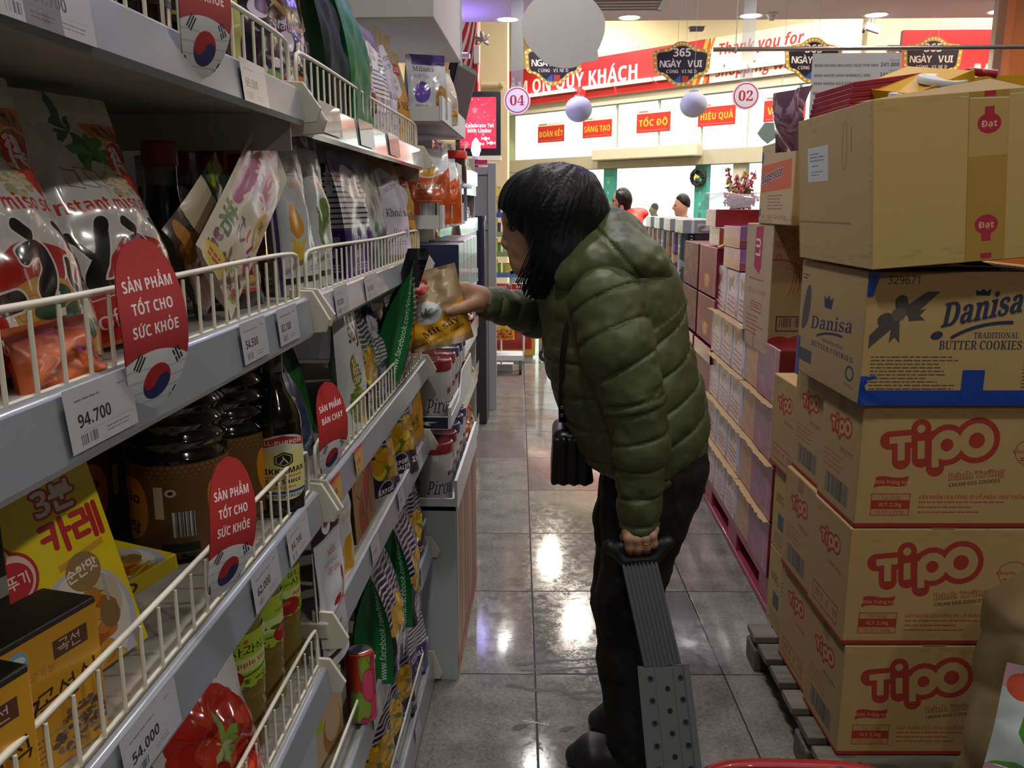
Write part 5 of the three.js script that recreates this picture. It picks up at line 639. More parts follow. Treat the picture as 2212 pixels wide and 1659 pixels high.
part('flap', BX(0.2, 0.003, 0.1, 0, 0.443, -0.06), flapMat, lu);
const superSide = kraftMap(17, (c, w, h) => { R(c, '#5a4c3c', 250, 40, 70, 40); R(c, '#b39a70', 254, 44, 62, 32); T(c, 'BOX', 285, 72, 28, { bold: 1, align: 'center', color: '#3a3026' }); E(c, '#3f4a8a', 12, 90, 20, 44); c.save(); c.translate(0, 130); c.rotate(-0.05); R(c, '#c2643a', 8, 18, 360, 190); T(c, 'Superstar', 14, 146, 96, { bold: 1, color: '#26284a', sk: -0.25, rot: -0.12, out: '#c9b8b0', ow: 9, sx: 0.56 }); c.restore(); lines(c, '#6a5844', 110, 360, 190, 110, 5, 10); T(c, 'Isi : 10 x 12 x 18 g', 190, 520, 36, { align: 'center', color: '#4a3c2c' }); E(c, '#4a5490', 14, 480, 14, 34); }, 400, 560, '#b8a17a');
place('cardboard_box', 'carton with an orange label on top of the tree-print carton', 'box', 0.2, 0.262, 0.40, LX - 0.012, 1.2925, -2.68, six2(tK, cardMat(superSide)), undefined, rad(0.4));
// ---------- gift boxes on plastic pallets
const filmMat = M('#efeaf2', 0.06, { transmission: 0.92, thickness: 0, clearcoat: 1, clearcoatRoughness: 0.05 });
const stripeFront = art(256, 256, (c, w, h) => { R(c, '#c9c8d2', 0, 0, w, h); R(c, '#b1aed0', 196, 0, 60, h); R(c, '#9a9cc0', 206, 10, 40, 60); E(c, '#8a6a6a', 70, 80, 30, 38); E(c, '#6a5550', 120, 64, 26, 26); E(c, '#9a7a5a', 150, 40, 20); E(c, '#4a4a5a', 40, 40, 10); E(c, '#4a4a5a', 160, 90, 9); for (let i = 0; i < 4; i++) poly(c, '#b23a4a', [[28, 136 + i * 26], [186, 148 + i * 26], [186, 158 + i * 26], [28, 146 + i * 26]]); R(c, '#6a6a80', 210, 210, 30, 36); lines(c, '#8a8a9a', 40, 240, 110, 12, 1, 6); });
const stripeM = gl(stripeFront, 0.25), whiteSide = M('#b9b7c2', 0.4), sheetCard = M('#b89a68', 0.85);
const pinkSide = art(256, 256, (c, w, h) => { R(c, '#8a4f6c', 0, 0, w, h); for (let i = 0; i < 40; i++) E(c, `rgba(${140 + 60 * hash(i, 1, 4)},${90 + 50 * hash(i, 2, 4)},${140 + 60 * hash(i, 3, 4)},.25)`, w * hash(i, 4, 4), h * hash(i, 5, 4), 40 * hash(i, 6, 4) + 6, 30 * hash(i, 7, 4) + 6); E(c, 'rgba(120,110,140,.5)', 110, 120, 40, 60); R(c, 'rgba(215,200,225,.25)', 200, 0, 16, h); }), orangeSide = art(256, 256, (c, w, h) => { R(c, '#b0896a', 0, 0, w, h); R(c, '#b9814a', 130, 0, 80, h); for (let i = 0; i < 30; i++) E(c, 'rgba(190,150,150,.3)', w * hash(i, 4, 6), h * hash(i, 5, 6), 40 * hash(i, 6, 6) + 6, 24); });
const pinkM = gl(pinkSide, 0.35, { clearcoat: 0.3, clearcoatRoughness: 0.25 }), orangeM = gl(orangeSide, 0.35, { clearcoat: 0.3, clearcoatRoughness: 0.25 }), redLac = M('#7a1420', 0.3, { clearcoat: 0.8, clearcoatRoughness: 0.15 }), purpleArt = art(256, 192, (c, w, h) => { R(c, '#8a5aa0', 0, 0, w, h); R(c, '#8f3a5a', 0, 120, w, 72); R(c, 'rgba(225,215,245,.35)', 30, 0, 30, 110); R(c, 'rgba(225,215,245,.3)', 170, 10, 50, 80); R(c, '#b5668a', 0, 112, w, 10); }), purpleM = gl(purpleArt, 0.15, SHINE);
const PX = 0.748, ROW = 0.194, PB = 0.132, colS = [-3.205, -3.428, -3.651];
const rowLab = ['lowest row', 'second row', 'third row', 'fourth row', 'fifth row'];
for (let r = 0; r < 5; r++) {
  colS.forEach((z, i) => place('gift_box', `white biscuit box with red stripes, ${rowLab[r]}, ${['closest to the orange boxes', 'middle column', 'column furthest from the cartons'][i]}`, 'box', 0.24, ROW - 0.005, 0.218, PX + (r === 4 ? 0.012 : 0), PB + r * ROW, z, six2(whiteSide, stripeM, stripeM, whiteSide), 'white striped biscuit boxes on the red pallet'));
  if (r < 4) { place('gift_box', `orange-pink wrapped gift box, ${rowLab[r]} next to the striped boxes`, 'box', 0.24, ROW - 0.006, 0.19, PX, PB + r * ROW, -3.008, six2(redLac, orangeM, orangeM, redLac), 'orange-pink gift boxes on the red pallet'); place('gift_box', `lilac pink gift box with a red end, ${rowLab[r]} by the brown cartons`, 'box', 0.24, ROW - 0.006, 0.285, PX - 0.004, PB + r * ROW, -2.716, six2(redLac, pinkM, redLac, redLac), 'lilac pink gift boxes on the red pallet'); }
  if (r) for (const [z, d] of [[-3.2, 0.69], [-2.73, 0.46]]) if (r < 4 || z < -3) single('card_sheet', (() => sheet(2, 24, (u, v) => [(u - 0.5) * 0.26 - 0.012 * (u < 0.4 ? hash(Math.floor(v * 24), r, 3) : 0), 0.004 * (u < 0.2 ? -hash(Math.floor(v * 9), r, 5) : 0), -v * d]))(), sheetCard, `brown card sheet between the gift boxes, above the ${rowLab[r - 1]}, ${z < -3 ? 'by the striped boxes' : 'by the lilac boxes'}`, 'card', [PX + 0.112, PB + r * ROW - 0.0025, z], [0, 0, 0], 'card sheets between the gift boxes');
}
place('gift_box', 'violet shrink-wrapped gift box, lower of the two on the striped boxes', 'box', 0.22, 0.085, 0.32, PX + 0.006, PB + 5 * ROW, -3.4, six2(purpleM, purpleM, purpleM, M('#8a62b0', 0.15, SHINE)), 'violet gift boxes'); place('gift_box', 'violet shrink-wrapped gift box, upper of the two on the striped boxes', 'box', 0.22, 0.085, 0.32, PX + 0.002, PB + 5 * ROW + 0.087, -3.4, six2(purpleM, purpleM, purpleM, M('#8a62b0', 0.15, SHINE)), 'violet gift boxes');
function plasticPallet(label, x, z0, z1, color) {
  const L = z0 - z1, t = thing('plastic_pallet', label, 'pallet', [x + 0.45, 0, (z0 + z1) / 2]), m = M(color, 0.4, { clearcoat: 0.3 });
  for (let i = 0; i < 7; i++) part('deck_slat', RB(0.11, 0.022, L, 0.004).translate(-0.39 + i * 0.13, 0.119, 0), m, t);
  part('edge_rail', RB(0.03, 0.03, L, 0.004).translate(-0.435, 0.113, 0), m, t);
  for (const s of [-1, 0, 1]) { part('foot', RB(0.09, 0.1, 0.16, 0.006).translate(-0.4, 0.055, s * (L / 2 - 0.08)), m, t); part('skid', RB(0.1, 0.02, L, 0.004).translate(-0.4 + (s + 1) * 0.4, 0.012, 0), m, t); }
  const hole = M('#3a0f18', 0.8); for (let i = 0; i < 14; i++) { const z = L / 2 - 0.2 - i * (L - 0.4) / 13; if (Math.abs(z) > 0.1) part('slot', BX(0.022, 0.0016, 0.01, -0.4, 0.0222, z), hole, t); }
  return t;
}
plasticPallet('rose red plastic pallet under the striped and lilac gift boxes', PX + 0.002, -2.69, -3.885, '#8f2f48'); plasticPallet('red plastic pallet under the dark red gift boxes', PX - 0.01, -3.96, -5.1, '#9a2438');
// dark red gift boxes of the next pallet
const ornate = art(256, 300, (c, w, h) => { R(c, '#7f1420', 0, 0, w, h); for (let i = 0; i < 160; i++) E(c, `rgba(${190 + 50 * hash(i, 1, 2)},${120 * hash(i, 2, 2)},${150 + 90 * hash(i, 3, 2)},.45)`, w * (hash(i, 4, 2) > 0.5 ? 0.15 * hash(i, 5, 2) : 0.85 + 0.15 * hash(i, 5, 2)), h * hash(i, 6, 2), 4, 6); E(c, '#b8482a', 128, 190, 56, 20); E(c, '#c98a2a', 128, 216, 34, 44); E(c, '#d9b04a', 128, 190, 14, 18); }), brownRed = art(256, 300, (c, w, h) => { R(c, '#5a2a2a', 0, 0, w, h); chunks(c, 128, 150, 120, 140, ['#6a3434', '#7a4a44', '#4a2224', '#8a3a36'], 40, 40, 6); });
const ornM = gl(ornate, 0.4, { clearcoat: 0.3, clearcoatRoughness: 0.3 }), brM = gl(brownRed, 0.45, { clearcoat: 0.2, clearcoatRoughness: 0.3 }), lidM = M('#7a1c3a', 0.15, SHINE);
const Y2 = [0.132, 0.352, 0.43, 0.65, 0.73, 0.95], kinds = [[0.215, 1], [0.075, 0], [0.215, 1], [0.075, 0], [0.215, 1], [0.225, 1]];
kinds.forEach(([h, tall], r) => { for (const [k, z, m] of [[0, -3.83, tall ? ornM : lidM], [1, -4.3, tall ? brM : lidM]]) place('gift_box', tall ? `${k ? 'brown-red' : 'bright red'} ornate gift box, ${['lowest', '', 'second lowest', '', 'third', 'topmost'][r]} of its column` : `flat plum red gift box, ${r < 2 ? 'lower' : 'upper'} flat layer, ${k ? 'further' : 'nearer the striped boxes'}`, 'box', 0.26, h - 0.004, 0.43, PX - (tall ? 0 : 0.01), Y2[r], z, six2(redLac, m, m, m), tall ? 'dark red ornate gift boxes' : 'flat plum red gift boxes'); });
const redPack = M('#9a1c20', 0.25, SHINE), orangePack = gl(art(256, 96, (c, w, h) => { R(c, '#a8421e', 0, 0, w, h); chunks(c, 140, 50, 100, 40, ['#b8542a', '#c96a2c', '#9a3818'], 14, 40, 2); }), 0.2, SHINE);
const frost = gl(art(128, 96, (c) => { R(c, '#8a86c8', 0, 0, 128, 96); for (let i = 0; i < 120; i++) E(c, `rgba(225,222,250,${0.3 + 0.5 * hash(i, 1, 1)})`, 128 * hash(i, 2, 1), 96 * hash(i, 3, 1), 5, 3, hash(i, 4, 1) * 3); }), 0.1, SHINE);
for (let i = 0; i < 2; i++) place('gift_box', `${['orange', 'red'][i]} flat gift box in crinkled film on the dark red stack`, 'box', 0.62, 0.078, 0.24, PX + 0.02 - i * 0.02, 1.178 + i * 0.082, -3.9, six2(i ? redPack : orangePack, frost, frost, i ? redPack : orangePack), 'film-wrapped flat gift boxes');
single('plastic_film', sheet(24, 14, (u, v) => [(u - 0.5) * 0.68 + 0.012 * noise(u * 9, v * 7, 1), 0.05 * Math.sin(PI * v) + 0.016 * noise(u * 8, v * 8, 3) + 0.012, (v - 0.5) * 0.32]), M('#f4f2f4', 0.08, { transmission: 0.8, thickness: 0, clearcoat: 1, side: THREE.DoubleSide }), 'crinkled clear film over the flat red gift boxes', 'film', [PX + 0.31, 1.339, -4.02]);
single('folded_card', sheet(4, 2, (u, v) => [u * 0.14 - 0.02, 0.02 * Math.sin(u * 9), v * 0.06]), M('#c9a41e', 0.4), 'yellow folded card between the red boxes', 'card', [PX + 0.02, 1.1785, -3.84]);
// tall rounded packs with pictures further on
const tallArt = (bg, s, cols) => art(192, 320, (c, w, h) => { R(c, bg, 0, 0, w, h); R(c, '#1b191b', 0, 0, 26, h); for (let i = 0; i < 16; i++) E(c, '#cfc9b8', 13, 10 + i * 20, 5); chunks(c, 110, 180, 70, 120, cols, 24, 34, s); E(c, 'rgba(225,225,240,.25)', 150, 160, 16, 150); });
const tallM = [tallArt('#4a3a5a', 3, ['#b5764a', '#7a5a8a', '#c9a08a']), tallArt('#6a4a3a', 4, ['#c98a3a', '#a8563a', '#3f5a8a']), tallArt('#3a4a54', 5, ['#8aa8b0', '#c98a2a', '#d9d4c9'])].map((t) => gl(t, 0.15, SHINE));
const tallGeo = (() => { const s = new THREE.Shape(); s.moveTo(0.1, -0.11); s.lineTo(0.1, 0.11); s.lineTo(-0.04, 0.11); s.quadraticCurveTo(-0.115, 0.06, -0.115, 0); s.quadraticCurveTo(-0.115, -0.06, -0.04, -0.11); s.closePath(); const g = new THREE.ExtrudeGeometry(s, { depth: 0.26, bevelEnabled: false, curveSegments: 8 }).rotateX(-PI / 2); const p = g.attributes.position, uv = g.attributes.uv; for (let i = 0; i < p.count; i++) uv.setXY(i, 0.5 - p.getZ(i) / 0.22, p.getY(i) / 0.272); return g; })();
for (let k = 0; k < 9; k++) for (let r = 0; r < 3; r++) { const t = thing('biscuit_tin', `tall rounded biscuit pack with dotted black edge, ${['lowest', 'middle', 'upper'][r]} row, place ${['first', 'second', 'third', 'fourth', 'fifth', 'sixth', 'seventh', 'eighth', 'ninth'][k]} from the red boxes`, 'tin', [PX + 0.11, 0.42 + r * 0.261, -4.93 - k * 0.245], 0, 'tall rounded biscuit packs behind the red boxes'); part('pack_body', tallGeo, tallM[(k + r) % 3], t); }
const base3 = thing('display_plinth', 'low dark plinth under the tall rounded biscuit packs', 'plinth', [PX + 0.12, 0, -5.9]); part('plinth_body', BX(0.24, 0.41, 2.2, 0, 0.205, 0), M('#3a2a24', 0.6), base3); part('top_board', BX(0.26, 0.008, 2.22, 0, 0.415, 0), sheetCard, base3);
const greyPack = gl(art(192, 96, (c, w, h) => { R(c, '#8f9490', 0, 0, w, h); chunks(c, 130, 48, 50, 36, ['#6a6e6a', '#b5b8b0', '#8a6a5a'], 16, 22, 4); R(c, '#c9ccd0', 40, 0, 14, h); }), 0.25);
for (let i = 0; i < 4; i++) place('gift_box', `grey picture box lying on the tall packs, ${['first', 'second', 'third', 'last'][i]} from the red boxes`, 'box', 0.22, 0.075, 0.3, PX, 1.204, -4.82 - i * 0.5, six2(greyPack, greyPack, greyPack, M('#b9bab2', 0.4)), 'grey picture boxes on the tall packs');
// ---------- wooden pallet under the cartons
{
  const t = thing('wooden_pallet', 'weathered wooden pallet under the brown cartons', 'pallet', [0.672, 0, -1.79], rad(1.2)), tones = ['#746e5f', '#6b6555', '#7d7768'].map((k, i) => AM(art(256, 64, (c) => { R(c, k, 0, 0, 256, 64); for (let j = 0; j < 70; j++) R(c, `rgba(40,34,24,${0.05 + 0.12 * hash(j, i, 1)})`, 0, 64 * hash(j, i, 2), 256, 1); for (let j = 0; j < 12; j++) E(c, 'rgba(50,45,35,.25)', 256 * hash(j, i, 3), 64 * hash(j, i, 4), 16, 6); }), 0.85, { bumpMap: stone, bumpScale: 0.0006 }));
  const slatG = RB(1.0, 0.02, 0.088, 0.003); for (let i = 0; i < 9; i++) part('slat', slatG, tones[i % 3], t, [0.46 + 0.006 * hash(i, 1, 1), 0.0985, 0.37 - i * 0.121], [0, 0.01 * (hash(i, 2, 2) - 0.5), 0]);
  for (const x of [0.0, 0.45, 0.9]) { part('stringer', RB(0.075, 0.018, 1.09, 0.003).translate(x + 0.01, 0.0785, -0.118), tones[1], t); for (const z of [0.36, -0.12, -0.60]) part('block', RB(0.085, 0.068, 0.1, 0.006).translate(x + 0.005, 0.035, z), tones[(x > 0.3) + 1], t); }
  // stretch marks: nail heads on the slats
  const nail = CY(0.004, 0.002, 8); for (let i = 0; i < 9; i++) for (const dx of [-0.43, -0.41]) part('nail', nail, M('#2a2824', 0.6), t, [0.46 + dx, 0.109, 0.37 - i * 0.121 + (dx > -0.42 ? 0.02 : -0.02)]);
}
// ---------- burlap sack and colourful bags in front of the cartons
const burlap = AM(art(256, 256, (c, w, h) => { R(c, '#7d6b49', 0, 0, w, h); for (let i = 0; i < 64; i++) { R(c, `rgba(50,38,20,${0.12 + 0.12 * hash(i, 1, 1)})`, 0, i * 4, w, 1.6); R(c, `rgba(170,145,100,${0.1 + 0.12 * hash(i, 2, 1)})`, i * 4, 0, 1.8, h); } }, true), 0.8, { sheen: 0.3, sheenColor: S('#a08a60') });
{
  const t = thing('burlap_sack', 'brown woven burlap sack slumped against the cartons', 'sack', [0.955, 0, -1.46]);
  part('sack_body', sheet(60, 70, (u, v) => { const a = u * 2 * PI, f = 0.135 * (1 + 0.1 * Math.sin(v * 5)) * Math.min(1, v * 8) * (v > 0.86 ? Math.sqrt(Math.max(0.001, (1 - v) / 0.14)) : 1), k = 1 + 0.16 * noise(Math.cos(a) * 2.6, v * 6, Math.sin(a) * 2.6) + 0.07 * Math.pow(Math.abs(Math.sin(v * 15 + 2.2 * Math.cos(a) + 2 * noise(v * 5, a, 2))), 0.6); return [Math.cos(a) * f * k + 0.03 * v, v * 0.705 - 0.05 * Math.max(0, Math.cos(a)) * v, -Math.sin(a) * f * 0.9 * k - 0.08 * v]; }, (u, v) => [u * 5, v * 5]), burlap, t);
}
const snackArt = art(256, 320, (c, w, h) => { R(c, '#c2cfcf', 0, 0, w, h); R(c, '#c59aa8', 0, 0, w, 60); leafy(c, '#4f8a34', 60, 90, 40, 8, 2); E(c, '#c2523a', 40, 50, 30); blob(c, '#5f9a3e', [[0, 240], [90, 210], [140, 320], [0, 320]]); T(c, 'Kẹo', 120, 180, 60, { bold: 1, color: '#a03a5a' }); });
for (let i = 0; i < 2; i++) { const o = pack('snack_bag', ['pastel snack bag with green corner in front of the sack, upper one', 'pastel snack bag with green corner in front of the sack, lower one'][i], 'food bag', pouch(0.16, 0.22, 0.06, { s: 70 + i, wr: 0.008 }), [gl(snackArt, 0.2, SHINE), foil('#b5c4c4', 0.2)], [0.765 + (1 - i) * 0.045, 0.235 + (1 - i) * 0.15, -1.235 - (1 - i) * 0.05], -0.3, -0.12, -0.12); }
{ const t = thing('storage_crate', 'low crate holding the pastel snack bags beside the sack', 'crate', [0.87, 0, -1.2], CT); part('crate_body', merge([BX(0.3, 0.225, 0.2, 0, 0.115, 0)]), M('#4a463c', 0.7), t); part('rim', BX(0.31, 0.012, 0.21, 0, 0.229, 0), M('#57524a', 0.7), t); }
// ---------- display beyond the two bays: white stand with trays, header box, wafer tins
const dispWhite = M('#d4d6d6', 0.45), dispGrey = M('#b5bcc2', 0.5), printSide = AM(art(256, 256, (c, w, h) => { R(c, '#b9a28c', 0, 0, w, h); for (let i = 0; i < 40; i++) R(c, `rgba(110,60,36,${0.1 + 0.3 * hash(i, 1, 1)})`, w * hash(i, 2, 1), 0, 5 + 12 * hash(i, 3, 1), h); R(c, '#a8543a', 0, 220, w, 20); }), 0.5);
{
  const t = thing('display_stand', 'white cardboard display stand holding wafer tins, with printed aisle side', 'display', [-0.50, 0, -2.6]);
  part('end_panel', BX(0.505, 0.53, 0.012, 0, 0.265, 0.332), dispGrey, t); part('aisle_panel', BX(0.006, 0.53, 0.66, 0.251, 0.265, 0), printSide, t); part('rear_panel', BX(0.505, 0.53, 0.012, 0, 0.265, -0.33), dispGrey, t);
  part('tray', merge([BX(0.505, 0.012, 0.66, 0, 0.512, 0), BX(0.505, 0.035, 0.008, 0, 0.535, 0.334), BX(0.008, 0.09, 0.67, 0.253, 0.56, 0)]), dispWhite, t);
  part('post', BX(0.02, 1.4, 0.02, -0.235, 1.2, 0.3), dispGrey, t); part('post', BX(0.02, 1.4, 0.02, -0.235, 1.2, -0.3), dispGrey, t); part('rear_board', BX(0.01, 1.45, 0.6, -0.245, 1.2, 0), dispGrey, t);
  const star = art(128, 64, (c) => { R(c, '#cfd2d2', 0, 0, 128, 64); R(c, '#1f2638', 84, 4, 44, 56); const p = []; for (let i = 0; i < 10; i++) p.push([106 + (i % 2 ? 7 : 16) * Math.sin(i * PI / 5), 32 - (i % 2 ? 7 : 16) * Math.cos(i * PI / 5)]); poly(c, '#d9dce0', p); });
  const tr = (y, x, end) => { const g = part('tray', merge([BX(0.49, 0.01, 0.62, x - 0.25, y, 0), BX(0.008, 0.06, 0.63, x, y + 0.028, 0)]), dispWhite, t); part('tray_front', BX(0.49, 0.036, 0.006, x - 0.25, y + 0.014, 0.312), end, t); return g; };
  tr(0.75, 0.236, [dispWhite, dispWhite, dispWhite, dispWhite, AM(star, 0.45), dispWhite]); tr(1.10, 0.228, dispWhite); tr(1.296, 0.222, dispWhite); tr(1.57, 0.226, dispWhite);
  part('tray_side', (() => { const s = new THREE.Shape(); s.moveTo(0, 0); s.lineTo(0.62, 0); s.lineTo(0.62, 0.1); s.lineTo(0.3, 0.1); s.quadraticCurveTo(0.24, 0.02, 0.16, 0.03); s.lineTo(0, 0.03); return new THREE.ExtrudeGeometry(s, { depth: 0.004, bevelEnabled: false }).rotateY(PI / 2).translate(0.238, 0.755, 0.31); })(), dispWhite, t);
  part('header_box', RB(0.52, 0.28, 0.68, 0.004).translate(-0.045, 1.95, 0.0), M('#d9d8d4', 0.5), t, [0.0, 0, 0]); part('header_edge', BX(0.006, 0.3, 0.012, 0.2165, 1.95, -0.342), dispGrey, t);
}
const lidRed = M('#8f2a32', 0.25, { clearcoat: 0.8 }), lidBlue = M('#2f3a62', 0.25, { clearcoat: 0.8 }), tinM = gl(pirouArt, 0.3, SHINE);
function wafer(label, x, y, z, lid, turn) { const t = thing('wafer_tin', label, 'tin', [x, y, z], turn, 'round wafer tins'), r = 0.048; part('tin_body', lathe([[0, 0], [r, 0.001], [r, 0.15]], 28), tinM, t); part('lid', lathe([[r + 0.001, 0.15], [r + 0.003, 0.152], [r + 0.003, 0.176], [r - 0.001, 0.181], [r - 0.004, 0.179], [0, 0.178]], 28), lid, t); return t; }
[[-0.313, 'red', 'at the front'], [-0.415, 'red', 'second'], [-0.52, 'blue', 'third']].forEach(([x, k, s], j) => [0.519, 0.756].forEach((y, r) => {
  for (let i = 0; i < (j ? 2 : 5); i++) wafer(`wafer tin with ${(j ? k : i < 2 ? 'red' : 'blue')} lid, ${r ? 'upper' : 'lower'} tray, ${s} from the aisle, ${['first', 'second', 'third', 'fourth', 'fifth'][i]} deep`, x + 0.0 * r, y, -2.345 - i * 0.104 - (j === 1 ? 0.04 : 0), j ? (k === 'red' ? lidRed : lidBlue) : i < 2 ? lidRed : lidBlue, 0.2 + rr(-0.2, 0.2) - 1.0);
}));
const pinkPrint = AM(art(128, 192, (c) => { R(c, '#a99aa6', 0, 0, 128, 192); R(c, '#b5646a', 0, 70, 128, 60); R(c, '#c9bccb', 0, 60, 128, 10); for (let i = 0; i < 30; i++) E(c, 'rgba(90,80,120,.35)', 128 * hash(i, 1, 1), 192 * hash(i, 2, 1), 12, 8); }), 0.3, SHINE);
cart('gift_carton', 'dark blue carton with firework print on the display stand', 0.30, 0.145, 0.14, [pinkPrint, AM(fireworkArt, 0.35), M('#8a8a94', 0.4), M('#8a8a94', 0.4), AM(fireworkArt, 0.35), AM(fireworkArt, 0.35)], [-0.385, 1.106, -2.38], 0);
for (let i = 1; i < 5; i++) cart('gift_carton', `pink and silver shiny carton behind the firework carton, ${['', 'first', 'second', 'third', 'last'][i]}`, 0.10, 0.15, 0.11, [pinkPrint, pinkPrint, M('#b9b3bc', 0.3), M('#b9b3bc', 0.3), pinkPrint, pinkPrint], [-0.285, 1.106, -2.395 - i * 0.115], 0, 0, 0, 'pink and silver cartons');
row('cracker_bag', 'orange bag of cheddar crackers with a barcode', P1(0.115, 0.2, 0.08, 81, { seal: 0.06, wr: 0.006 }), [gl(cheddarArt, 0.3), foil('#c9541c', 0.3), foil('#c9541c', 0.3)], -2.37, 1.303, -0.325, 0.25, 0);
row('cracker_bag', 'white and orange cracker bag behind the cheddar bag', P1(0.115, 0.18, 0.08, 82, { seal: 0.06, wr: 0.006 }), [gl(cheddarArt, 0.3), foil('#c9b9b0', 0.3), foil('#c9b9b0', 0.3)], -2.47, 1.303, -0.31, 0.6, 0);
cart('cereal_box', 'pale oat biscuit box with brown print beside the cracker bags', 0.07, 0.17, 0.14, [AM(art(128, 192, (c) => { R(c, '#c6c1bb', 0, 0, 128, 192); T(c, 'Oat', 64, 60, 40, { align: 'center', bold: 1, color: '#5a4a44' }); R(c, '#4f8a5a', 80, 70, 30, 16); chunks(c, 64, 150, 56, 30, ['#a8794a', '#8a5a34', '#c9a06a'], 16, 20, 3); }), 0.45), AM(art(64, 96, (c) => { R(c, '#c6c1bb', 0, 0, 64, 96); R(c, '#5a4a44', 24, 20, 12, 30); }), 0.45), dispWhite, dispWhite, dispGrey, dispGrey], [-0.292, 1.303, -2.575], 0);
row('cookie_bag', 'white and purple cookie bag on the upper tray', P1(0.105, 0.165, 0.07, 83, { seal: 0.14 }), [gl(milanoArt, 0.3), foil('#b9bac6', 0.3), foil('#6a4fa8', 0.3)], -2.375, 1.577, -0.325, 0.35, 0);
row('cookie_bag', 'beige bag of finger biscuits next to the purple cookie bag', P1(0.11, 0.155, 0.08, 84, { seal: 0.12 }), [gl(fingerArt, 0.35), AM(fingerArt, 0.4), foil('#c9bba9', 0.35)], -2.52, 1.577, -0.318, 0.8, 0);
// jars and red packs on the far end of the stand's middle tray
for (let i = 0; i < 2; i++) { const t = thing('snack_jar', ['clear jar of brown snacks with orange-red collar, in front', 'clear jar of brown snacks with orange-red collar, behind'][i], 'jar', [-0.36 + i * 0.06, 1.42, -2.70 - i * 0.085], 0, 'snack jars'); part('jar_body', lathe([[0, 0], [0.045, 0.001], [0.045, 0.075], [0.043, 0.08]], 24), M('#4a2a1c', 0.3, { clearcoat: 1 }), t); part('collar', lathe([[0.047, 0.078], [0.047, 0.1], [0.04, 0.102]], 24), M('#d8351c', 0.4), t); part('film_top', lathe([[0.04, 0.1], [0.046, 0.125], [0.03, 0.128]], 24), filmMat, t); }
{ const t = thing('jar_ledge', 'small white ledge under the snack jars', 'shelf', [-0.37, 1.413, -2.76]); part('ledge_board', BX(0.24, 0.008, 0.3), dispWhite, t); for (const x of [-0.1, 0.1]) part('ledge_leg', BX(0.01, 0.106, 0.01, x, -0.057, -0.13), dispGrey, t); }
// ---------- long shelf run behind the stand, up to the grey cabinet
const farRail = M('#c4c2bd', 0.25, { clearcoat: 0.7, clearcoatRoughness: 0.1 }), farLv = [0.12, 0.42, 0.68, 0.93, 1.2, 1.43];
{
  const t = thing('shelving_bay', 'far run of shelves with clear-fronted ledges full of nut bags', 'shelf', [-0.62, 0, -3.85]);
  part('back_panel', BX(0.03, 1.75, 1.7, -0.26, 0.875, 0), shelfWhite, t); for (const s of [-1, 1]) part('upright', BX(0.5, 1.6, 0.02, -0.02, 0.8, s * 0.85), shelfWhite, t);
  for (const y of farLv) { part('shelf', BX(0.48, 0.02, 1.69, -0.01, y - 0.01, 0), shelfDirty, t); part('price_rail', BX(0.006, 0.055, 1.68, 0.237, y + 0.002, 0), farRail, t, [0, 0, 0]); part('riser', BX(0.003, 0.07, 1.66, 0.247, y + 0.06, 0), acrylic, t); }
}
const nutArt = [['#a8845a', ['#c9a06a', '#8a5a34', '#d9c09a']], ['#8a8f4a', ['#b5b84a', '#8a9a3a', '#c9c06a']], ['#8f2430', ['#a83038', '#7a1c24', '#d9c9b0']], ['#b5602a', ['#c97a3a', '#a04a1c', '#d9a060']]].map(([b, k], i) => gl(art(160, 224, (c) => { R(c, b, 0, 0, 160, 224); chunks(c, 80, 130, 70, 84, k, 60, 17, i + 2); R(c, 'rgba(230,228,225,.5)', 0, 0, 160, 26); R(c, ['#c9382e', '#4a7a34', '#d9b03a', '#3a6aa8'][i], 40, 30, 80, 30); }), 0.14, SHINE));
const nutG = [pouch(0.13, 0.17, 0.07, { s: 91, wr: 0.009 }), pouch(0.12, 0.15, 0.06, { s: 92, wr: 0.01 }), pouch(0.12, 0.19, 0.06, { s: 93, wr: 0.008 })], nutBack = foil('#a8937a', 0.2);
farLv.forEach((y, r) => { for (let i = 0; i < 9; i++) pack('nut_bag', `clear bag of ${['peanuts', 'green beans', 'red dried fruit', 'orange snacks'][(r + i) % 4]}, ${['lowest', 'second', 'third', 'fourth', 'fifth', 'top'][r]} ledge of the far shelves, place ${['one', 'two', 'three', 'four', 'five', 'six', 'seven', 'eight', 'nine'][i]}`, 'food bag', nutG[(r * 2 + i) % 3], [nutArt[(r + i) % 4], nutBack], [-0.425, y, -3.1 - i * 0.185], FACE - 0.45, -0.12, 0, 'nut bags on the far shelves'); });
for (let i = 0; i < 3; i++) single('price_card', BX(0.002, 0.075, 0.09), M('#cdc6b4', 0.6), `cream card clipped to the far shelves, ${['lowest of three', 'middle of three', 'topmost of three'][i]}`, 'card', [-0.366, [0.99, 1.24, 1.47][i], -3.5 - 0.1 * i], [0, 0.3, 0.15], 'cream cards on the far shelves');
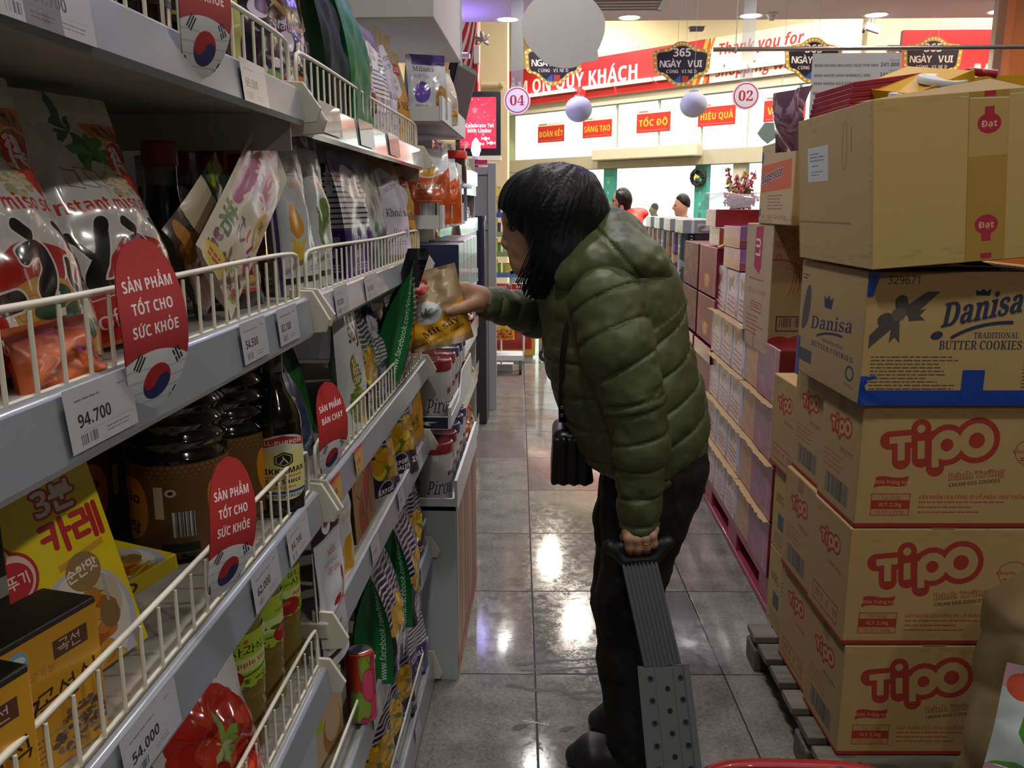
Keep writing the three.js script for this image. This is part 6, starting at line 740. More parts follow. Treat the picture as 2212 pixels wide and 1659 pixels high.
// grey steel cabinet at the end
{
  const t = thing('steel_cabinet', 'tall grey steel cabinet end at the far end of the shelves', 'cabinet', [-0.76, 0, -5.9]); const gm = M('#a7aba6', 0.5), gd = M('#9a9f9c', 0.5);
  part('end_panel', BX(0.8, 1.6, 0.03, 0, 0.8, 0.22), gd, t); part('carcass', BX(0.78, 1.58, 0.4, 0, 0.79, 0), gd, t); part('corner_post', BX(0.05, 1.62, 0.05, 0.405, 0.81, 0.235), gm, t); for (const y of [0.14, 0.52, 1.22, 1.57]) part('cross_rail', BX(0.76, 0.035, 0.012, 0, y, 0.24), gm, t); part('handle', BX(0.012, 0.05, 0.02, 0.34, 0.9, 0.25), M('#8a7a4a', 0.4), t);
}
single('gift_carton', RB(0.22, 0.03, 0.14, 0.003), M('#a83040', 0.4), 'small red box lying on the grey cabinet', 'box', [-0.5, 1.635, -5.8]);
{ const t = thing('candle_lamp', 'bright bluish flame-shaped bulb on the grey cabinet', 'lamp', [-0.465, 1.651, -5.75]); part('lamp_base', CY(0.02, 0.02, 14).translate(0, 0.01, 0), dispWhite, t); part('bulb', lathe([[0, 0.02], [0.02, 0.024], [0.032, 0.06], [0.022, 0.11], [0.004, 0.135], [0, 0.136]], 18), new THREE.MeshStandardMaterial({ color: '#fff', emissive: '#b9b8ff', emissiveIntensity: 9 }), t); const l = new THREE.PointLight('#b0a8ff', 0.35); l.position.set(-0.465, 1.72, -5.75); scene.add(l); }
single('paper_roll', merge([CY(0.06, 0.5, 20), CY(0.065, 0.03, 20).translate(0, 0.25, 0)]), M('#1d2238', 0.3, { clearcoat: 0.7 }), 'dark navy bag standing in front of the grey cabinet', 'bag', [-0.44, 1.03, -5.35]);
{ const t = thing('stool', 'dark box standing under the navy bag by the cabinet', 'box', [-0.47, 0, -5.35]); part('box_body', BX(0.2, 0.77, 0.2, 0, 0.39, 0), M('#2a2a30', 0.6), t); part('box_top', BX(0.21, 0.01, 0.21, 0, 0.775, 0), M('#3a3a40', 0.5), t); }
// ---------- people: bodies and clothes are smooth joined capsules, meshed on a grid
const J = (u, v, z) => P(u, v, 'z', z);
const cap = (a, b, ra, rb = ra, zs = 1) => (x, y, z) => { const bx = b.x - a.x, by = b.y - a.y, bz = (b.z - a.z) * zs, px = x - a.x, py = y - a.y, pz = (z - a.z) * zs, t = Math.max(0, Math.min(1, (px * bx + py * by + pz * bz) / (bx * bx + by * by + bz * bz + 1e-9))); return Math.hypot(px - bx * t, py - by * t, pz - bz * t) - (ra + (rb - ra) * t); };
const ell = (c, rx, ry, rz, rot = 0) => { const C = Math.cos(rot), Sn = Math.sin(rot), m = Math.min(rx, ry, rz); return (x, y, z) => { const dx = x - c.x, dy = y - c.y, X = dx * C + dy * Sn, Y = -dx * Sn + dy * C; return (Math.hypot(X / rx, Y / ry, (z - c.z) / rz) - 1) * m; }; };
const smin = (a, b, k) => { const h = Math.max(k - Math.abs(a - b), 0) / k; return Math.min(a, b) - h * h * k * 0.25; };
const join = (list, k) => (x, y, z) => { let d = 1e3; for (const f of list) d = smin(d, f(x, y, z), k); return d; };
function nets(f, lo, hi, h) {   // surface nets
  const n = [0, 1, 2].map((i) => Math.ceil((hi[i] - lo[i]) / h) + 1), [nx, ny, nz] = n, F = new Float32Array(nx * ny * nz), id = new Int32Array(nx * ny * nz).fill(-1), pos = [], idx = [];
  for (let k = 0; k < nz; k++) for (let j = 0; j < ny; j++) for (let i = 0; i < nx; i++) F[i + nx * (j + ny * k)] = f(lo[0] + i * h, lo[1] + j * h, lo[2] + k * h);
  const o = [1, nx, nx * ny], C = [0, 1, nx, nx + 1, nx * ny, nx * ny + 1, nx * ny + nx, nx * ny + nx + 1], ED = [[0, 1], [0, 2], [0, 4], [1, 3], [1, 5], [2, 3], [2, 6], [3, 7], [4, 5], [4, 6], [5, 7], [6, 7]];
  for (let k = 0; k < nz - 1; k++) for (let j = 0; j < ny - 1; j++) for (let i = 0; i < nx - 1; i++) {
    const q = i + nx * (j + ny * k); let s = 0; for (let c = 0; c < 8; c++) if (F[q + C[c]] < 0) s++; if (!s || s === 8) continue;
    let x = 0, y = 0, z = 0, m = 0; for (const [a, b] of ED) { const A = F[q + C[a]], B = F[q + C[b]]; if ((A < 0) === (B < 0)) continue; const t = A / (A - B); x += (a & 1) + ((b & 1) - (a & 1)) * t; y += ((a >> 1) & 1) + (((b >> 1) & 1) - ((a >> 1) & 1)) * t; z += (a >> 2) + ((b >> 2) - (a >> 2)) * t; m++; }
    id[q] = pos.length / 3; pos.push(lo[0] + (i + x / m) * h, lo[1] + (j + y / m) * h, lo[2] + (k + z / m) * h);
  }
  for (let k = 1; k < nz - 1; k++) for (let j = 1; j < ny - 1; j++) for (let i = 1; i < nx - 1; i++) {
    const q = i + nx * (j + ny * k); for (let d = 0; d < 3; d++) { const A = F[q], B = F[q + o[d]]; if ((A < 0) === (B < 0)) continue; const u = o[(d + 1) % 3], v = o[(d + 2) % 3], a = id[q], b = id[q - u], c = id[q - u - v], e = id[q - v]; if (a < 0 || b < 0 || c < 0 || e < 0) continue; if (A < 0) idx.push(a, b, c, a, c, e); else idx.push(a, c, b, a, e, c); }
  }
  const g = new THREE.BufferGeometry(); g.setAttribute('position', new THREE.Float32BufferAttribute(pos, 3)); g.setIndex(idx);
  const nor = new Float32Array(pos.length), e = h * 0.6; for (let i = 0; i < pos.length; i += 3) { const [x, y, z] = pos.slice(i, i + 3), a = f(x + e, y, z) - f(x - e, y, z), b = f(x, y + e, z) - f(x, y - e, z), c = f(x, y, z + e) - f(x, y, z - e), l = Math.hypot(a, b, c) || 1; nor[i] = a / l; nor[i + 1] = b / l; nor[i + 2] = c / l; }
  g.setAttribute('normal', new THREE.BufferAttribute(nor, 3)); const uv = new Float32Array(pos.length / 3 * 2); for (let i = 0; i < pos.length / 3; i++) { uv[i * 2] = (pos[i * 3] + pos[i * 3 + 2]) * 6; uv[i * 2 + 1] = pos[i * 3 + 1] * 6; } g.setAttribute('uv', new THREE.BufferAttribute(uv, 2)); return g;
}
const box3 = (pts, m) => { const b = new THREE.Box3().setFromPoints(pts).expandByScalar(m); return [b.min.toArray(), b.max.toArray()]; };
const chain = (pts, r) => pts.slice(1).map((p, i) => cap(pts[i], p, r[i], r[i + 1]));
const skin = M('#b58a70', 0.55, { sheen: 0.2 }), hairM = M('#08090c', 0.5, { specularIntensity: 0.45, sheen: 0.2, sheenColor: S('#1c2430'), sheenRoughness: 0.4 });
const weave = grey(128, (x, y) => 0.5 + 0.2 * noise(x / 2, y / 2, 3) + 0.2 * noise(x / 9, y / 9, 4));
const jacketM = M('#4a5230', 0.55, { sheen: 0.7, sheenColor: S('#66704a'), sheenRoughness: 0.45, bumpMap: weave, bumpScale: 0.0004 }), trouserM = M('#0b0b0d', 0.8), shoeM = M('#1b1b1d', 0.5);
{
  const ZC = -1.95, t3 = [J(1312, 640, ZC), J(1326, 740, ZC), J(1348, 810, ZC), J(1368, 870, ZC), J(1382, 933, ZC), J(1388, 990, ZC)], tr = [0.118, 0.124, 0.118, 0.118, 0.116, 0.108];
  const off = (p, dz) => V3(p.x, p.y, p.z + dz), nearS = J(1312, 655, -1.775), nearE = J(1366, 850, -1.735), nearM = J(1384, 960, -1.735), nearW = J(1379, 1118, -1.745), farS = J(1262, 650, -2.08), farE = J(1160, 678, -2.10), farW = J(1058, 656, -2.02);
  // jacket
  const torsoB = join([...chain(t3.map((p) => off(p, 0.05)), tr), ...chain(t3.map((p) => off(p, -0.05)), tr), cap(J(1258, 606, ZC), t3[0], 0.08, 0.12), cap(J(1296, 632, -1.86), J(1296, 632, -2.04), 0.07), cap(J(1374, 640, -1.88), J(1374, 640, -2.02), 0.066)], 0.09);
  const dir = t3[0].clone().sub(t3[5]).normalize(), hemN = V3(-0.27, -0.96, 0).normalize(), hem0 = J(1400, 1018, ZC);
  const quilt = (s, sp, d) => { const t = Math.abs(Math.sin(PI * s / sp)); return d * (Math.pow(t, 0.42) - 0.6) - 0.0035 * Math.exp(-((t / 0.16) ** 2)); }, tuck = (s, sp, q) => 0.0022 * Math.exp(-2.2 * Math.abs(Math.sin(PI * s / sp))) * noise(q * 70, s * 22, 3);
  const sleeveN = join([...chain([nearS, J(1334, 750, -1.745), nearE, nearM, nearW], [0.076, 0.07, 0.061, 0.052, 0.046])], 0.03), sleeveF = join(chain([farS, farE, farW], [0.075, 0.05, 0.038]), 0.04);
  const along = (pts) => { const L = [0]; for (let i = 1; i < pts.length; i++) L.push(L[i - 1] + pts[i].distanceTo(pts[i - 1])); return (x, y, z) => { let best = 1e9, s = 0; for (let i = 1; i < pts.length; i++) { const a = pts[i - 1], b = pts[i], bx = b.x - a.x, by = b.y - a.y, bz = b.z - a.z, l2 = bx * bx + by * by + bz * bz, t = Math.max(i === 1 ? -0.6 : 0, Math.min(i === pts.length - 1 ? 1.4 : 1, ((x - a.x) * bx + (y - a.y) * by + (z - a.z) * bz) / l2)), d = Math.hypot(x - a.x - bx * t, y - a.y - by * t, z - a.z - bz * t); if (d < best) { best = d; s = L[i - 1] + t * (L[i] - L[i - 1]); } } return s; }; };
  const sN = along([nearS, J(1334, 750, -1.745), nearE, nearM, nearW]), sF = along([farS, farE, farW]);
  const wr = (x, y, z, a) => a * (noise(x * 26, y * 30, z * 26) + 0.5 * noise(x * 60, y * 55, z * 60));
  const torso = (x, y, z) => { let d = torsoB(x, y, z); if (d > 0.06) return d; const s = (x - t3[5].x) * dir.x + (y - t3[5].y) * dir.y + 0.12 * Math.abs(z - ZC) - 0.25 * Math.max(0, x - t3[3].x); d -= s < 0.335 ? quilt(s, 0.076, 0.0062) + tuck(s, 0.076, x - y * 0.3 + z) : 0; d -= wr(x, y, z, 0.003); const hd = (x - hem0.x) * hemN.x + (y - hem0.y) * hemN.y; d = -smin(-d, -hd, 0.02); return d; };
  const armN = (x, y, z) => { let d = sleeveN(x, y, z); if (d > 0.05) return d; const s = sN(x, y, z), zz = s + 0.10 * (x - nearE.x) * (s < 0.2 ? 2.2 : 0.6); d -= quilt(zz + 0.02, s < 0.22 ? 0.075 : 0.062, 0.0056) + tuck(zz + 0.02, s < 0.22 ? 0.075 : 0.062, x + z) + wr(x, y, z, 0.0032); if (s > 0.485) d = Math.max(d, (s - 0.503) * 0.8); return d; };
  const armF = (x, y, z) => { let d = sleeveF(x, y, z); if (d > 0.05) return d; const s = sF(x, y, z); d -= quilt(s, 0.05, 0.006) + wr(x, y, z, 0.003); return d; };
  const hoodC = J(1352, 548, ZC), hood = join([ell(hoodC, 0.088, 0.05, 0.14, -0.55), ...chain([J(1230, 600, -1.815), J(1290, 574, -1.80), J(1350, 568, -1.80), J(1400, 584, -1.85), J(1408, 590, -1.95)], [0.02, 0.026, 0.032, 0.032, 0.032]), cap(J(1322, 500, -1.95), J(1328, 496, -1.95), 0.036), cap(J(1322, 502, -1.93), J(1236, 592, -1.81), 0.036, 0.026), cap(J(1322, 502, -1.97), J(1238, 592, -2.065), 0.034, 0.026), cap(J(1345, 540, -1.95), J(1402, 588, -1.95), 0.055, 0.028, 0.5)], 0.05);
  const hoodF = (x, y, z) => hood(x, y, z) - wr(x, y, z, 0.0045) + 0.0035 * Math.exp(-(((x - hoodC.x + 0.02 + 0.9 * (y - hoodC.y)) / 0.006) ** 2));
  const jk = (x, y, z) => { const a = torso(x, y, z), b = armN(x, y, z), c = armF(x, y, z); let d = Math.min(smin(a, c, 0.02), b); const crease = smin(a, b, 0.012); d = smin(d, crease, 0.004); return d; };
  const jg = nets(jk, ...box3([nearS, nearW, farW, farS, ...t3, J(1500, 930, ZC), J(1200, 760, ZC), V3(0.02, 0.8, -2.12), V3(0.3, 0.8, -1.69), J(1330, 570, ZC)], 0.07), 0.0058), hg = nets(hoodF, ...box3([hoodC, J(1420, 600, ZC), J(1225, 600, -1.78), J(1225, 600, -2.08), J(1330, 480, ZC)], 0.06), 0.0055);
  // body: one continuous surface, the parts that show are the face, neck and hands
  const hip = J(1392, 1010, ZC), legN = [J(1418, 1030, -1.87), J(1350, 1310, -1.865), J(1360, 1592, -1.875)], legF = [J(1392, 1030, -2.03), J(1334, 1295, -2.02), J(1342, 1560, -2.03)];
  const Hc = J(1188, 458, ZC);
  const bodyF = join([...chain([J(1262, 600, ZC), ...t3].map((p) => off(p, 0)), [0.05, 0.09, 0.095, 0.09, 0.085, 0.085, 0.09]), ...chain([J(1262, 635, ZC), nearS, nearE, nearM, nearW, J(1379, 1140, -1.742)], [0.03, 0.035, 0.034, 0.03, 0.026, 0.027]), ...chain([J(1262, 635, ZC), farS, farE, farW, J(1030, 645, -1.99)], [0.03, 0.035, 0.032, 0.026, 0.027]), cap(J(1205, 520, ZC), J(1262, 610, ZC), 0.055, 0.06), cap(Hc, J(1160, 540, ZC), 0.07, 0.045), ...chain(legN, [0.075, 0.05, 0.035]), ...chain(legF, [0.075, 0.05, 0.035]), ...chain([hip, legN[0]], [0.09, 0.075]), ...chain([hip, legF[0]], [0.09, 0.075])], 0.03);
  const bodyG = nets(bodyF, [-0.36, 0.0, -2.2], [0.52, 1.5, -1.68], 0.0125);
  const face = join([cap(J(1205, 455, ZC), J(1170, 452, ZC), 0.082, 0.078), cap(J(1160, 452, ZC), J(1150, 520, ZC), 0.068, 0.054), cap(J(1152, 520, ZC), J(1134, 566, ZC), 0.052, 0.028), cap(J(1195, 545, -1.92), J(1136, 572, -1.945), 0.03, 0.018), cap(J(1195, 545, -1.98), J(1136, 572, -1.955), 0.03, 0.018)], 0.03);
  const nose = join([cap(J(1101, 492, ZC), J(1092, 523, ZC), 0.009, 0.0115), cap(J(1099, 529, -1.941), J(1099, 529, -1.959), 0.008)], 0.012), lips = join([cap(J(1106, 549, -1.937), J(1106, 549, -1.963), 0.0085), cap(J(1110, 561, -1.939), J(1110, 561, -1.961), 0.0085)], 0.004), sock = [-1.915, -1.985].map((z) => ell(J(1112, 490, z), 0.022, 0.013, 0.018)), brow = cap(J(1098, 474, -1.92), J(1098, 474, -1.98), 0.012);
  const faceF = (x, y, z) => { let d = smin(face(x, y, z), brow(x, y, z), 0.02); d = smin(d, nose(x, y, z), 0.014); d = smin(d, lips(x, y, z), 0.008); for (const s of sock) d = -smin(-d, s(x, y, z) + 0.004, 0.012); return smin(d, cap(J(1205, 520, ZC), J(1262, 610, ZC), 0.053, 0.058)(x, y, z), 0.03); };
  const faceG = nets(faceF, ...box3([J(1080, 400, ZC), J(1250, 600, ZC), V3(0, 1.3, -1.87), V3(0, 1.3, -2.03)], 0.03), 0.0042);
  // far hand closing on the pouch: fingers behind it, thumb in front
  const fz = -1.985, handR = join([cap(J(1056, 652, -2.015), J(1036, 646, -2.0), 0.025, 0.027, 0.9), cap(J(1036, 640, -1.995), J(1006, 628, -1.985), 0.025, 0.02), cap(J(1034, 655, -1.99), J(1010, 648, -1.985), 0.022, 0.02),
    ...chain([J(1006, 622, fz), J(976, 617, fz + 0.004), J(957, 630, fz + 0.004), J(948, 648, fz + 0.006)], [0.0115, 0.0098, 0.009, 0.0078]), ...chain([J(1003, 634, fz - 0.012), J(972, 632, fz - 0.012), J(950, 648, fz - 0.008), J(944, 664, fz)], [0.0115, 0.0098, 0.009, 0.0078]), ...chain([J(1003, 646, fz - 0.018), J(975, 648, fz - 0.02), J(956, 664, fz - 0.012), J(950, 678, fz - 0.004)], [0.011, 0.0095, 0.0088, 0.0075]), ...chain([J(1006, 657, fz - 0.02), J(984, 664, fz - 0.022), J(968, 678, fz - 0.016)], [0.0098, 0.0085, 0.007]),
    ...chain([J(1030, 655, -1.975), J(1008, 663, -1.945), J(983, 669, -1.915), J(966, 673, -1.905)], [0.019, 0.0135, 0.0108, 0.0085])], 0.009);
  const handRG = nets(handR, ...box3([J(1060, 640, -2.02), J(940, 680, -1.9), J(980, 610, -2.0), J(1000, 690, -2.02)], 0.03), 0.003);
  // near hand hanging round the basket's grip
  const gz = -1.717, handL = join([cap(J(1380, 1118, -1.74), J(1382, 1146, -1.732), 0.026, 0.029, 1.25), cap(J(1364, 1148, -1.727), J(1406, 1144, -1.727), 0.02, 0.018), ...[[1357, 1162, 0.0105], [1375, 1164, 0.0112], [1393, 1162, 0.0108], [1409, 1157, 0.0095]].flatMap(([u, v, r], i) => chain([J(u + (i - 1.5) * -2, 1146, -1.723), J(u, v, gz + 0.006), J(u + 3, v + 20 - i, gz + 0.002), J(u + 4, v + 29 - i * 2, gz - 0.022), J(u + 3, v + 18, gz - 0.036)], [0.0125, r, r * 0.95, r * 0.86, r * 0.75])), ...chain([J(1360, 1140, -1.74), J(1352, 1160, -1.753), J(1360, 1178, -1.761), J(1376, 1184, -1.763)], [0.016, 0.0125, 0.0105, 0.009])], 0.0042);
  const handLG = nets(handL, ...box3([J(1330, 1100, -1.735), J(1430, 1205, -1.735), V3(0.22, 0.56, -1.67), V3(0.22, 0.56, -1.80)], 0.012), 0.003);
  const body = part('person', merge([bodyG, faceG, handRG, handLG]), skin, scene); tag(body, 'woman with long black hair in an olive puffer jacket, bending to reach a pouch', 'person');
  part('jacket', jg, jacketM, body); part('jacket_hood', hg, jacketM, body);
  part('cuff', nets((x, y, z) => Math.max(cap(J(1063, 658, -2.03), J(1052, 654, -2.015), 0.04, 0.036)(x, y, z), -cap(J(1075, 658, -2.03), J(1030, 650, -2.0), 0.03, 0.03)(x, y, z)), ...box3([J(1063, 658, -2.03), J(1048, 654, -2.01)], 0.06), 0.005), jacketM, body);
  part('zip_pull', merge([rod(J(1222, 812, -1.83), J(1222, 836, -1.83), 0.003)]), M('#9a9a94', 0.3, { metalness: 0.8 }), body);
  // trousers and shoes
  const tW = (x, y, z) => 0.004 * noise(x * 30, y * 22, z * 30) + 0.003 * noise(x * 60, y * 50, z * 60);
  const tN = join(chain([J(1424, 1010, -1.885), J(1392, 1120, -1.875), J(1358, 1300, -1.865), J(1352, 1420, -1.868), J(1362, 1608, -1.875)], [0.108, 0.094, 0.073, 0.062, 0.058]), 0.03), tF = join(chain([J(1400, 1010, -2.015), J(1370, 1120, -2.02), J(1342, 1300, -2.02), J(1346, 1420, -2.025), J(1352, 1570, -2.03)], [0.108, 0.092, 0.072, 0.06, 0.054]), 0.03), seat = join([cap(J(1400, 960, -1.9), J(1410, 1030, -1.9), 0.1, 0.1), cap(J(1400, 960, -2.0), J(1405, 1030, -2.0), 0.1, 0.1)], 0.05);
  const trous = (x, y, z) => Math.max(smin(smin(tN(x, y, z), tF(x, y, z), 0.012), seat(x, y, z), 0.05) - tW(x, y, z), 0.045 - y);
  part('trousers', nets(trous, [0.05, 0.03, -2.16], [0.46, 0.92, -1.73], 0.0085), trouserM, body);
  for (const [x0, x1, z, n] of [[0.052, 0.27, -1.885, 0], [0.115, 0.3, -2.035, 1]]) part('shoe', nets((x, y, z0) => Math.max(smin(cap(V3(x1, 0.035, z), V3(x0 + 0.07, 0.034, z - 0.004), 0.036, 0.04, 0.85)(x, y, z0), smin(cap(V3(x0 + 0.07, 0.032, z - 0.004), V3(x0 + 0.03, 0.022, z - 0.006), 0.04, 0.026, 0.8)(x, y, z0), cap(V3(x1 - 0.02, 0.05, z), V3(x1 - 0.01, 0.1, z), 0.042, 0.042)(x, y, z0), 0.03), 0.02), 0.002 - y), [x0 - 0.03, -0.004, z - 0.07], [x1 + 0.05, 0.14, z + 0.07], 0.005), shoeM, body);
  // hair
  const hc = J(1194, 459, ZC), hairB = join([ell(hc, 0.112, 0.100, 0.098), cap(J(1165, 440, ZC), J(1150, 440, ZC), 0.078, 0.072), cap(J(1228, 442, ZC), J(1292, 505, ZC), 0.082, 0.045, 0.8), cap(J(1205, 470, -1.885), J(1216, 570, -1.868), 0.058, 0.05), cap(J(1205, 470, -2.015), J(1190, 580, -2.02), 0.055, 0.04), cap(J(1212, 560, -1.868), J(1172, 622, -1.86), 0.05, 0.02, 1.3), cap(J(1190, 500, -1.89), J(1172, 560, -1.872), 0.035, 0.03), cap(J(1192, 585, -1.868), J(1158, 625, -1.865), 0.035, 0.014, 1.2), cap(J(1230, 520, ZC), J(1262, 590, ZC), 0.075, 0.05)], 0.035);
  const cutC = J(1086, 546, ZC), fr = J(1072, 478, ZC);
  const hairF = (x, y, z) => { let d = hairB(x, y, z); if (d > 0.04) return d; const u = x - hc.x - 0.35 * (y - hc.y) - 1.6 * (y - hc.y) ** 2, ang = Math.atan2(z - ZC, u); d -= 0.0016 * noise(ang * 26, y * 6, 2) + 0.0011 * noise(ang * 70, y * 9, 5) + 0.0022 * noise(u * 55, z * 40, y * 3); const cut = Math.hypot(x - cutC.x, y - cutC.y) - 0.0625, cut2 = Math.hypot(x - fr.x, y - fr.y) - 0.028; return Math.max(d, -cut, -cut2); };
  const hairG = nets(hairF, ...box3([J(1070, 350, ZC), J(1335, 640, ZC), V3(0, 1.3, -1.8), V3(0, 1.3, -2.08)], 0.02), 0.0048);
  const locks = []; for (let i = 0; i < 90; i++) { const k = i / 90, u = 1118 + 100 * k + rr(-3, 3), z = -1.835 + rr(-0.03, 0.012) - 0.04 * Math.max(0, 0.25 - k), v = 560 + rr(-20, 20), e = 612 + 34 * Math.sin(PI * Math.min(1, k * 1.15)) + rr(-10, 8); locks.push(tube([J(u + 34, v - 40, z - 0.015), J(u + 22, v, z), J(u + 8 + rr(-3, 3), (v + e) / 2, z + 0.004), J(u - 4 + rr(-5, 5), e, z)], 0.0011, 7, 4)); }
  locks.push(...[0, 1, 2].map((i) => tube([J(1128, 560, -2.0), J(1116, 580 + i * 2, -2.0), J(1102 + i, 588 + i * 2, -2.0)], 0.0014, 6, 4)));
  part('hair', merge([hairG, ...locks]), hairM, body);
  for (const z of [-1.905, -1.995]) { part('eye', new THREE.SphereGeometry(0.0105, 14, 10), M('#6a5a52', 0.4), body, J(1114, 491, z < -1.95 ? -1.983 : -1.917).toArray()); part('iris', new THREE.SphereGeometry(0.0055, 12, 8), M('#120c0a', 0.2), body, J(1106.5, 492, z < -1.95 ? -1.981 : -1.915).toArray()); part('eyebrow', tube([J(1096, 473, z < -1.95 ? -1.972 : -1.928), J(1104, 468, z < -1.95 ? -1.99 : -1.91), J(1118, 472, z < -1.95 ? -2.004 : -1.896)], 0.0032, 10, 5), hairM, body); }
  part('ring', new THREE.TorusGeometry(0.0108, 0.0013, 8, 18), M('#c9a24a', 0.2, { metalness: 1 }), body, J(1395, 1172, gz + 0.005).toArray(), [PI / 2, 0, 0]);
  // shoulder bag
  const bag = thing('shoulder_bag', 'small black ribbed shoulder bag hanging at the woman\'s side', 'handbag', [0, 0, 0]), leather = M('#0c0c0e', 0.35, { clearcoat: 0.25, clearcoatRoughness: 0.4 }), bz = -1.925;
  const b0 = J(1232, 1028, bz), bt = J(1232, 925, bz);
  part('bag_body', nets((x, y, z) => { const dx = Math.abs(x - b0.x - 0.002) - (0.038 - 0.006 * (y - b0.y) / 0.1), dy = Math.abs(y - (b0.y + bt.y) / 2) - 0.047, dz = Math.abs(z - bz) - 0.07, q = Math.hypot(Math.max(dx, 0), Math.max(dy, 0), Math.max(dz, 0)) + Math.min(0, Math.max(dx, dy, dz)) - 0.01; return q - 0.0022 * Math.sin((x - b0.x) * 260); }, ...box3([b0, bt], 0.1), 0.004), leather, bag);
  part('bag_flap', nets((x, y, z) => smin(cap(V3(bt.x - 0.018, bt.y - 0.012, bz + 0.05), V3(bt.x - 0.018, bt.y - 0.012, bz - 0.05), 0.024)(x, y, z), cap(V3(bt.x + 0.016, bt.y - 0.008, bz + 0.05), V3(bt.x + 0.016, bt.y - 0.008, bz - 0.05), 0.022)(x, y, z), 0.02), ...box3([bt], 0.1), 0.004), leather, bag);
  const strapPts = [J(1246, 640, -1.80), J(1222, 720, -1.795), J(1214, 790, -1.80), J(1214, 850, -1.84), J(1215, 912, -1.895)];
  part('strap', (() => { const c = new THREE.CatmullRomCurve3(strapPts); return sheet(1, 40, (u, v) => { const p = c.getPoint(v), w = v < 0.72 ? 0.006 : 0.0085; return [p.x + (u * 2 - 1) * w, p.y, p.z + 0.003]; }); })(), M('#0d0d0f', 0.45, { side: THREE.DoubleSide }), bag);
  for (const v of [880, 897]) part('stud', new THREE.SphereGeometry(0.0052, 14, 8).scale(1, 1, 0.5), M('#8a8784', 0.25, { metalness: 0.9 }), bag, J(1214.5, v, v > 890 ? -1.868 : -1.855).toArray());
}
// the pouch she pulls out, and the green one tipping out beside it
{
  const g = pouch(0.15, 0.175, 0.085, { s: 57, seal: 0.05, wr: 0.01, nu: 22, nv: 26, pinch: 0.02 });
  pack('jackfruit_pouch', 'kraft and mustard jackfruit pouch held in the woman\'s hand', 'food bag', g, [AM(mitArt, 0.42, { clearcoat: 0.3, clearcoatRoughness: 0.3 }), kraftF], J(956, 745, -1.945).toArray(), 0.16, -0.05, 0.24);
  const o = scene.children.find((q) => q.userData.label === 'green gusset pouch with web address tipping out over the shelf edge');
  o.position.copy(J(836, 800, -1.905)); o.rotation.set(0.27, FACE + 0.12, 0.02, 'YXZ');
  single('bag_top', sheet(8, 8, (u, v) => [(u - 0.5) * 0.05 + 0.028 * v, v * 0.085, 0.006 * Math.sin(u * 5 + v * 3)]), M('#17141f', 0.16, { clearcoat: 1, side: THREE.DoubleSide }), 'black glossy folded bag top sticking up over the green gusset pouch', 'food bag', J(880, 622, -1.86).toArray(), [0, 0.2, 0]);
}
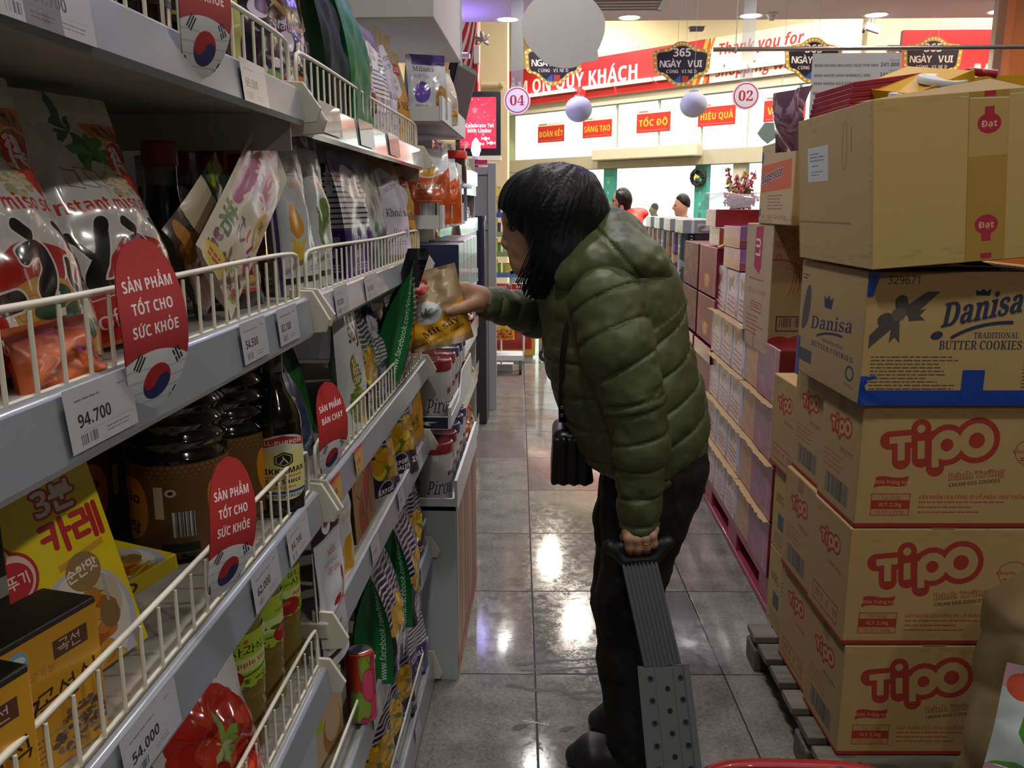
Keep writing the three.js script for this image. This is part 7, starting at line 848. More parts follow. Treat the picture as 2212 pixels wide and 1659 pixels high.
// ---------- red rolling basket with its long black handle
{
  const t = thing('shopping_basket', 'red rolling shopping basket with a long black pull handle', 'basket', [0, 0, 0]), blk = M('#17191c', 0.5), gry = M('#2c3236', 0.48), redP = M('#a0161c', 0.35, { clearcoat: 0.4 });
  const A = J(1380, 1212, -1.73), B = J(1432, 1440, -1.60), C = J(1470, 1800, -1.40), side = V3(1, 0.0, 0.1).normalize();
  const axis = (a, b) => { const y = a.clone().sub(b).normalize(), x = side.clone().addScaledVector(y, -side.dot(y)).normalize(), z = x.clone().cross(y); return new THREE.Matrix4().makeBasis(x, y, z).setPosition(a.clone().add(b).multiplyScalar(0.5)); };
  const grip = nets(join([cap(J(1320, 1183, -1.74), J(1440, 1172, -1.74), 0.0125), cap(J(1318, 1180, -1.74), J(1352, 1212, -1.732), 0.015, 0.012), cap(J(1442, 1172, -1.74), J(1412, 1208, -1.732), 0.015, 0.012), cap(J(1350, 1212, -1.732), J(1414, 1208, -1.732), 0.012)], 0.008), ...box3([J(1312, 1175, -1.74), J(1450, 1215, -1.732)], 0.03), 0.0035);
  part('grip', grip, blk, t);
  const L1 = A.distanceTo(B); part('ribbed_strap', merge([BX(0.075, L1, 0.01), ...[...Array(9)].map((_, i) => BX(0.0045, L1, 0.004, -0.034 + i * 0.0085, 0, 0.0068))]).applyMatrix4(axis(A, B)), M('#22292e', 0.5), t);
  const L2 = B.distanceTo(C), mz = axis(B, C); part('sleeve', merge([RB(0.098, L2, 0.022, 0.004), BX(0.012, L2, 0.006, -0.046, 0, 0.012), BX(0.012, L2, 0.006, 0.046, 0, 0.012), BX(0.008, L2 * 0.96, 0.003, -0.014, 0, 0.0118), BX(0.008, L2 * 0.96, 0.003, 0.022, 0, 0.0118)]).applyMatrix4(mz), gry, t);
  const holeG = CY(0.005, 0.002, 12).rotateX(PI / 2), holeM = M('#050505', 0.9), rimG = new THREE.TorusGeometry(0.0052, 0.0012, 6, 14);
  for (let i = 0; i < 10; i++) for (const [dx, dy] of [[-0.028, 0], [0.032, 0.0], [0.004, 0.02]]) { const m = new THREE.Matrix4().makeTranslation(dx, L2 / 2 - 0.025 - i * 0.042 - dy, 0.0118).premultiply(mz); part('hole', holeG.clone().applyMatrix4(m), holeM, t); if (dx !== 0.004) part('hole_rim', rimG.clone().applyMatrix4(m), gry, t); }
  const sq = (r, y) => { const p = []; for (let i = 0; i < 40; i++) { const a = i / 40 * 2 * PI, c = Math.cos(a), s = Math.sin(a), k = Math.pow(Math.abs(c) ** 4 + Math.abs(s) ** 4, -0.25); p.push(V3(0.425 + r * 0.92 * c * k, y, -1.12 + r * s * k)); } return p; };
  part('rim', tube(sq(0.195, 0.415), 0.013, 80, 8, true), redP, t);
  part('basket_body', sheet(48, 10, (u, v) => { const a = u * 2 * PI, c = Math.cos(a), s = Math.sin(a), k = Math.pow(Math.abs(c) ** 4 + Math.abs(s) ** 4, -0.25), r = 0.155 + 0.04 * v; return [0.425 + r * 0.92 * c * k, 0.06 + v * 0.355, -1.12 + r * s * k]; }), M('#8f1218', 0.4, { side: THREE.DoubleSide }), t);
  part('basket_floor', BX(0.28, 0.008, 0.3, 0.425, 0.065, -1.12), redP, t); for (const [x, z] of [[0.32, -1.0], [0.53, -1.0], [0.32, -1.24], [0.53, -1.24]]) part('wheel', CY(0.03, 0.02, 18).rotateZ(PI / 2).translate(x, 0.031, z), blk, t);
  part('carry_handle', tube([V3(0.50, 0.42, -1.3), V3(0.52, 0.434, -1.25), V3(0.545, 0.43, -1.15), V3(0.55, 0.425, -1.05)], 0.009, 16, 6), blk, t);
}
// ---------- people by the entrance
function bystander(label, o) {
  const { head, z, coat, hairFn, coatFn, faceDir } = o, s = o.s ?? 1, H = J(...head, z);
  const f = join([ell(H, 0.072 * s, 0.105 * s, 0.072 * s), cap(V3(H.x - 0.02 * s, H.y - 0.04 * s, z), V3(H.x - 0.035 * s, H.y - 0.085 * s, z), 0.05 * s, 0.03 * s), cap(V3(H.x + 0.01, H.y - 0.08 * s, z), V3(H.x + 0.03, H.y - 0.2 * s, z), 0.045 * s, 0.05 * s), cap(V3(H.x + 0.03, H.y - 0.2 * s, z), V3(H.x + 0.05, 0.08, z), 0.06 * s, 0.1 * s), cap(V3(H.x - 0.072 * s, H.y - 0.005, z), V3(H.x - 0.086 * s, H.y - 0.03 * s, z), 0.008, 0.012 * s)], 0.03);
  const b = part('person', nets(f, [H.x - 0.25, 0, z - 0.2], [H.x + 0.25, H.y + 0.15, z + 0.2], 0.012), skin, scene); tag(b, label, 'person');
  part('hair', nets((x, y, q) => Math.max(hairFn(H)(x, y, q) - 0.003 * noise(x * 60, y * 30, q * 60), -(Math.hypot(x - H.x + 0.075 * s, (y - H.y + 0.035 * s) * 0.8) - 0.052 * s)), [H.x - 0.25, H.y - 0.35, z - 0.2], [H.x + 0.25, H.y + 0.2, z + 0.2], 0.009), hairM, b);
  part('coat', nets(coatFn(H), [H.x - 0.4, 0.02, z - 0.35], [H.x + 0.45, H.y - 0.02, z + 0.35], 0.014), coat, b);
  for (const dz of [0.035, -0.035]) { part('eye', new THREE.SphereGeometry(0.009 * s, 10, 8), M('#1a1310', 0.3), b, [H.x - 0.066 * s, H.y - 0.002, z + dz * s]); part('trouser_leg', cap2(V3(H.x + 0.04, 0.03, z + dz * 2.2), V3(H.x + 0.04, 0.75, z + dz * 2.2), 0.07), trouserM, b); }
  return b;
}
const cap2 = (a, b, r) => { const d = a.distanceTo(b); return new THREE.CapsuleGeometry(r, d - 2 * r, 4, 12).translate((a.x + b.x) / 2, (a.y + b.y) / 2, (a.z + b.z) / 2); };
const lady = bystander('woman in a bright red hooded coat looking down by the entrance', { head: [1340, 433], z: -8.9, s: 1.05, coat: M('#c81e14', 0.55, { sheen: 0.5, sheenColor: S('#e04030') }), hairFn: (H) => join([ell(V3(H.x + 0.025, H.y + 0.025, -8.9), 0.088, 0.105, 0.092), cap(V3(H.x - 0.02, H.y + 0.05, -8.81), V3(H.x - 0.06, H.y - 0.12, -8.8), 0.035, 0.03), cap(V3(H.x + 0.06, H.y, -8.9), V3(H.x + 0.05, H.y - 0.12, -8.9), 0.06, 0.05), cap(V3(H.x - 0.02, H.y + 0.05, -8.99), V3(H.x - 0.08, H.y - 0.1, -8.99), 0.035, 0.025)], 0.03), coatFn: (H) => join([cap(V3(H.x + 0.12, H.y - 0.2, -8.76), V3(H.x + 0.12, H.y - 0.2, -9.04), 0.09), cap(V3(H.x + 0.1, H.y - 0.22, -8.9), V3(H.x + 0.12, 0.7, -8.9), 0.13, 0.16, 0.7), ell(V3(H.x + 0.19, H.y - 0.13, -8.9), 0.1, 0.06, 0.11), cap(V3(H.x + 0.12, H.y - 0.22, -8.7), V3(H.x + 0.16, H.y - 0.5, -8.66), 0.07, 0.055), cap(V3(H.x + 0.16, H.y - 0.5, -8.66), V3(H.x - 0.06, H.y - 0.52, -8.72), 0.055, 0.045)], 0.04) });
part('eyeglasses', merge([new THREE.TorusGeometry(0.02, 0.0022, 6, 16).rotateY(PI / 2 - 0.5).translate(-0.078, 0.0, 0.04), new THREE.TorusGeometry(0.02, 0.0022, 6, 16).rotateY(PI / 2 + 0.5).translate(-0.078, 0.0, -0.04), rod(V3(-0.07, 0.004, 0.055), V3(0.02, 0.01, 0.075), 0.0018), rod(V3(-0.08, 0.006, 0.022), V3(-0.08, 0.006, -0.022), 0.002)]), M('#3a2a24', 0.4), lady, J(1340, 433, -8.9).toArray());
bystander('boy with short dark hair and a black collar behind the gift boxes', { head: [1472, 443], z: -9.0, coat: M('#121418', 0.7), hairFn: (H) => (x, y, q) => Math.max(ell(V3(H.x + 0.012, H.y + 0.02, -9.0), 0.08, 0.1, 0.08)(x, y, q), H.y + 0.012 - y + 0.9 * Math.max(0, H.x - x) - 0.5 * Math.max(0, x - H.x)), coatFn: (H) => join([cap(V3(H.x + 0.03, H.y - 0.17, -9), V3(H.x + 0.03, H.y - 0.2, -9), 0.07), cap(V3(H.x + 0.04, H.y - 0.25, -8.86), V3(H.x + 0.04, H.y - 0.25, -9.14), 0.08), cap(V3(H.x + 0.04, H.y - 0.3, -9), V3(H.x + 0.04, 0.7, -9), 0.12, 0.13, 0.7)], 0.04) });
bystander('small child in a pale scarf outside the bright entrance', { head: [1412, 452], z: -15.2, s: 0.9, coat: M('#8a9aa0', 0.8), hairFn: (H) => ell(V3(H.x + 0.015, H.y + 0.03, -15.2), 0.07, 0.075, 0.072), coatFn: (H) => join([cap(V3(H.x + 0.02, H.y - 0.14, -15.2), V3(H.x + 0.02, H.y - 0.16, -15.2), 0.07), cap(V3(H.x + 0.03, H.y - 0.24, -15.08), V3(H.x + 0.03, H.y - 0.24, -15.32), 0.07), cap(V3(H.x + 0.03, H.y - 0.3, -15.2), V3(H.x + 0.03, 0.6, -15.2), 0.11, 0.12, 0.7)], 0.04) });
// ---------- the slanting entrance wall: boards, glass, header, doors
const sOf = (u, v, out = 0) => PW(u, v, out)[0], yOf = (u, v, out = 0) => PW(u, v, out)[1];
function wallBox(name, s0, s1, y0, y1, depth, out, mat, r = 0.004) { return struct(name, RB(s1 - s0, y1 - y0, depth, r), mat, onWall((s0 + s1) / 2, (y0 + y1) / 2, out), [0, wallTurn, 0]); }
const S1 = sOf(1077, 240), SB = sOf(1541, 190), SW = sOf(1865, 140), SE = 13.2;
const yb0 = 3.16, yb1 = yOf(1300, 125), yHead0 = 1.98, yHead1 = 2.2;
const glassPane = new THREE.MeshPhysicalMaterial({ color: '#f1faf6', roughness: 0.12, transmission: 1, thickness: 0 }), alu = M('#b9b8a9', 0.5), teal = M('#3aa39a', 0.45);
wallBox('wall_entrance_left', -2.6, S1 + 0.05, 0, HIGH, 0.2, 0, cream); wallBox('wall_entrance_top', S1 - 0.1, SE, yb0 + 0.03, HIGH, 0.2, -0.1, cream);
wallBox('trim_2', S1, SE, yHead0, yHead1, 0.22, 0.02, M('#a9a593', 0.6)); wallBox('trim_3', S1, SE, yb0 - 0.14, yb0 + 0.02, 0.16, -0.02, M('#b5b3a5', 0.6));
let wn = 1; const panes = [1088, 1330, 1420, 1512, 1610, 1720, 1850].map((u) => sOf(u, 320)).concat([11.4, SE]);
for (let i = 0; i < panes.length - 1; i++) { wallBox('window_' + wn++, panes[i] + 0.01, panes[i + 1] - 0.01, yHead1, yb0 - 0.14, 0.012, -0.03, glassPane); wallBox('trim_' + (3 + wn), panes[i] - 0.012, panes[i] + 0.012, yHead1, yb0 - 0.14, 0.05, -0.02, M('#c9cdc4', 0.5)); }
const posts = [1095, 1319, 1518, 1600, 1700].map((u) => sOf(u, 400)).concat([SE]);
posts.slice(0, -1).forEach((s, i) => { wallBox('door_' + (i + 1), s + 0.1, posts[i + 1] - 0.1, 0.02, yHead0, 0.012, -0.02, glassPane); if (i) wallBox('trim_' + (20 + i), s - 0.11, s + 0.11, 0, yHead0, 0.1, 0.01, i < 3 ? teal : alu); });
// red banner, white banner
const banL = SB - S1, banH = yb1 - yb0, redArt = art(2040, Math.round(2040 * banH / banL), (c, w, h) => {
  R(c, '#b5212a', 0, 0, w, h); T(c, 'CẢM ƠN QUÝ KHÁCH', w * 0.045, h * 0.68, h * 0.5, { bold: 1, color: '#e6ddd2', sx: (w * 0.74) / (h * 0.5 * 10.9) });
  const b = [['#dca52a', 0], ['#a8502a', 1], ['#e9e3da', 2], ['#d9772a', 3]]; b.forEach(([k, i]) => poly(c, k, [[w * 0.965 + i * 26 - 60, h], [w * 0.965 + i * 26 - 36, h], [w + i * 30 - 10, 0], [w + i * 30 - 40, 0]]));
}), whiteArt = art(1400, Math.round(1400 * banH / (SW - SB)), (c, w, h) => { R(c, '#d9d6c8', 0, 0, w, h); poly(c, '#d9772a', [[0, 60], [20, 0], [50, 0], [0, 130]]); T(c, 'Thank you for', w * 0.05, h * 0.4, h * 0.34, { color: '#b5212a', bold: 1, sk: -0.2, sx: 0.95 }); T(c, 'shopping with', w * 0.04, h * 0.88, h * 0.34, { color: '#b5212a', bold: 1, sk: -0.2, sx: 0.95 }); });
function board(name, label, cat, s0, s1, y0, y1, map, out, d = 0.03, group) { const e = M('#c9c4b8', 0.5); return tag(part(name, new THREE.BoxGeometry(s1 - s0, y1 - y0, d), [e, e, e, e, AM(map, 0.45), e], scene, onWall((s0 + s1) / 2, (y0 + y1) / 2, out), [0, wallTurn, 0]), label, cat, group); }
board('banner_sign', 'long red banner board with white thank-you lettering above the entrance', 'sign', S1, SB, yb0, yb1, redArt, 0.1); board('banner_sign', 'white banner board with red slanted lettering beside the red banner', 'sign', SB, SW, yb0, yb1, whiteArt, 0.1);
const tubeGlow = new THREE.MeshStandardMaterial({ color: '#fff', emissive: '#ffe6cc', emissiveIntensity: 6 });
[[1132, 1163], [1165, 1240], [1257, 1319], [1321, 1406], [1408, 1500], [1502, 1610], [1612, 1730]].forEach(([a, b], i) => {
  const s0 = sOf(a, 215, 0.2), s1 = sOf(b, 200, 0.2), y = yb0 + 0.16, t = thing('fluorescent_tube', `glowing fluorescent tube along the banner foot, ${['first', 'second', 'third', 'fourth', 'fifth', 'sixth', 'seventh'][i]} from the television`, 'lamp', onWall((s0 + s1) / 2, y, 0.19), wallTurn, 'fluorescent tubes along the banner');
  part('tube', CY(0.02, s1 - s0 - 0.03, 12).rotateZ(PI / 2), tubeGlow, t); part('batten', BX(s1 - s0 - 0.02, 0.03, 0.05, 0, -0.02, -0.05), alu, t);
  const l = new THREE.RectAreaLight('#ffe2c4', LAMP.banner, s1 - s0 - 0.03, 0.04); l.position.set(...onWall((s0 + s1) / 2, y + 0.026, 0.2)); l.lookAt(...onWall((s0 + s1) / 2, y + 1, -0.4)); scene.add(l);
});
// red plaques on the transom
[['ĐOÀN KẾT', 1160, 1217, 264, 309], ['SÁNG TẠO', 1257, 1320, 252, 299], ['TỐC ĐỘ', 1374, 1447, 236, 288], ['HIỆU QUẢ', 1507, 1588, 222, 274], ['VỀ ĐÍCH', 1650, 1740, 206, 264]].forEach(([w, a, b, y0, y1], i) => {
  const s0 = sOf(a, y0, 0.05), s1 = sOf(b, y0, 0.05), top = yOf(a, y0 + 4, 0.05), bot = yOf(a, y1, 0.05), m = art(320, 220, (c, W, H) => { R(c, '#b32a26', 0, 0, W, H); R(c, '#d2cfc8', 0, 0, W, 34); R(c, '#b06a64', 20, 8, 90, 14); T(c, w, 160, 156, 88, { bold: 1, color: '#d6b02a', align: 'center', sx: Math.min(0.86, 300 / (w.length * 56)) }); R(c, '#c98a80', 20, 196, 280, 3); });
  board('wall_plaque', `red plaque with yellow letters ${w} on the glass above the doors`, 'sign', s0, s1, bot, top, m, 0.02, 0.012, 'red plaques above the doors');
});
{ const s0 = sOf(1285, 345, 0.2), s1 = sOf(1512, 335, 0.2), y = 2.2, t = thing('air_curtain', 'long white air curtain unit above the entrance doors', 'air conditioner', onWall((s0 + s1) / 2, y, 0.2), wallTurn); part('housing', RB(s1 - s0, 0.2, 0.2, 0.03, 3), M('#c9c6b4', 0.4), t); part('outlet_slot', BX(s1 - s0 - 0.2, 0.012, 0.06, 0, -0.1, 0.03), M('#4a4a46', 0.6), t); }
{ const t = thing('wreath', 'dark round wreath with a gold centre on the teal door post', 'wreath', onWall(sOf(1518, 383), yOf(1518, 383), 0.12), wallTurn); const g = []; for (let i = 0; i < 60; i++) { const a = rr(0, 6.28), r = 0.115 + rr(-0.03, 0.03); g.push(new THREE.TetrahedronGeometry(rr(0.022, 0.04)).rotateX(rr(0, 3)).rotateY(rr(0, 3)).translate(Math.cos(a) * r, Math.sin(a) * r, rr(-0.02, 0.03))); } part('ring', merge([new THREE.TorusGeometry(0.115, 0.032, 8, 28), ...g]), M('#20241f', 0.8), t); part('bow', merge([new THREE.ConeGeometry(0.045, 0.09, 4).rotateZ(0.6).translate(-0.02, 0.02, 0.03), new THREE.SphereGeometry(0.03, 10, 8).translate(0.02, -0.01, 0.04)]), M('#b99a4a', 0.4), t); }
for (const [u, lb] of [[1319, 'pale snowflake sticker strip on the first teal post'], [1518, 'snowflake and portrait sticker on the second teal post']]) { const s = sOf(u, 420), y = yOf(u, 420); board('post_sticker', lb, 'sticker', s - 0.07, s + 0.07, y - 0.5, y + 0.3, art(64, 320, (c, w, h) => { R(c, '#3aa39a', 0, 0, w, h); for (let i = 0; i < 4; i++) { const q = 40 + i * 70; for (let k = 0; k < 3; k++) { const a = k * PI / 3; poly(c, '#8fd0ca', [[32 - 14 * Math.cos(a), q - 14 * Math.sin(a)], [32 + 14 * Math.cos(a), q + 14 * Math.sin(a)]], 4); } } if (u > 1400) { E(c, '#5a6a6a', 32, 250, 14, 20); R(c, '#46585a', 16, 264, 32, 56); } }), 0.065, 0.004); }
// outside pavement
struct('pavement', BX(60, 0.1, 40, 0, -0.07, 0), M('#b9b8b4', 0.9), [0, 0, -36.2]);
// right end: red glowing shop wall, column, orange panel
{
  const z = -8.4, p0 = J(1940, 170, z), p1 = J(2146, 70, z), m = art(512, 256, (c, w, h) => { R(c, '#c23a3a', 0, 0, w, h); T(c, 'Mai', 410, 200, 120, { bold: 1, color: '#f5ece6', out: '#f0a090', ow: 14 }); });
  const glow = new THREE.MeshStandardMaterial({ map: m, emissive: '#ffffff', emissiveMap: m, emissiveIntensity: 0.7, roughness: 0.4 }), dark = M('#5a2422', 0.6);
  single('neon_sign', new THREE.BoxGeometry(p1.x - p0.x, p1.y - p0.y + 0.3, 0.06), [dark, dark, dark, dark, glow, dark], 'backlit red shop sign with white lettering beyond the cartons', 'sign', [(p0.x + p1.x) / 2, (p0.y + p1.y) / 2 - 0.13, z]);
  single('shop_counter', RB(p1.x - p0.x + 0.2, 1.3, 0.5, 0.01), M('#8f3230', 0.6), 'red shop counter standing under the backlit red sign', 'counter', [(p0.x + p1.x) / 2, 0.65, z - 0.3]);
  { const t = thing('sign_frame', 'grey steel frame carrying the backlit red sign', 'frame', [(p0.x + p1.x) / 2, 1.3, z - 0.1]); for (const s of [-1, 1]) part('frame_post', BX(0.06, 1.5, 0.06, s * 0.45, 0.75, 0), alu, t); part('frame_bar', BX(1.0, 0.05, 0.06, 0, 1.48, 0), alu, t); }
  const c0 = J(2148, 100, -7.2), c1 = J(2195, 100, -7.2); struct('column', RB(c1.x - c0.x, CEIL, 0.08, 0.01), M('#c3bdb2', 0.7), [(c0.x + c1.x) / 2, CEIL / 2, -7.24]);
  const o0 = J(2188, 160, -5.2); struct('wall_orange', RB(1.6, CEIL, 0.1, 0.006), AM(art(256, 256, (c, w, h) => { R(c, '#d8762a', 0, 0, w, h); for (let i = 0; i < 20; i++) poly(c, 'rgba(225,150,60,.4)', [[0, i * 26], [w, i * 26 - 90], [w, i * 26 - 80]]); }), 0.5), [o0.x + 0.8, CEIL / 2, -5.3]);
}
// ---------- end of the aisle: cream wall corner, red column, television, candy racks
struct('wall_back_left', BX(4, HIGH, 0.15), cream, [-2.62, HIGH / 2, -17.2]);
{
  const z = -9.6, a = J(992, 330, z), b = J(1035, 60, z);
  struct('column_red', RB(b.x - a.x, HIGH - 0.02, 0.4, 0.01), AM(art(256, 512, (c, w, h) => { R(c, '#a8202c', 0, 0, w, h); c.strokeStyle = '#d9cfd6'; R(c, '#8f7f96', 0, 0, w, 150); for (let i = 0; i < 4; i++) { c.lineWidth = 9; c.beginPath(); c.moveTo(0, 190 - i * 0 + i * 22); c.quadraticCurveTo(150, 180 + i * 22, w, 110 + i * 22); c.stroke(); } c.fillStyle = '#a8202c'; }), 0.5), [(a.x + b.x) / 2, HIGH / 2, z]);
  struct('pillar', RB(0.42, HIGH, 0.4, 0.01), cream, [J(1062, 300, -11).x, HIGH / 2, -11]);
  const t = thing('conduit_pipe', 'cream pipe stub along the pillar above the television', 'pipe', J(1060, 184, -10.765).toArray()); part('pipe', CY(0.035, 0.3, 14).rotateZ(PI / 2), M('#c9c0a0', 0.5), t); part('pipe_collar', CY(0.042, 0.03, 14).rotateZ(PI / 2).translate(0.12, 0, 0), M('#b9b090', 0.5), t);
}
{
  const z = -8.6, a = J(985, 336, z), b = J(1082, 198, z), w = b.x - a.x, h = b.y - a.y, tv = thing('television', 'black-framed screen showing a red festive advert with snowflakes', 'television', [(a.x + b.x) / 2, (a.y + b.y) / 2, z]);
  const m = art(384, 460, (c, W, H) => { R(c, '#c22338', 0, 0, W, H); const g = c.createRadialGradient(W / 2, H * 0.4, 30, W / 2, H * 0.4, W); g.addColorStop(0, '#d8384c'); g.addColorStop(1, '#b01c30'); c.fillStyle = g; c.fillRect(0, 0, W, H); for (let i = 0; i < 70; i++) E(c, `rgba(245,225,230,${0.3 + 0.6 * hash(i, 1, 1)})`, W * hash(i, 2, 1), H * 0.95 * hash(i, 3, 1), 2 + 3 * hash(i, 4, 1)); for (let i = 0; i < 6; i++) E(c, 'rgba(240,170,180,.35)', W * hash(i, 5, 2), H * hash(i, 6, 2), 14 + 18 * hash(i, 7, 2)); T(c, 'Celebrate Tet', 60, 270, 46, { color: '#f3dfe2', bold: 1 }); T(c, 'with Lindor', 80, 316, 46, { color: '#f3dfe2', bold: 1 }); for (const [x, y] of [[270, 370], [210, 420], [330, 410]]) { E(c, '#e9b8bc', x, y, 22, 16); poly(c, '#e9b8bc', [[x - 20, y], [x - 44, y - 16], [x - 44, y + 16]]); poly(c, '#e9b8bc', [[x + 20, y], [x + 44, y - 16], [x + 44, y + 16]]); } });
  const scr = new THREE.MeshStandardMaterial({ map: m, emissive: '#ffffff', emissiveMap: m, emissiveIntensity: 0.85, roughness: 0.3 }), bl = M('#0c0c12', 0.4);
  part('frame', RB(w, h, 0.08, 0.01), bl, tv); part('screen', new THREE.PlaneGeometry(w * 0.8, h * 0.8), scr, tv, [-0.0, 0.005, 0.0415]); part('shelf_ledge', BX(w, 0.04, 0.14, 0, -h / 2 - 0.03, 0.0), alu, tv); part('wall_mount', BX(0.1, 0.1, 0.82, 0, 0, -0.44), bl, tv);
  const t2 = thing('monitor', 'dark tilted monitor seen nearly edge-on above the trays', 'television', J(989, 206, -3.6).toArray(), rad(80)); lean(t2, 0.25, 0); part('casing', RB(0.3, 0.24, 0.035, 0.012, 2), bl, t2); part('screen', new THREE.PlaneGeometry(0.26, 0.2), M('#4a1626', 0.6), t2, [0, 0, 0.0185]); part('mount_arm', BX(0.04, 0.04, 0.12, 0, -0.1, -0.08), bl, t2);
  const fl = thing('metal_flower', 'silver leaf ornament with a white light box on the red column', 'ornament', [J(1040, 96, -9.37).x, J(1046, 96, -9.37).y, -9.37]); for (let i = 0; i < 4; i++) part('leaf', new THREE.SphereGeometry(0.05, 12, 8).scale(0.45, 1, 0.2).translate(0, 0.05, 0), M('#8a8a90', 0.3, { metalness: 0.6 }), fl, [0.02, 0.03, 0.02], [0, 0.3 * i, 1.2 - i * 1.0]); part('light_box', RB(0.06, 0.18, 0.06, 0.006), M('#dfe2ea', 0.3), fl, [-0.05, -0.1, 0]); part('stem', rod(V3(-0.05, -0.02, 0), V3(0.02, 0.04, 0.02), 0.008), alu, fl);
}
{ // candy racks
  const z = -7.0, rack = thing('candy_rack', 'white wire candy rack by the checkout, full of small sweets', 'rack', [J(1096, 600, z).x, 0, z]), w = 0.27, yy = [0.62, 0.80, 0.965, 1.12, 1.27, 1.4], wm = M('#c9ccd0', 0.4);
  for (const sx of [-1, 1]) for (const sz of [-1, 1]) part('post', rod(V3(sx * w / 2, 0.15, sz * 0.12), V3(sx * w / 2, 1.5, sz * 0.12), 0.006), wm, rack);
  yy.forEach((y) => { part('shelf', BX(w, 0.01, 0.24, 0, y, 0), wm, rack); part('shelf_edge', BX(w + 0.01, 0.04, 0.006, 0, y + 0.015, 0.124), M(['#7a9a5a', '#5a7ab0', '#8aa86a', '#9ab07a', '#3f5a9a', '#c9b05a'][yy.indexOf(y)], 0.4), rack); });
  part('base', BX(w, 0.04, 0.24, 0, 0.14, 0), wm, rack); for (const sx of [-1, 1]) for (const sz of [-1, 1]) part('caster', CY(0.035, 0.02, 14).rotateZ(PI / 2), M('#2a2a2c', 0.5), rack, [sx * 0.11, 0.036, sz * 0.1]); for (const sx of [-1, 1]) part('caster_fork', BX(0.03, 0.08, 0.03), M('#8a8c90', 0.3, { metalness: 0.8 }), rack, [sx * 0.11, 0.09, 0.1]);
  const cols = ['#2f4fb0', '#4fae3a', '#3fa83a', '#2a3f9a', '#3560c0', '#c9a83a'], alt = ['#b0242c', '#c9b83a', '#d9d9d4', '#c42a2e', '#d0b040', '#2f5ab0'], g = pouch(0.07, 0.1, 0.04, { s: 95, wr: 0.006, nu: 8, nv: 10 });
  yy.forEach((y, r) => { for (let i = 0; i < 3; i++) pack('candy_pack', `small ${['blue', 'green', 'green', 'navy', 'blue', 'yellow'][r]} sweets pack, ${['left-over', 'middle', 'outer'][i].replace('left-over', 'inner')} one on ${['lowest', 'second', 'third', 'fourth', 'fifth', 'top'][r]} rack shelf`, 'sweets', g, [foil(i === 1 ? alt[r] : cols[r], 0.25), foil(alt[r], 0.3)], [rack.position.x - 0.085 + i * 0.085, y + 0.006, z + 0.05], 0.1 * i, -0.1, 0, 'sweets packs on the candy rack'); });
  const roll = CY(0.018, 0.13, 12); yy.slice(1).forEach((y, r) => single('candy_tube', roll.clone().translate(0, 0.066, 0), M('#d0b93a', 0.35), `yellow and white sweets tube on the ${['second', 'third', 'fourth', 'fifth', 'top'][r]} rack shelf`, 'sweets', [rack.position.x - 0.09, y + 0.006, z + 0.1], [0, 0, 0], 'sweets tubes on the candy rack'));
  const zc = -7.42, cx0 = J(1062, 700, zc).x, cx1 = J(1158, 700, zc).x, ct = thing('checkout_counter', 'red-sided checkout counter with a yellow frame', 'counter', [(cx0 + cx1) / 2, 0, zc - 0.3]);
  part('counter_body', RB(cx1 - cx0 - 0.02, 0.5, 0.5, 0.004).translate(0, 0.31, 0), M('#c9a23a', 0.45), ct); part('red_panel', BX(cx1 - cx0 - 0.08, 0.42, 0.01, 0, 0.33, 0.252), M('#a81418', 0.3, { clearcoat: 0.4 }), ct); part('plinth', BX(cx1 - cx0 - 0.06, 0.06, 0.46, 0, 0.03, 0), alu, ct);
  part('counter_top', BX(cx1 - cx0, 0.03, 0.54, 0, 0.575, 0), M('#c9c6bd', 0.4), ct);
  const sg = pouch(0.11, 0.15, 0.05, { s: 96, wr: 0.008, nu: 8, nv: 12 }), sm = gl(art(96, 128, (c) => { R(c, '#c98a1c', 0, 0, 96, 128); R(c, '#d9b82a', 0, 0, 96, 50); chunks(c, 48, 90, 40, 30, ['#a8481c', '#b8602a', '#8f3a16'], 20, 12, 2); }), 0.2);
  { const t = thing('snack_hook_stand', 'slim metal stand with hooks for orange snack bags', 'stand', [J(1082, 700, -7.05).x, 0, -7.08]); part('stand_post', rod(V3(0, 0.05, -0.03), V3(0, 0.62, -0.03), 0.008), wm, t); part('stand_foot', BX(0.2, 0.05, 0.14, 0, 0.026, -0.03), wm, t); for (const y of [0.42, 0.6]) part('hook', rod(V3(-0.09, y, 0), V3(0.09, y, 0), 0.004), wm, t); }
  for (let i = 0; i < 4; i++) pack('snack_bag', `orange and yellow snack bag on the hook stand, ${i < 2 ? 'lower' : 'upper'} row, ${i % 2 ? 'towards the counter' : 'towards the cabinet'}`, 'food bag', sg, [sm, foil('#b8741c', 0.25)], [J(1075 + 22 * (i % 2), 700, -7.02).x, i < 2 ? 0.27 : 0.45, -7.03], 0.1, 0, 0, 'snack bags on the hook stand');
  for (let i = 0; i < 2; i++) cart('sweets_box', ['red and white sweets box under the rack shelf, with dark print', 'red and white sweets box next to the shopper\'s sleeve'][i], 0.13, 0.12, 0.08, gl(art(128, 128, (c) => { R(c, '#b0222a', 0, 0, 128, 50); R(c, '#d0c9c6', 0, 50, 128, 78); T(c, ['Donut', 'Roll'][i], 64, 36, 34, { bold: 1, color: '#eadcdc', align: 'center' }); poly(c, '#3a3a40', [[30, 90], [80, 80], [100, 110]], 10); }), 0.3), [J(1082 + i * 42, 610, -6.9).x, 0.63, -6.86], 0);
  // trolley leg with a caster
  const tp = P(1178, 782, 'y', 0), tr = thing('trolley', 'chrome trolley leg with a dark caster by the counter', 'trolley', [tp.x, 0, tp.z]); const chrome = M('#b9bbc0', 0.15, { metalness: 1 });
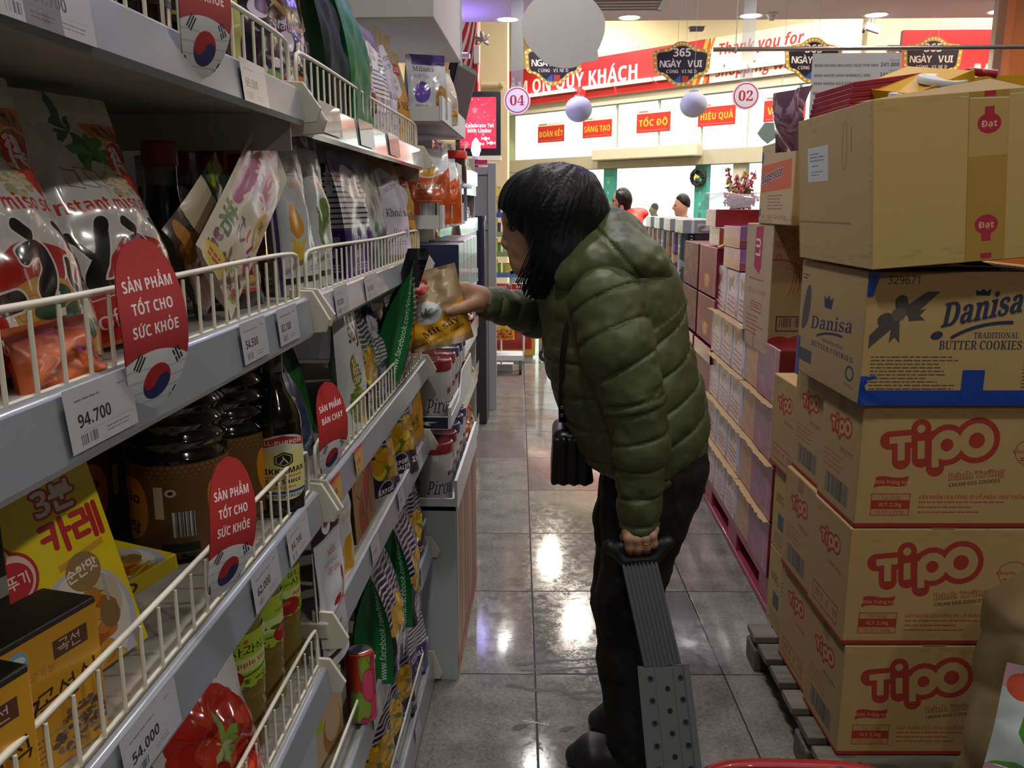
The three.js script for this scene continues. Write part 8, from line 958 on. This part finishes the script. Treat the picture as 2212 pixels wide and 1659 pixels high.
  part('caster', CY(0.06, 0.03, 20).rotateZ(PI / 2 - 0.0).rotateY(1.2).translate(0, 0.061, 0), M('#2a2a2c', 0.5), tr); part('caster_hub', CY(0.025, 0.034, 14).rotateZ(PI / 2).rotateY(1.2).translate(0, 0.061, 0), chrome, tr); part('fork', BX(0.05, 0.09, 0.05, -0.01, 0.13, 0), M('#5a5c60', 0.3, { metalness: 0.7 }), tr); part('leg', rod(V3(-0.02, 0.17, 0), V3(-0.05, 0.75, 0), 0.018, 12), chrome, tr); part('basket_frame', tube([V3(-0.05, 0.75, 0), V3(0.1, 0.78, 0), V3(0.5, 0.78, -0.1), V3(0.5, 0.78, -0.4), V3(-0.05, 0.75, -0.4)], 0.012, 40, 6, true), chrome, tr);
  for (const [x, z2] of [[0.5, -0.1], [0.5, -0.4], [-0.05, -0.4]]) part('leg', rod(V3(x, 0.02, z2), V3(x, 0.77, z2), 0.014, 10), chrome, tr);
}
// ---------- hanging signs, lanterns, rod with the price poster
const thread = M('#d8d8d8', 0.5), hang = (t, x, y, top, z = 0) => part('thread', rod(V3(x, y, z), V3(x, top, z), 0.0012, 4), thread, t);
{
  const z = -3.0, C = J(1216, 68, z), k = z / -FOCAL * -1, q = (u, v) => { const p = J(u, v, z); return [p.x - C.x, p.y - C.y]; }, s = new THREE.Shape(), pts = [[1216, -30], [1270, -8], [1302, 30], [1306, 68], [1294, 104], [1291, 108], [1292, 124], [1286, 132], [1262, 136], [1240, 146], [1216, 148], [1190, 142], [1168, 128], [1152, 112], [1136, 92], [1127, 60], [1134, 26], [1160, -8]].map(([u, v]) => q(u, v));
  s.setFromPoints([new THREE.SplineCurve(pts.map(([x, y]) => new THREE.Vector2(x, y))).getPoints(90), []].flat());
  const t = thing('hanging_sign', 'large plain white cut-out sign seen from behind, hanging overhead', 'sign', C.toArray()); part('board', new THREE.ExtrudeGeometry(s, { depth: 0.006, bevelEnabled: false }), M('#d4d1d2', 0.8), t); hang(t, 0, 0.1, CEIL - C.y, 0.003);
}
[[1250, 236, 'round white paper lantern hanging below the large cut-out sign'], [1498, 226, 'round white paper lantern hanging before the fourth red plaque']].forEach(([u, v, lb]) => { const p = J(u, v, -6), t = thing('paper_lantern', lb, 'lantern', p.toArray(), 0, 'white paper lanterns'); part('lantern_body', new THREE.SphereGeometry(0.09, 28, 20).scale(1, 0.93, 1), M('#cfd0da', 0.85), t); part('lantern_cap', CY(0.03, 0.012, 16).translate(0, 0.083, 0), M('#bdbec9', 0.8), t); hang(t, 0, 0.08, CEIL - p.y); });
const marquee = art(512, 380, (c, w, h) => {
  const o = [[14, 74], [150, 66], [200, 20], [256, 8], [312, 20], [362, 66], [498, 74], [486, 150], [480, 260], [400, 270], [340, 340], [256, 370], [172, 340], [112, 270], [32, 260], [26, 150]]; R(c, '#a8802a', 0, 0, w, h); blob(c, '#c09a3a', o); const k = o.map(([x, y]) => [256 + (x - 256) * 0.86, 190 + (y - 190) * 0.8]); blob(c, '#211d28', k); for (let i = 0; i < o.length; i++) for (let j = 0; j < 2; j++) { const a = o[i], b = o[(i + 1) % o.length], f = (j + 0.5) / 2; E(c, '#ecd9a0', 256 + (a[0] + (b[0] - a[0]) * f - 256) * 0.93, 190 + (a[1] + (b[1] - a[1]) * f - 190) * 0.9, 9); }
  T(c, '365', 256, 128, 88, { bold: 1, align: 'center', color: '#ddd6c4' }); T(c, 'NGÀY VUI', 256, 210, 74, { bold: 1, align: 'center', color: '#d9cfc0', mono: 46 }); T(c, 'CÙNG VINID', 256, 256, 36, { bold: 1, align: 'center', color: '#c9bfae', mono: 25 }); poly(c, '#2a5a9a', [[190, 320], [250, 270], [256, 330]]); poly(c, '#b03a34', [[262, 276], [316, 280], [310, 326], [262, 326]]);
});
const marqShape = (() => { const s = new THREE.Shape(), o = [[14, 74], [150, 66], [200, 20], [256, 8], [312, 20], [362, 66], [498, 74], [486, 150], [480, 260], [400, 270], [340, 340], [256, 370], [172, 340], [112, 270], [32, 260], [26, 150]].map(([x, y]) => [(x - 256) / 1160, (190 - y) / 1160]), m = (a, b) => [(a[0] + b[0]) / 2, (a[1] + b[1]) / 2], n = o.length; s.moveTo(...m(o[n - 1], o[0])); for (let i = 0; i < n; i++) s.quadraticCurveTo(...o[i], ...m(o[i], o[(i + 1) % n])); const g = new THREE.ExtrudeGeometry(s, { depth: 0.012, bevelEnabled: false, curveSegments: 6 }); const p = g.attributes.position, uv = g.attributes.uv; for (let i = 0; i < p.count; i++) uv.setXY(i, (p.getX(i) * 1160 + 256) / 512, 1 - (190 - p.getY(i) * 1160) / 380); return g; })();
[[1195, 138, 'marquee-shaped 365 sign half hidden by the white cut-out sign'], [1472, 140, 'marquee-shaped 365 sign hanging in full view before the banner'], [1755, 132, 'marquee-shaped 365 sign partly behind the price poster'], [2012, 130, 'marquee-shaped 365 sign above the open carton']].forEach(([u, v, lb], i) => { const p = J(u, v, -6.4), t = thing('hanging_sign', lb, 'sign', p.toArray(), [0, 0, 0.1, 0][i], 'marquee-shaped 365 signs'); part('board', marqShape, [AM(marquee, 0.45), M('#9a7426', 0.5)], t); for (const s of [-0.03, 0.03]) hang(t, s, 0.13, CEIL - p.y, 0.006); });
[['04', 1117, 217], ['02', 1611, 207]].forEach(([n, u, v]) => { const p = J(u, v, -6.25), t = thing('number_disc', `round white disc with red number ${n} hanging ${n === '04' ? 'beside the television' : 'near the price poster'}`, 'sign', p.toArray(), 0, 'checkout number discs'); const m = AM(art(192, 192, (c) => { R(c, '#e6dfe2', 0, 0, 192, 192); c.strokeStyle = '#b52a36'; c.lineWidth = 7; c.beginPath(); c.arc(96, 96, 82, 0, 7); c.stroke(); T(c, n, 96, 130, 96, { bold: 1, color: '#b52a36', align: 'center', font: 'serif' }); }), 0.4); const e = M('#d9d2d6', 0.4); part('disc', CY(0.093, 0.008, 36).rotateX(PI / 2).rotateZ(-PI / 2 * 0), [e, m, e], t, [0, 0, 0], [0, 0, PI / 2]); part('clear_strip', BX(0.085, CEIL - p.y - 0.09, 0.002, 0, (CEIL - p.y) / 2 + 0.045, -0.006), M('#dfe3e6', 0.1, { transmission: 0.85, thickness: 0 }), t); });
{
  const a = J(1541, 107, -3.2), b = J(2240, 101, -3.2), t = thing('hanging_rod', 'thin steel rod hanging level above the cartons', 'rod', [0, 0, 0]); part('rod', rod(a, b, 0.0075, 14), M('#b9a9a4', 0.25, { metalness: 0.7 }), t); const q = J(1589, 106, -3.2); part('string', rod(q, V3(q.x, CEIL, q.z), 0.0016, 5), thread, t); part('knot', new THREE.TorusGeometry(0.011, 0.003, 6, 14).rotateY(PI / 2).translate(q.x, q.y - 0.001, q.z), thread, t); const q2 = J(2230, 101, -3.2); part('string', rod(q2, V3(q2.x, CEIL, q2.z), 0.0016, 5), thread, t);
  const p0 = J(1755, 116, -3.2), p1 = J(1947, 108, -3.2), w = p1.x - p0.x, m = art(640, 440, (c, W) => { R(c, '#c3c2c8', 0, 0, W, 440); [['BÁNH MISURA WELLNESS SELECTION 500G', '241.000', 96], ['BÁNH SAPORI HÀNH NHÂN&SCL 350G', '241.000', 166], ['BÁNH DANISA GOLD EDITION 400G', '139.000', 222], ['BÁNH TRỨNG 220G', '42.000', 290]].forEach(([a, b, y]) => { T(c, a, 18, y, 27, { bold: 1, color: '#4a4a52', sx: 0.84 }); T(c, b, 628, y, 40, { bold: 1, color: '#4a4a52', align: 'right', sx: 0.95 }); T(c, 'VNĐ/HỘP', 628, y - 36, 16, { color: '#5a5a60', align: 'right' }); }); });
  single('price_poster', new THREE.BoxGeometry(w, w * 440 / 640, 0.003), [thread, thread, thread, thread, AM(m, 0.5), thread], 'white printed price list hanging from the steel rod', 'poster', [(p0.x + p1.x) / 2, p0.y - w * 220 / 640, -3.193]);
}
{ // arrow board, flowers
  const p = J(1668, 288, -6.6), s = new THREE.Shape(); [[-0.11, 0], [-0.06, 0.075], [0.14, 0.075], [0.14, -0.03], [0.03, -0.03], [-0.03, -0.075], [-0.075, -0.04]].forEach(([x, y], i) => s[i ? 'lineTo' : 'moveTo'](x, y)); const t = thing('hanging_sign', 'grey-green arrow-shaped board hanging below the last red plaque', 'sign', p.toArray()); part('board', new THREE.ExtrudeGeometry(s, { depth: 0.01, bevelEnabled: false }), M('#7a9088', 0.5), t); hang(t, 0.05, 0.07, CEIL - p.y, 0.005);
  const q = J(1592, 470, -6.6), pl = thing('blossom_plant', 'vase of pink peach blossom and yellow apricot twigs behind the gift boxes', 'plant', [q.x, 0, q.z]), y0 = q.y;
  part('pot', lathe([[0, y0 - 0.14], [0.07, y0 - 0.14], [0.09, y0], [0.075, y0]], 20), M('#2a201c', 0.5), pl); const bl = [], yl = [], wl = [], lv = [], tw = [];
  for (let i = 0; i < 26; i++) { const a = rr(0, 6.28), h = rr(0.12, 0.38), dx = Math.cos(a) * rr(0.02, 0.14) + 0.02, dz = Math.sin(a) * 0.1; tw.push(tube([V3(0, y0 - 0.02, 0), V3(dx * 0.4, y0 + h * 0.5, dz * 0.5), V3(dx, y0 + h, dz)], 0.003, 6, 4)); const pink = i % 3 !== 0; for (let k = 0; k < 16; k++) { const f = rr(0.45, 1), g = new THREE.IcosahedronGeometry(rr(0.008, 0.016), 0).translate(dx * f + rr(-0.025, 0.025), y0 + h * f + rr(-0.025, 0.025), dz * f + rr(-0.02, 0.02)); (pink ? bl : k % 3 ? yl : wl).push(g); } for (let k = 0; k < 4; k++) lv.push(new THREE.ConeGeometry(0.008, 0.05, 4).rotateZ(rr(0, 6)).translate(dx * 0.7 + rr(-0.03, 0.03), y0 + h * 0.6, dz)); }
  part('twigs', merge(tw), M('#3a2c24', 0.8), pl); for (const [n, l, c] of [['pink_blossom', bl, '#c2607a'], ['yellow_blossom', yl, '#d0ac2a'], ['white_blossom', wl, '#c9c6c9'], ['foliage', lv, '#3a5a30']]) { const m = part(n, merge(l), M(c, 0.8), pl); m.userData.kind = 'stuff'; }
  const st = thing('plant_stand', 'white stand under the blossom vase', 'stand', [q.x, 0, q.z]); part('stand_top', BX(0.34, 0.02, 0.3, 0, y0 - 0.152, 0), M('#c9cbcc', 0.4), st); for (const sx of [-1, 1]) for (const sz of [-1, 1]) part('leg', BX(0.03, y0 - 0.162, 0.03, sx * 0.14, (y0 - 0.162) / 2, sz * 0.12), M('#b9bbbc', 0.4), st);
  const r = J(1629, 488, -5.2), pt = thing('flower_pot', 'small dark pot with pale buds behind the tree-print carton', 'plant', r.toArray()); part('pot', lathe([[0, -0.02], [0.034, -0.02], [0.045, 0.03], [0.04, 0.03]], 18), M('#2a1c18', 0.5), pt); const bud = part('buds', merge([...Array(20)].map(() => new THREE.IcosahedronGeometry(rr(0.008, 0.014), 0).translate(rr(-0.035, 0.035), 0.04 + rr(-0.01, 0.02), rr(-0.03, 0.03)))), M('#b9b08a', 0.7), pt); bud.userData.kind = 'stuff';
  const ps = thing('plant_stand', 'narrow dark stand under the small pot of buds', 'stand', [r.x, 0, r.z]); part('stand_top', BX(0.12, 0.012, 0.12, 0, r.y - 0.027, 0), M('#3a3634', 0.5), ps); part('stand_post', CY(0.02, r.y - 0.033, 12).translate(0, (r.y - 0.033) / 2, 0), M('#3a3634', 0.5), ps); part('stand_foot', CY(0.08, 0.012, 18).translate(0, 0.007, 0), M('#3a3634', 0.5), ps);
}
// ---------- ceiling fixtures
const lampGlow = new THREE.MeshStandardMaterial({ color: '#fff', emissive: '#fff6e8', emissiveIntensity: 7, roughness: 0.4 }), lampRim = M('#e6e2dd', 0.35);
const rimGeo = lathe([[0.085, 0], [0.105, -0.006], [0.11, -0.001], [0.105, 0.004], [0.08, 0.004]], 24), discGeo = new THREE.CylinderGeometry(0.084, 0.084, 0.004, 24);
function downlight(x, z, label, power) {
  const t = thing('ceiling_downlight', label, 'ceiling light', [x, CEIL, z], 0, 'round downlights in the ceiling');
  part('rim', rimGeo, lampRim, t); part('diffuser', discGeo, lampGlow, t, [0, -0.001, 0]);
  const l = new THREE.SpotLight('#fff9f2', power, 0, 1.35, 0.6, 2); l.position.set(x, CEIL - 0.012, z); l.target.position.set(x, 0, z); l.castShadow = true; l.shadow.radius = 4; scene.add(l, l.target);
}
[[1097, 42], [1360, 38], [1622, 34], [1893, 32], [2160, 25]].map(([u, v]) => P(u, v, 'y', CEIL)).forEach((p, i) => downlight(p.x, p.z, ['first', 'second', 'third', 'fourth', 'fifth'][i] + ' bright downlight of the row across the ceiling from the round white sign', LAMP.down));
const rowsZ = [-5.9, -4.3, -2.7, -1.0, 0.9], zName = ['over the candy rack end of the aisle', 'over the gift boxes', 'above the woman', 'over the middle bay', 'behind the camera'];
rowsZ.forEach((z, r) => [-0.05, 1.5, 3.0].forEach((x, i) => { if (i < 2 || r < 2) downlight(x, z, `round downlight ${zName[r]}, ${['on the shelf side', 'on the carton side', 'furthest from the shelves'][i]}`, r > 1 ? LAMP.near : LAMP.aisle); }));
// violet strip lamp on the ceiling above the trays
{ const t = thing('strip_lamp', 'violet strip lamp on the ceiling over the aisle', 'lamp', [0.35, CEIL - 0.03, -4.6]); part('housing', BX(0.08, 0.04, 2.6, 0, 0.008, 0), lampRim, t); part('diffuser', BX(0.06, 0.012, 2.56, 0, -0.018, 0), new THREE.MeshStandardMaterial({ color: '#fff', emissive: '#6a5cff', emissiveIntensity: 12 }), t); const l = new THREE.RectAreaLight('#6f5fff', LAMP.violet, 0.06, 2.56); l.position.set(0.35, CEIL - 0.058, -4.6); l.lookAt(0.35, 0, -4.6); scene.add(l); }
{ const t = thing('strip_lamp', 'violet strip lamp hung under the ceiling above the television', 'lamp', [-0.95, 2.56, -7.5], PI / 2); part('housing', BX(0.08, 0.03, 0.6, 0, 0.016, 0), lampRim, t); part('diffuser', BX(0.06, 0.01, 0.56, 0, 0.034, 0), new THREE.MeshStandardMaterial({ color: '#fff', emissive: '#6a5cff', emissiveIntensity: 10 }), t); const l = new THREE.RectAreaLight('#7a6cff', 26, 0.56, 0.06); l.position.set(-0.95, 2.602, -7.5); l.lookAt(-0.95, 4, -7.52); for (const q of [-0.2, 0.2]) part('hanger', rod(V3(0, 0.03, q), V3(0, CEIL - 2.56, q), 0.004), lampRim, t); scene.add(l); }
for (const [x, z] of [[0.5, -12], [0.1, -14.3], [2.5, -11], [4.5, -9.6], [1.5, -9.2], [6.5, -9]]) { const t = thing('hall_lamp', `round lamp on the high hall ceiling, ${z < -13 ? 'above the first plaque' : x < 1 ? 'over the television' : x < 2 ? 'over the marquee signs' : x < 3 ? 'over the red banner' : x < 5 ? 'over the white banner' : 'over the red shop sign'}`, 'ceiling light', [x, HIGH, z]); part('rim', rimGeo, lampRim, t, [0, 0, 0], [0, 0, 0]).scale.set(2, 1, 2); part('diffuser', new THREE.CylinderGeometry(0.16, 0.16, 0.006, 28), lampGlow, t, [0, -0.002, 0]); const l = new THREE.SpotLight('#fff3e0', LAMP.hall, 0, 1.4, 0.5, 2); l.position.set(x, HIGH - 0.02, z); l.target.position.set(x, 0, z); l.shadow.radius = 8; scene.add(l, l.target); }
{ const y = CEIL - 0.025, t = thing('ceiling_vent', 'square white ceiling air vent with a metal edge', 'vent', [J(1372, 4, -6.4).x, CEIL, P(1372, 6, 'y', CEIL).z + 0.1]); part('frame', merge([BX(0.62, 0.02, 0.04, 0, -0.01, 0.29), BX(0.62, 0.02, 0.04, 0, -0.01, -0.29), BX(0.04, 0.02, 0.58, 0.29, -0.01, 0), BX(0.04, 0.02, 0.58, -0.29, -0.01, 0)]), M('#b9b9bc', 0.3, { metalness: 0.5 }), t); part('grille', BX(0.56, 0.008, 0.56, 0, -0.006, 0), M('#8f8588', 0.6), t); for (let i = 0; i < 5; i++) part('louvre', BX(0.52, 0.006, 0.05, 0, -0.014, -0.2 + i * 0.1), M('#a59c9e', 0.5), t); }
{ const p = P(1667, 37, 'y', CEIL - 0.03), t = thing('smoke_detector', 'small white detector beside the third downlight', 'detector', p.toArray()); part('detector_base', CY(0.045, 0.016, 20).translate(0, 0.02, 0), lampRim, t); part('detector_head', lathe([[0, -0.03], [0.02, -0.026], [0.032, -0.005], [0.034, 0.012]], 20), M('#d9d6d2', 0.4), t); }
{ const p = P(1884, 60, 'y', CEIL - 0.08), t = thing('ceiling_camera', 'grey surveillance camera hanging at the ceiling edge', 'camera', p.toArray()); part('camera_arm', CY(0.016, 0.09, 12).translate(0, 0.04, 0), M('#8a8a90', 0.4), t); part('camera_body', CY(0.035, 0.13, 16).rotateZ(PI / 2 - 0.3), M('#9a9aa2', 0.4), t); part('lens', CY(0.024, 0.012, 16).rotateZ(PI / 2 - 0.3).translate(-0.068, -0.02, 0), M('#101014', 0.2), t); }
{ const p = P(1505, 63, 'y', CEIL - 0.02), t = thing('ceiling_sensor', 'dark flat sensor at the ceiling edge above the red banner', 'sensor', p.toArray()); part('sensor_body', RB(0.12, 0.03, 0.08, 0.006), M('#4a4a4e', 0.5), t); part('sensor_plate', BX(0.14, 0.006, 0.1, 0, 0.017, 0), alu, t); }
scene.traverse((o) => { if (o.isMesh) o.castShadow = o.receiveShadow = true; });
renderer.render(scene, camera);
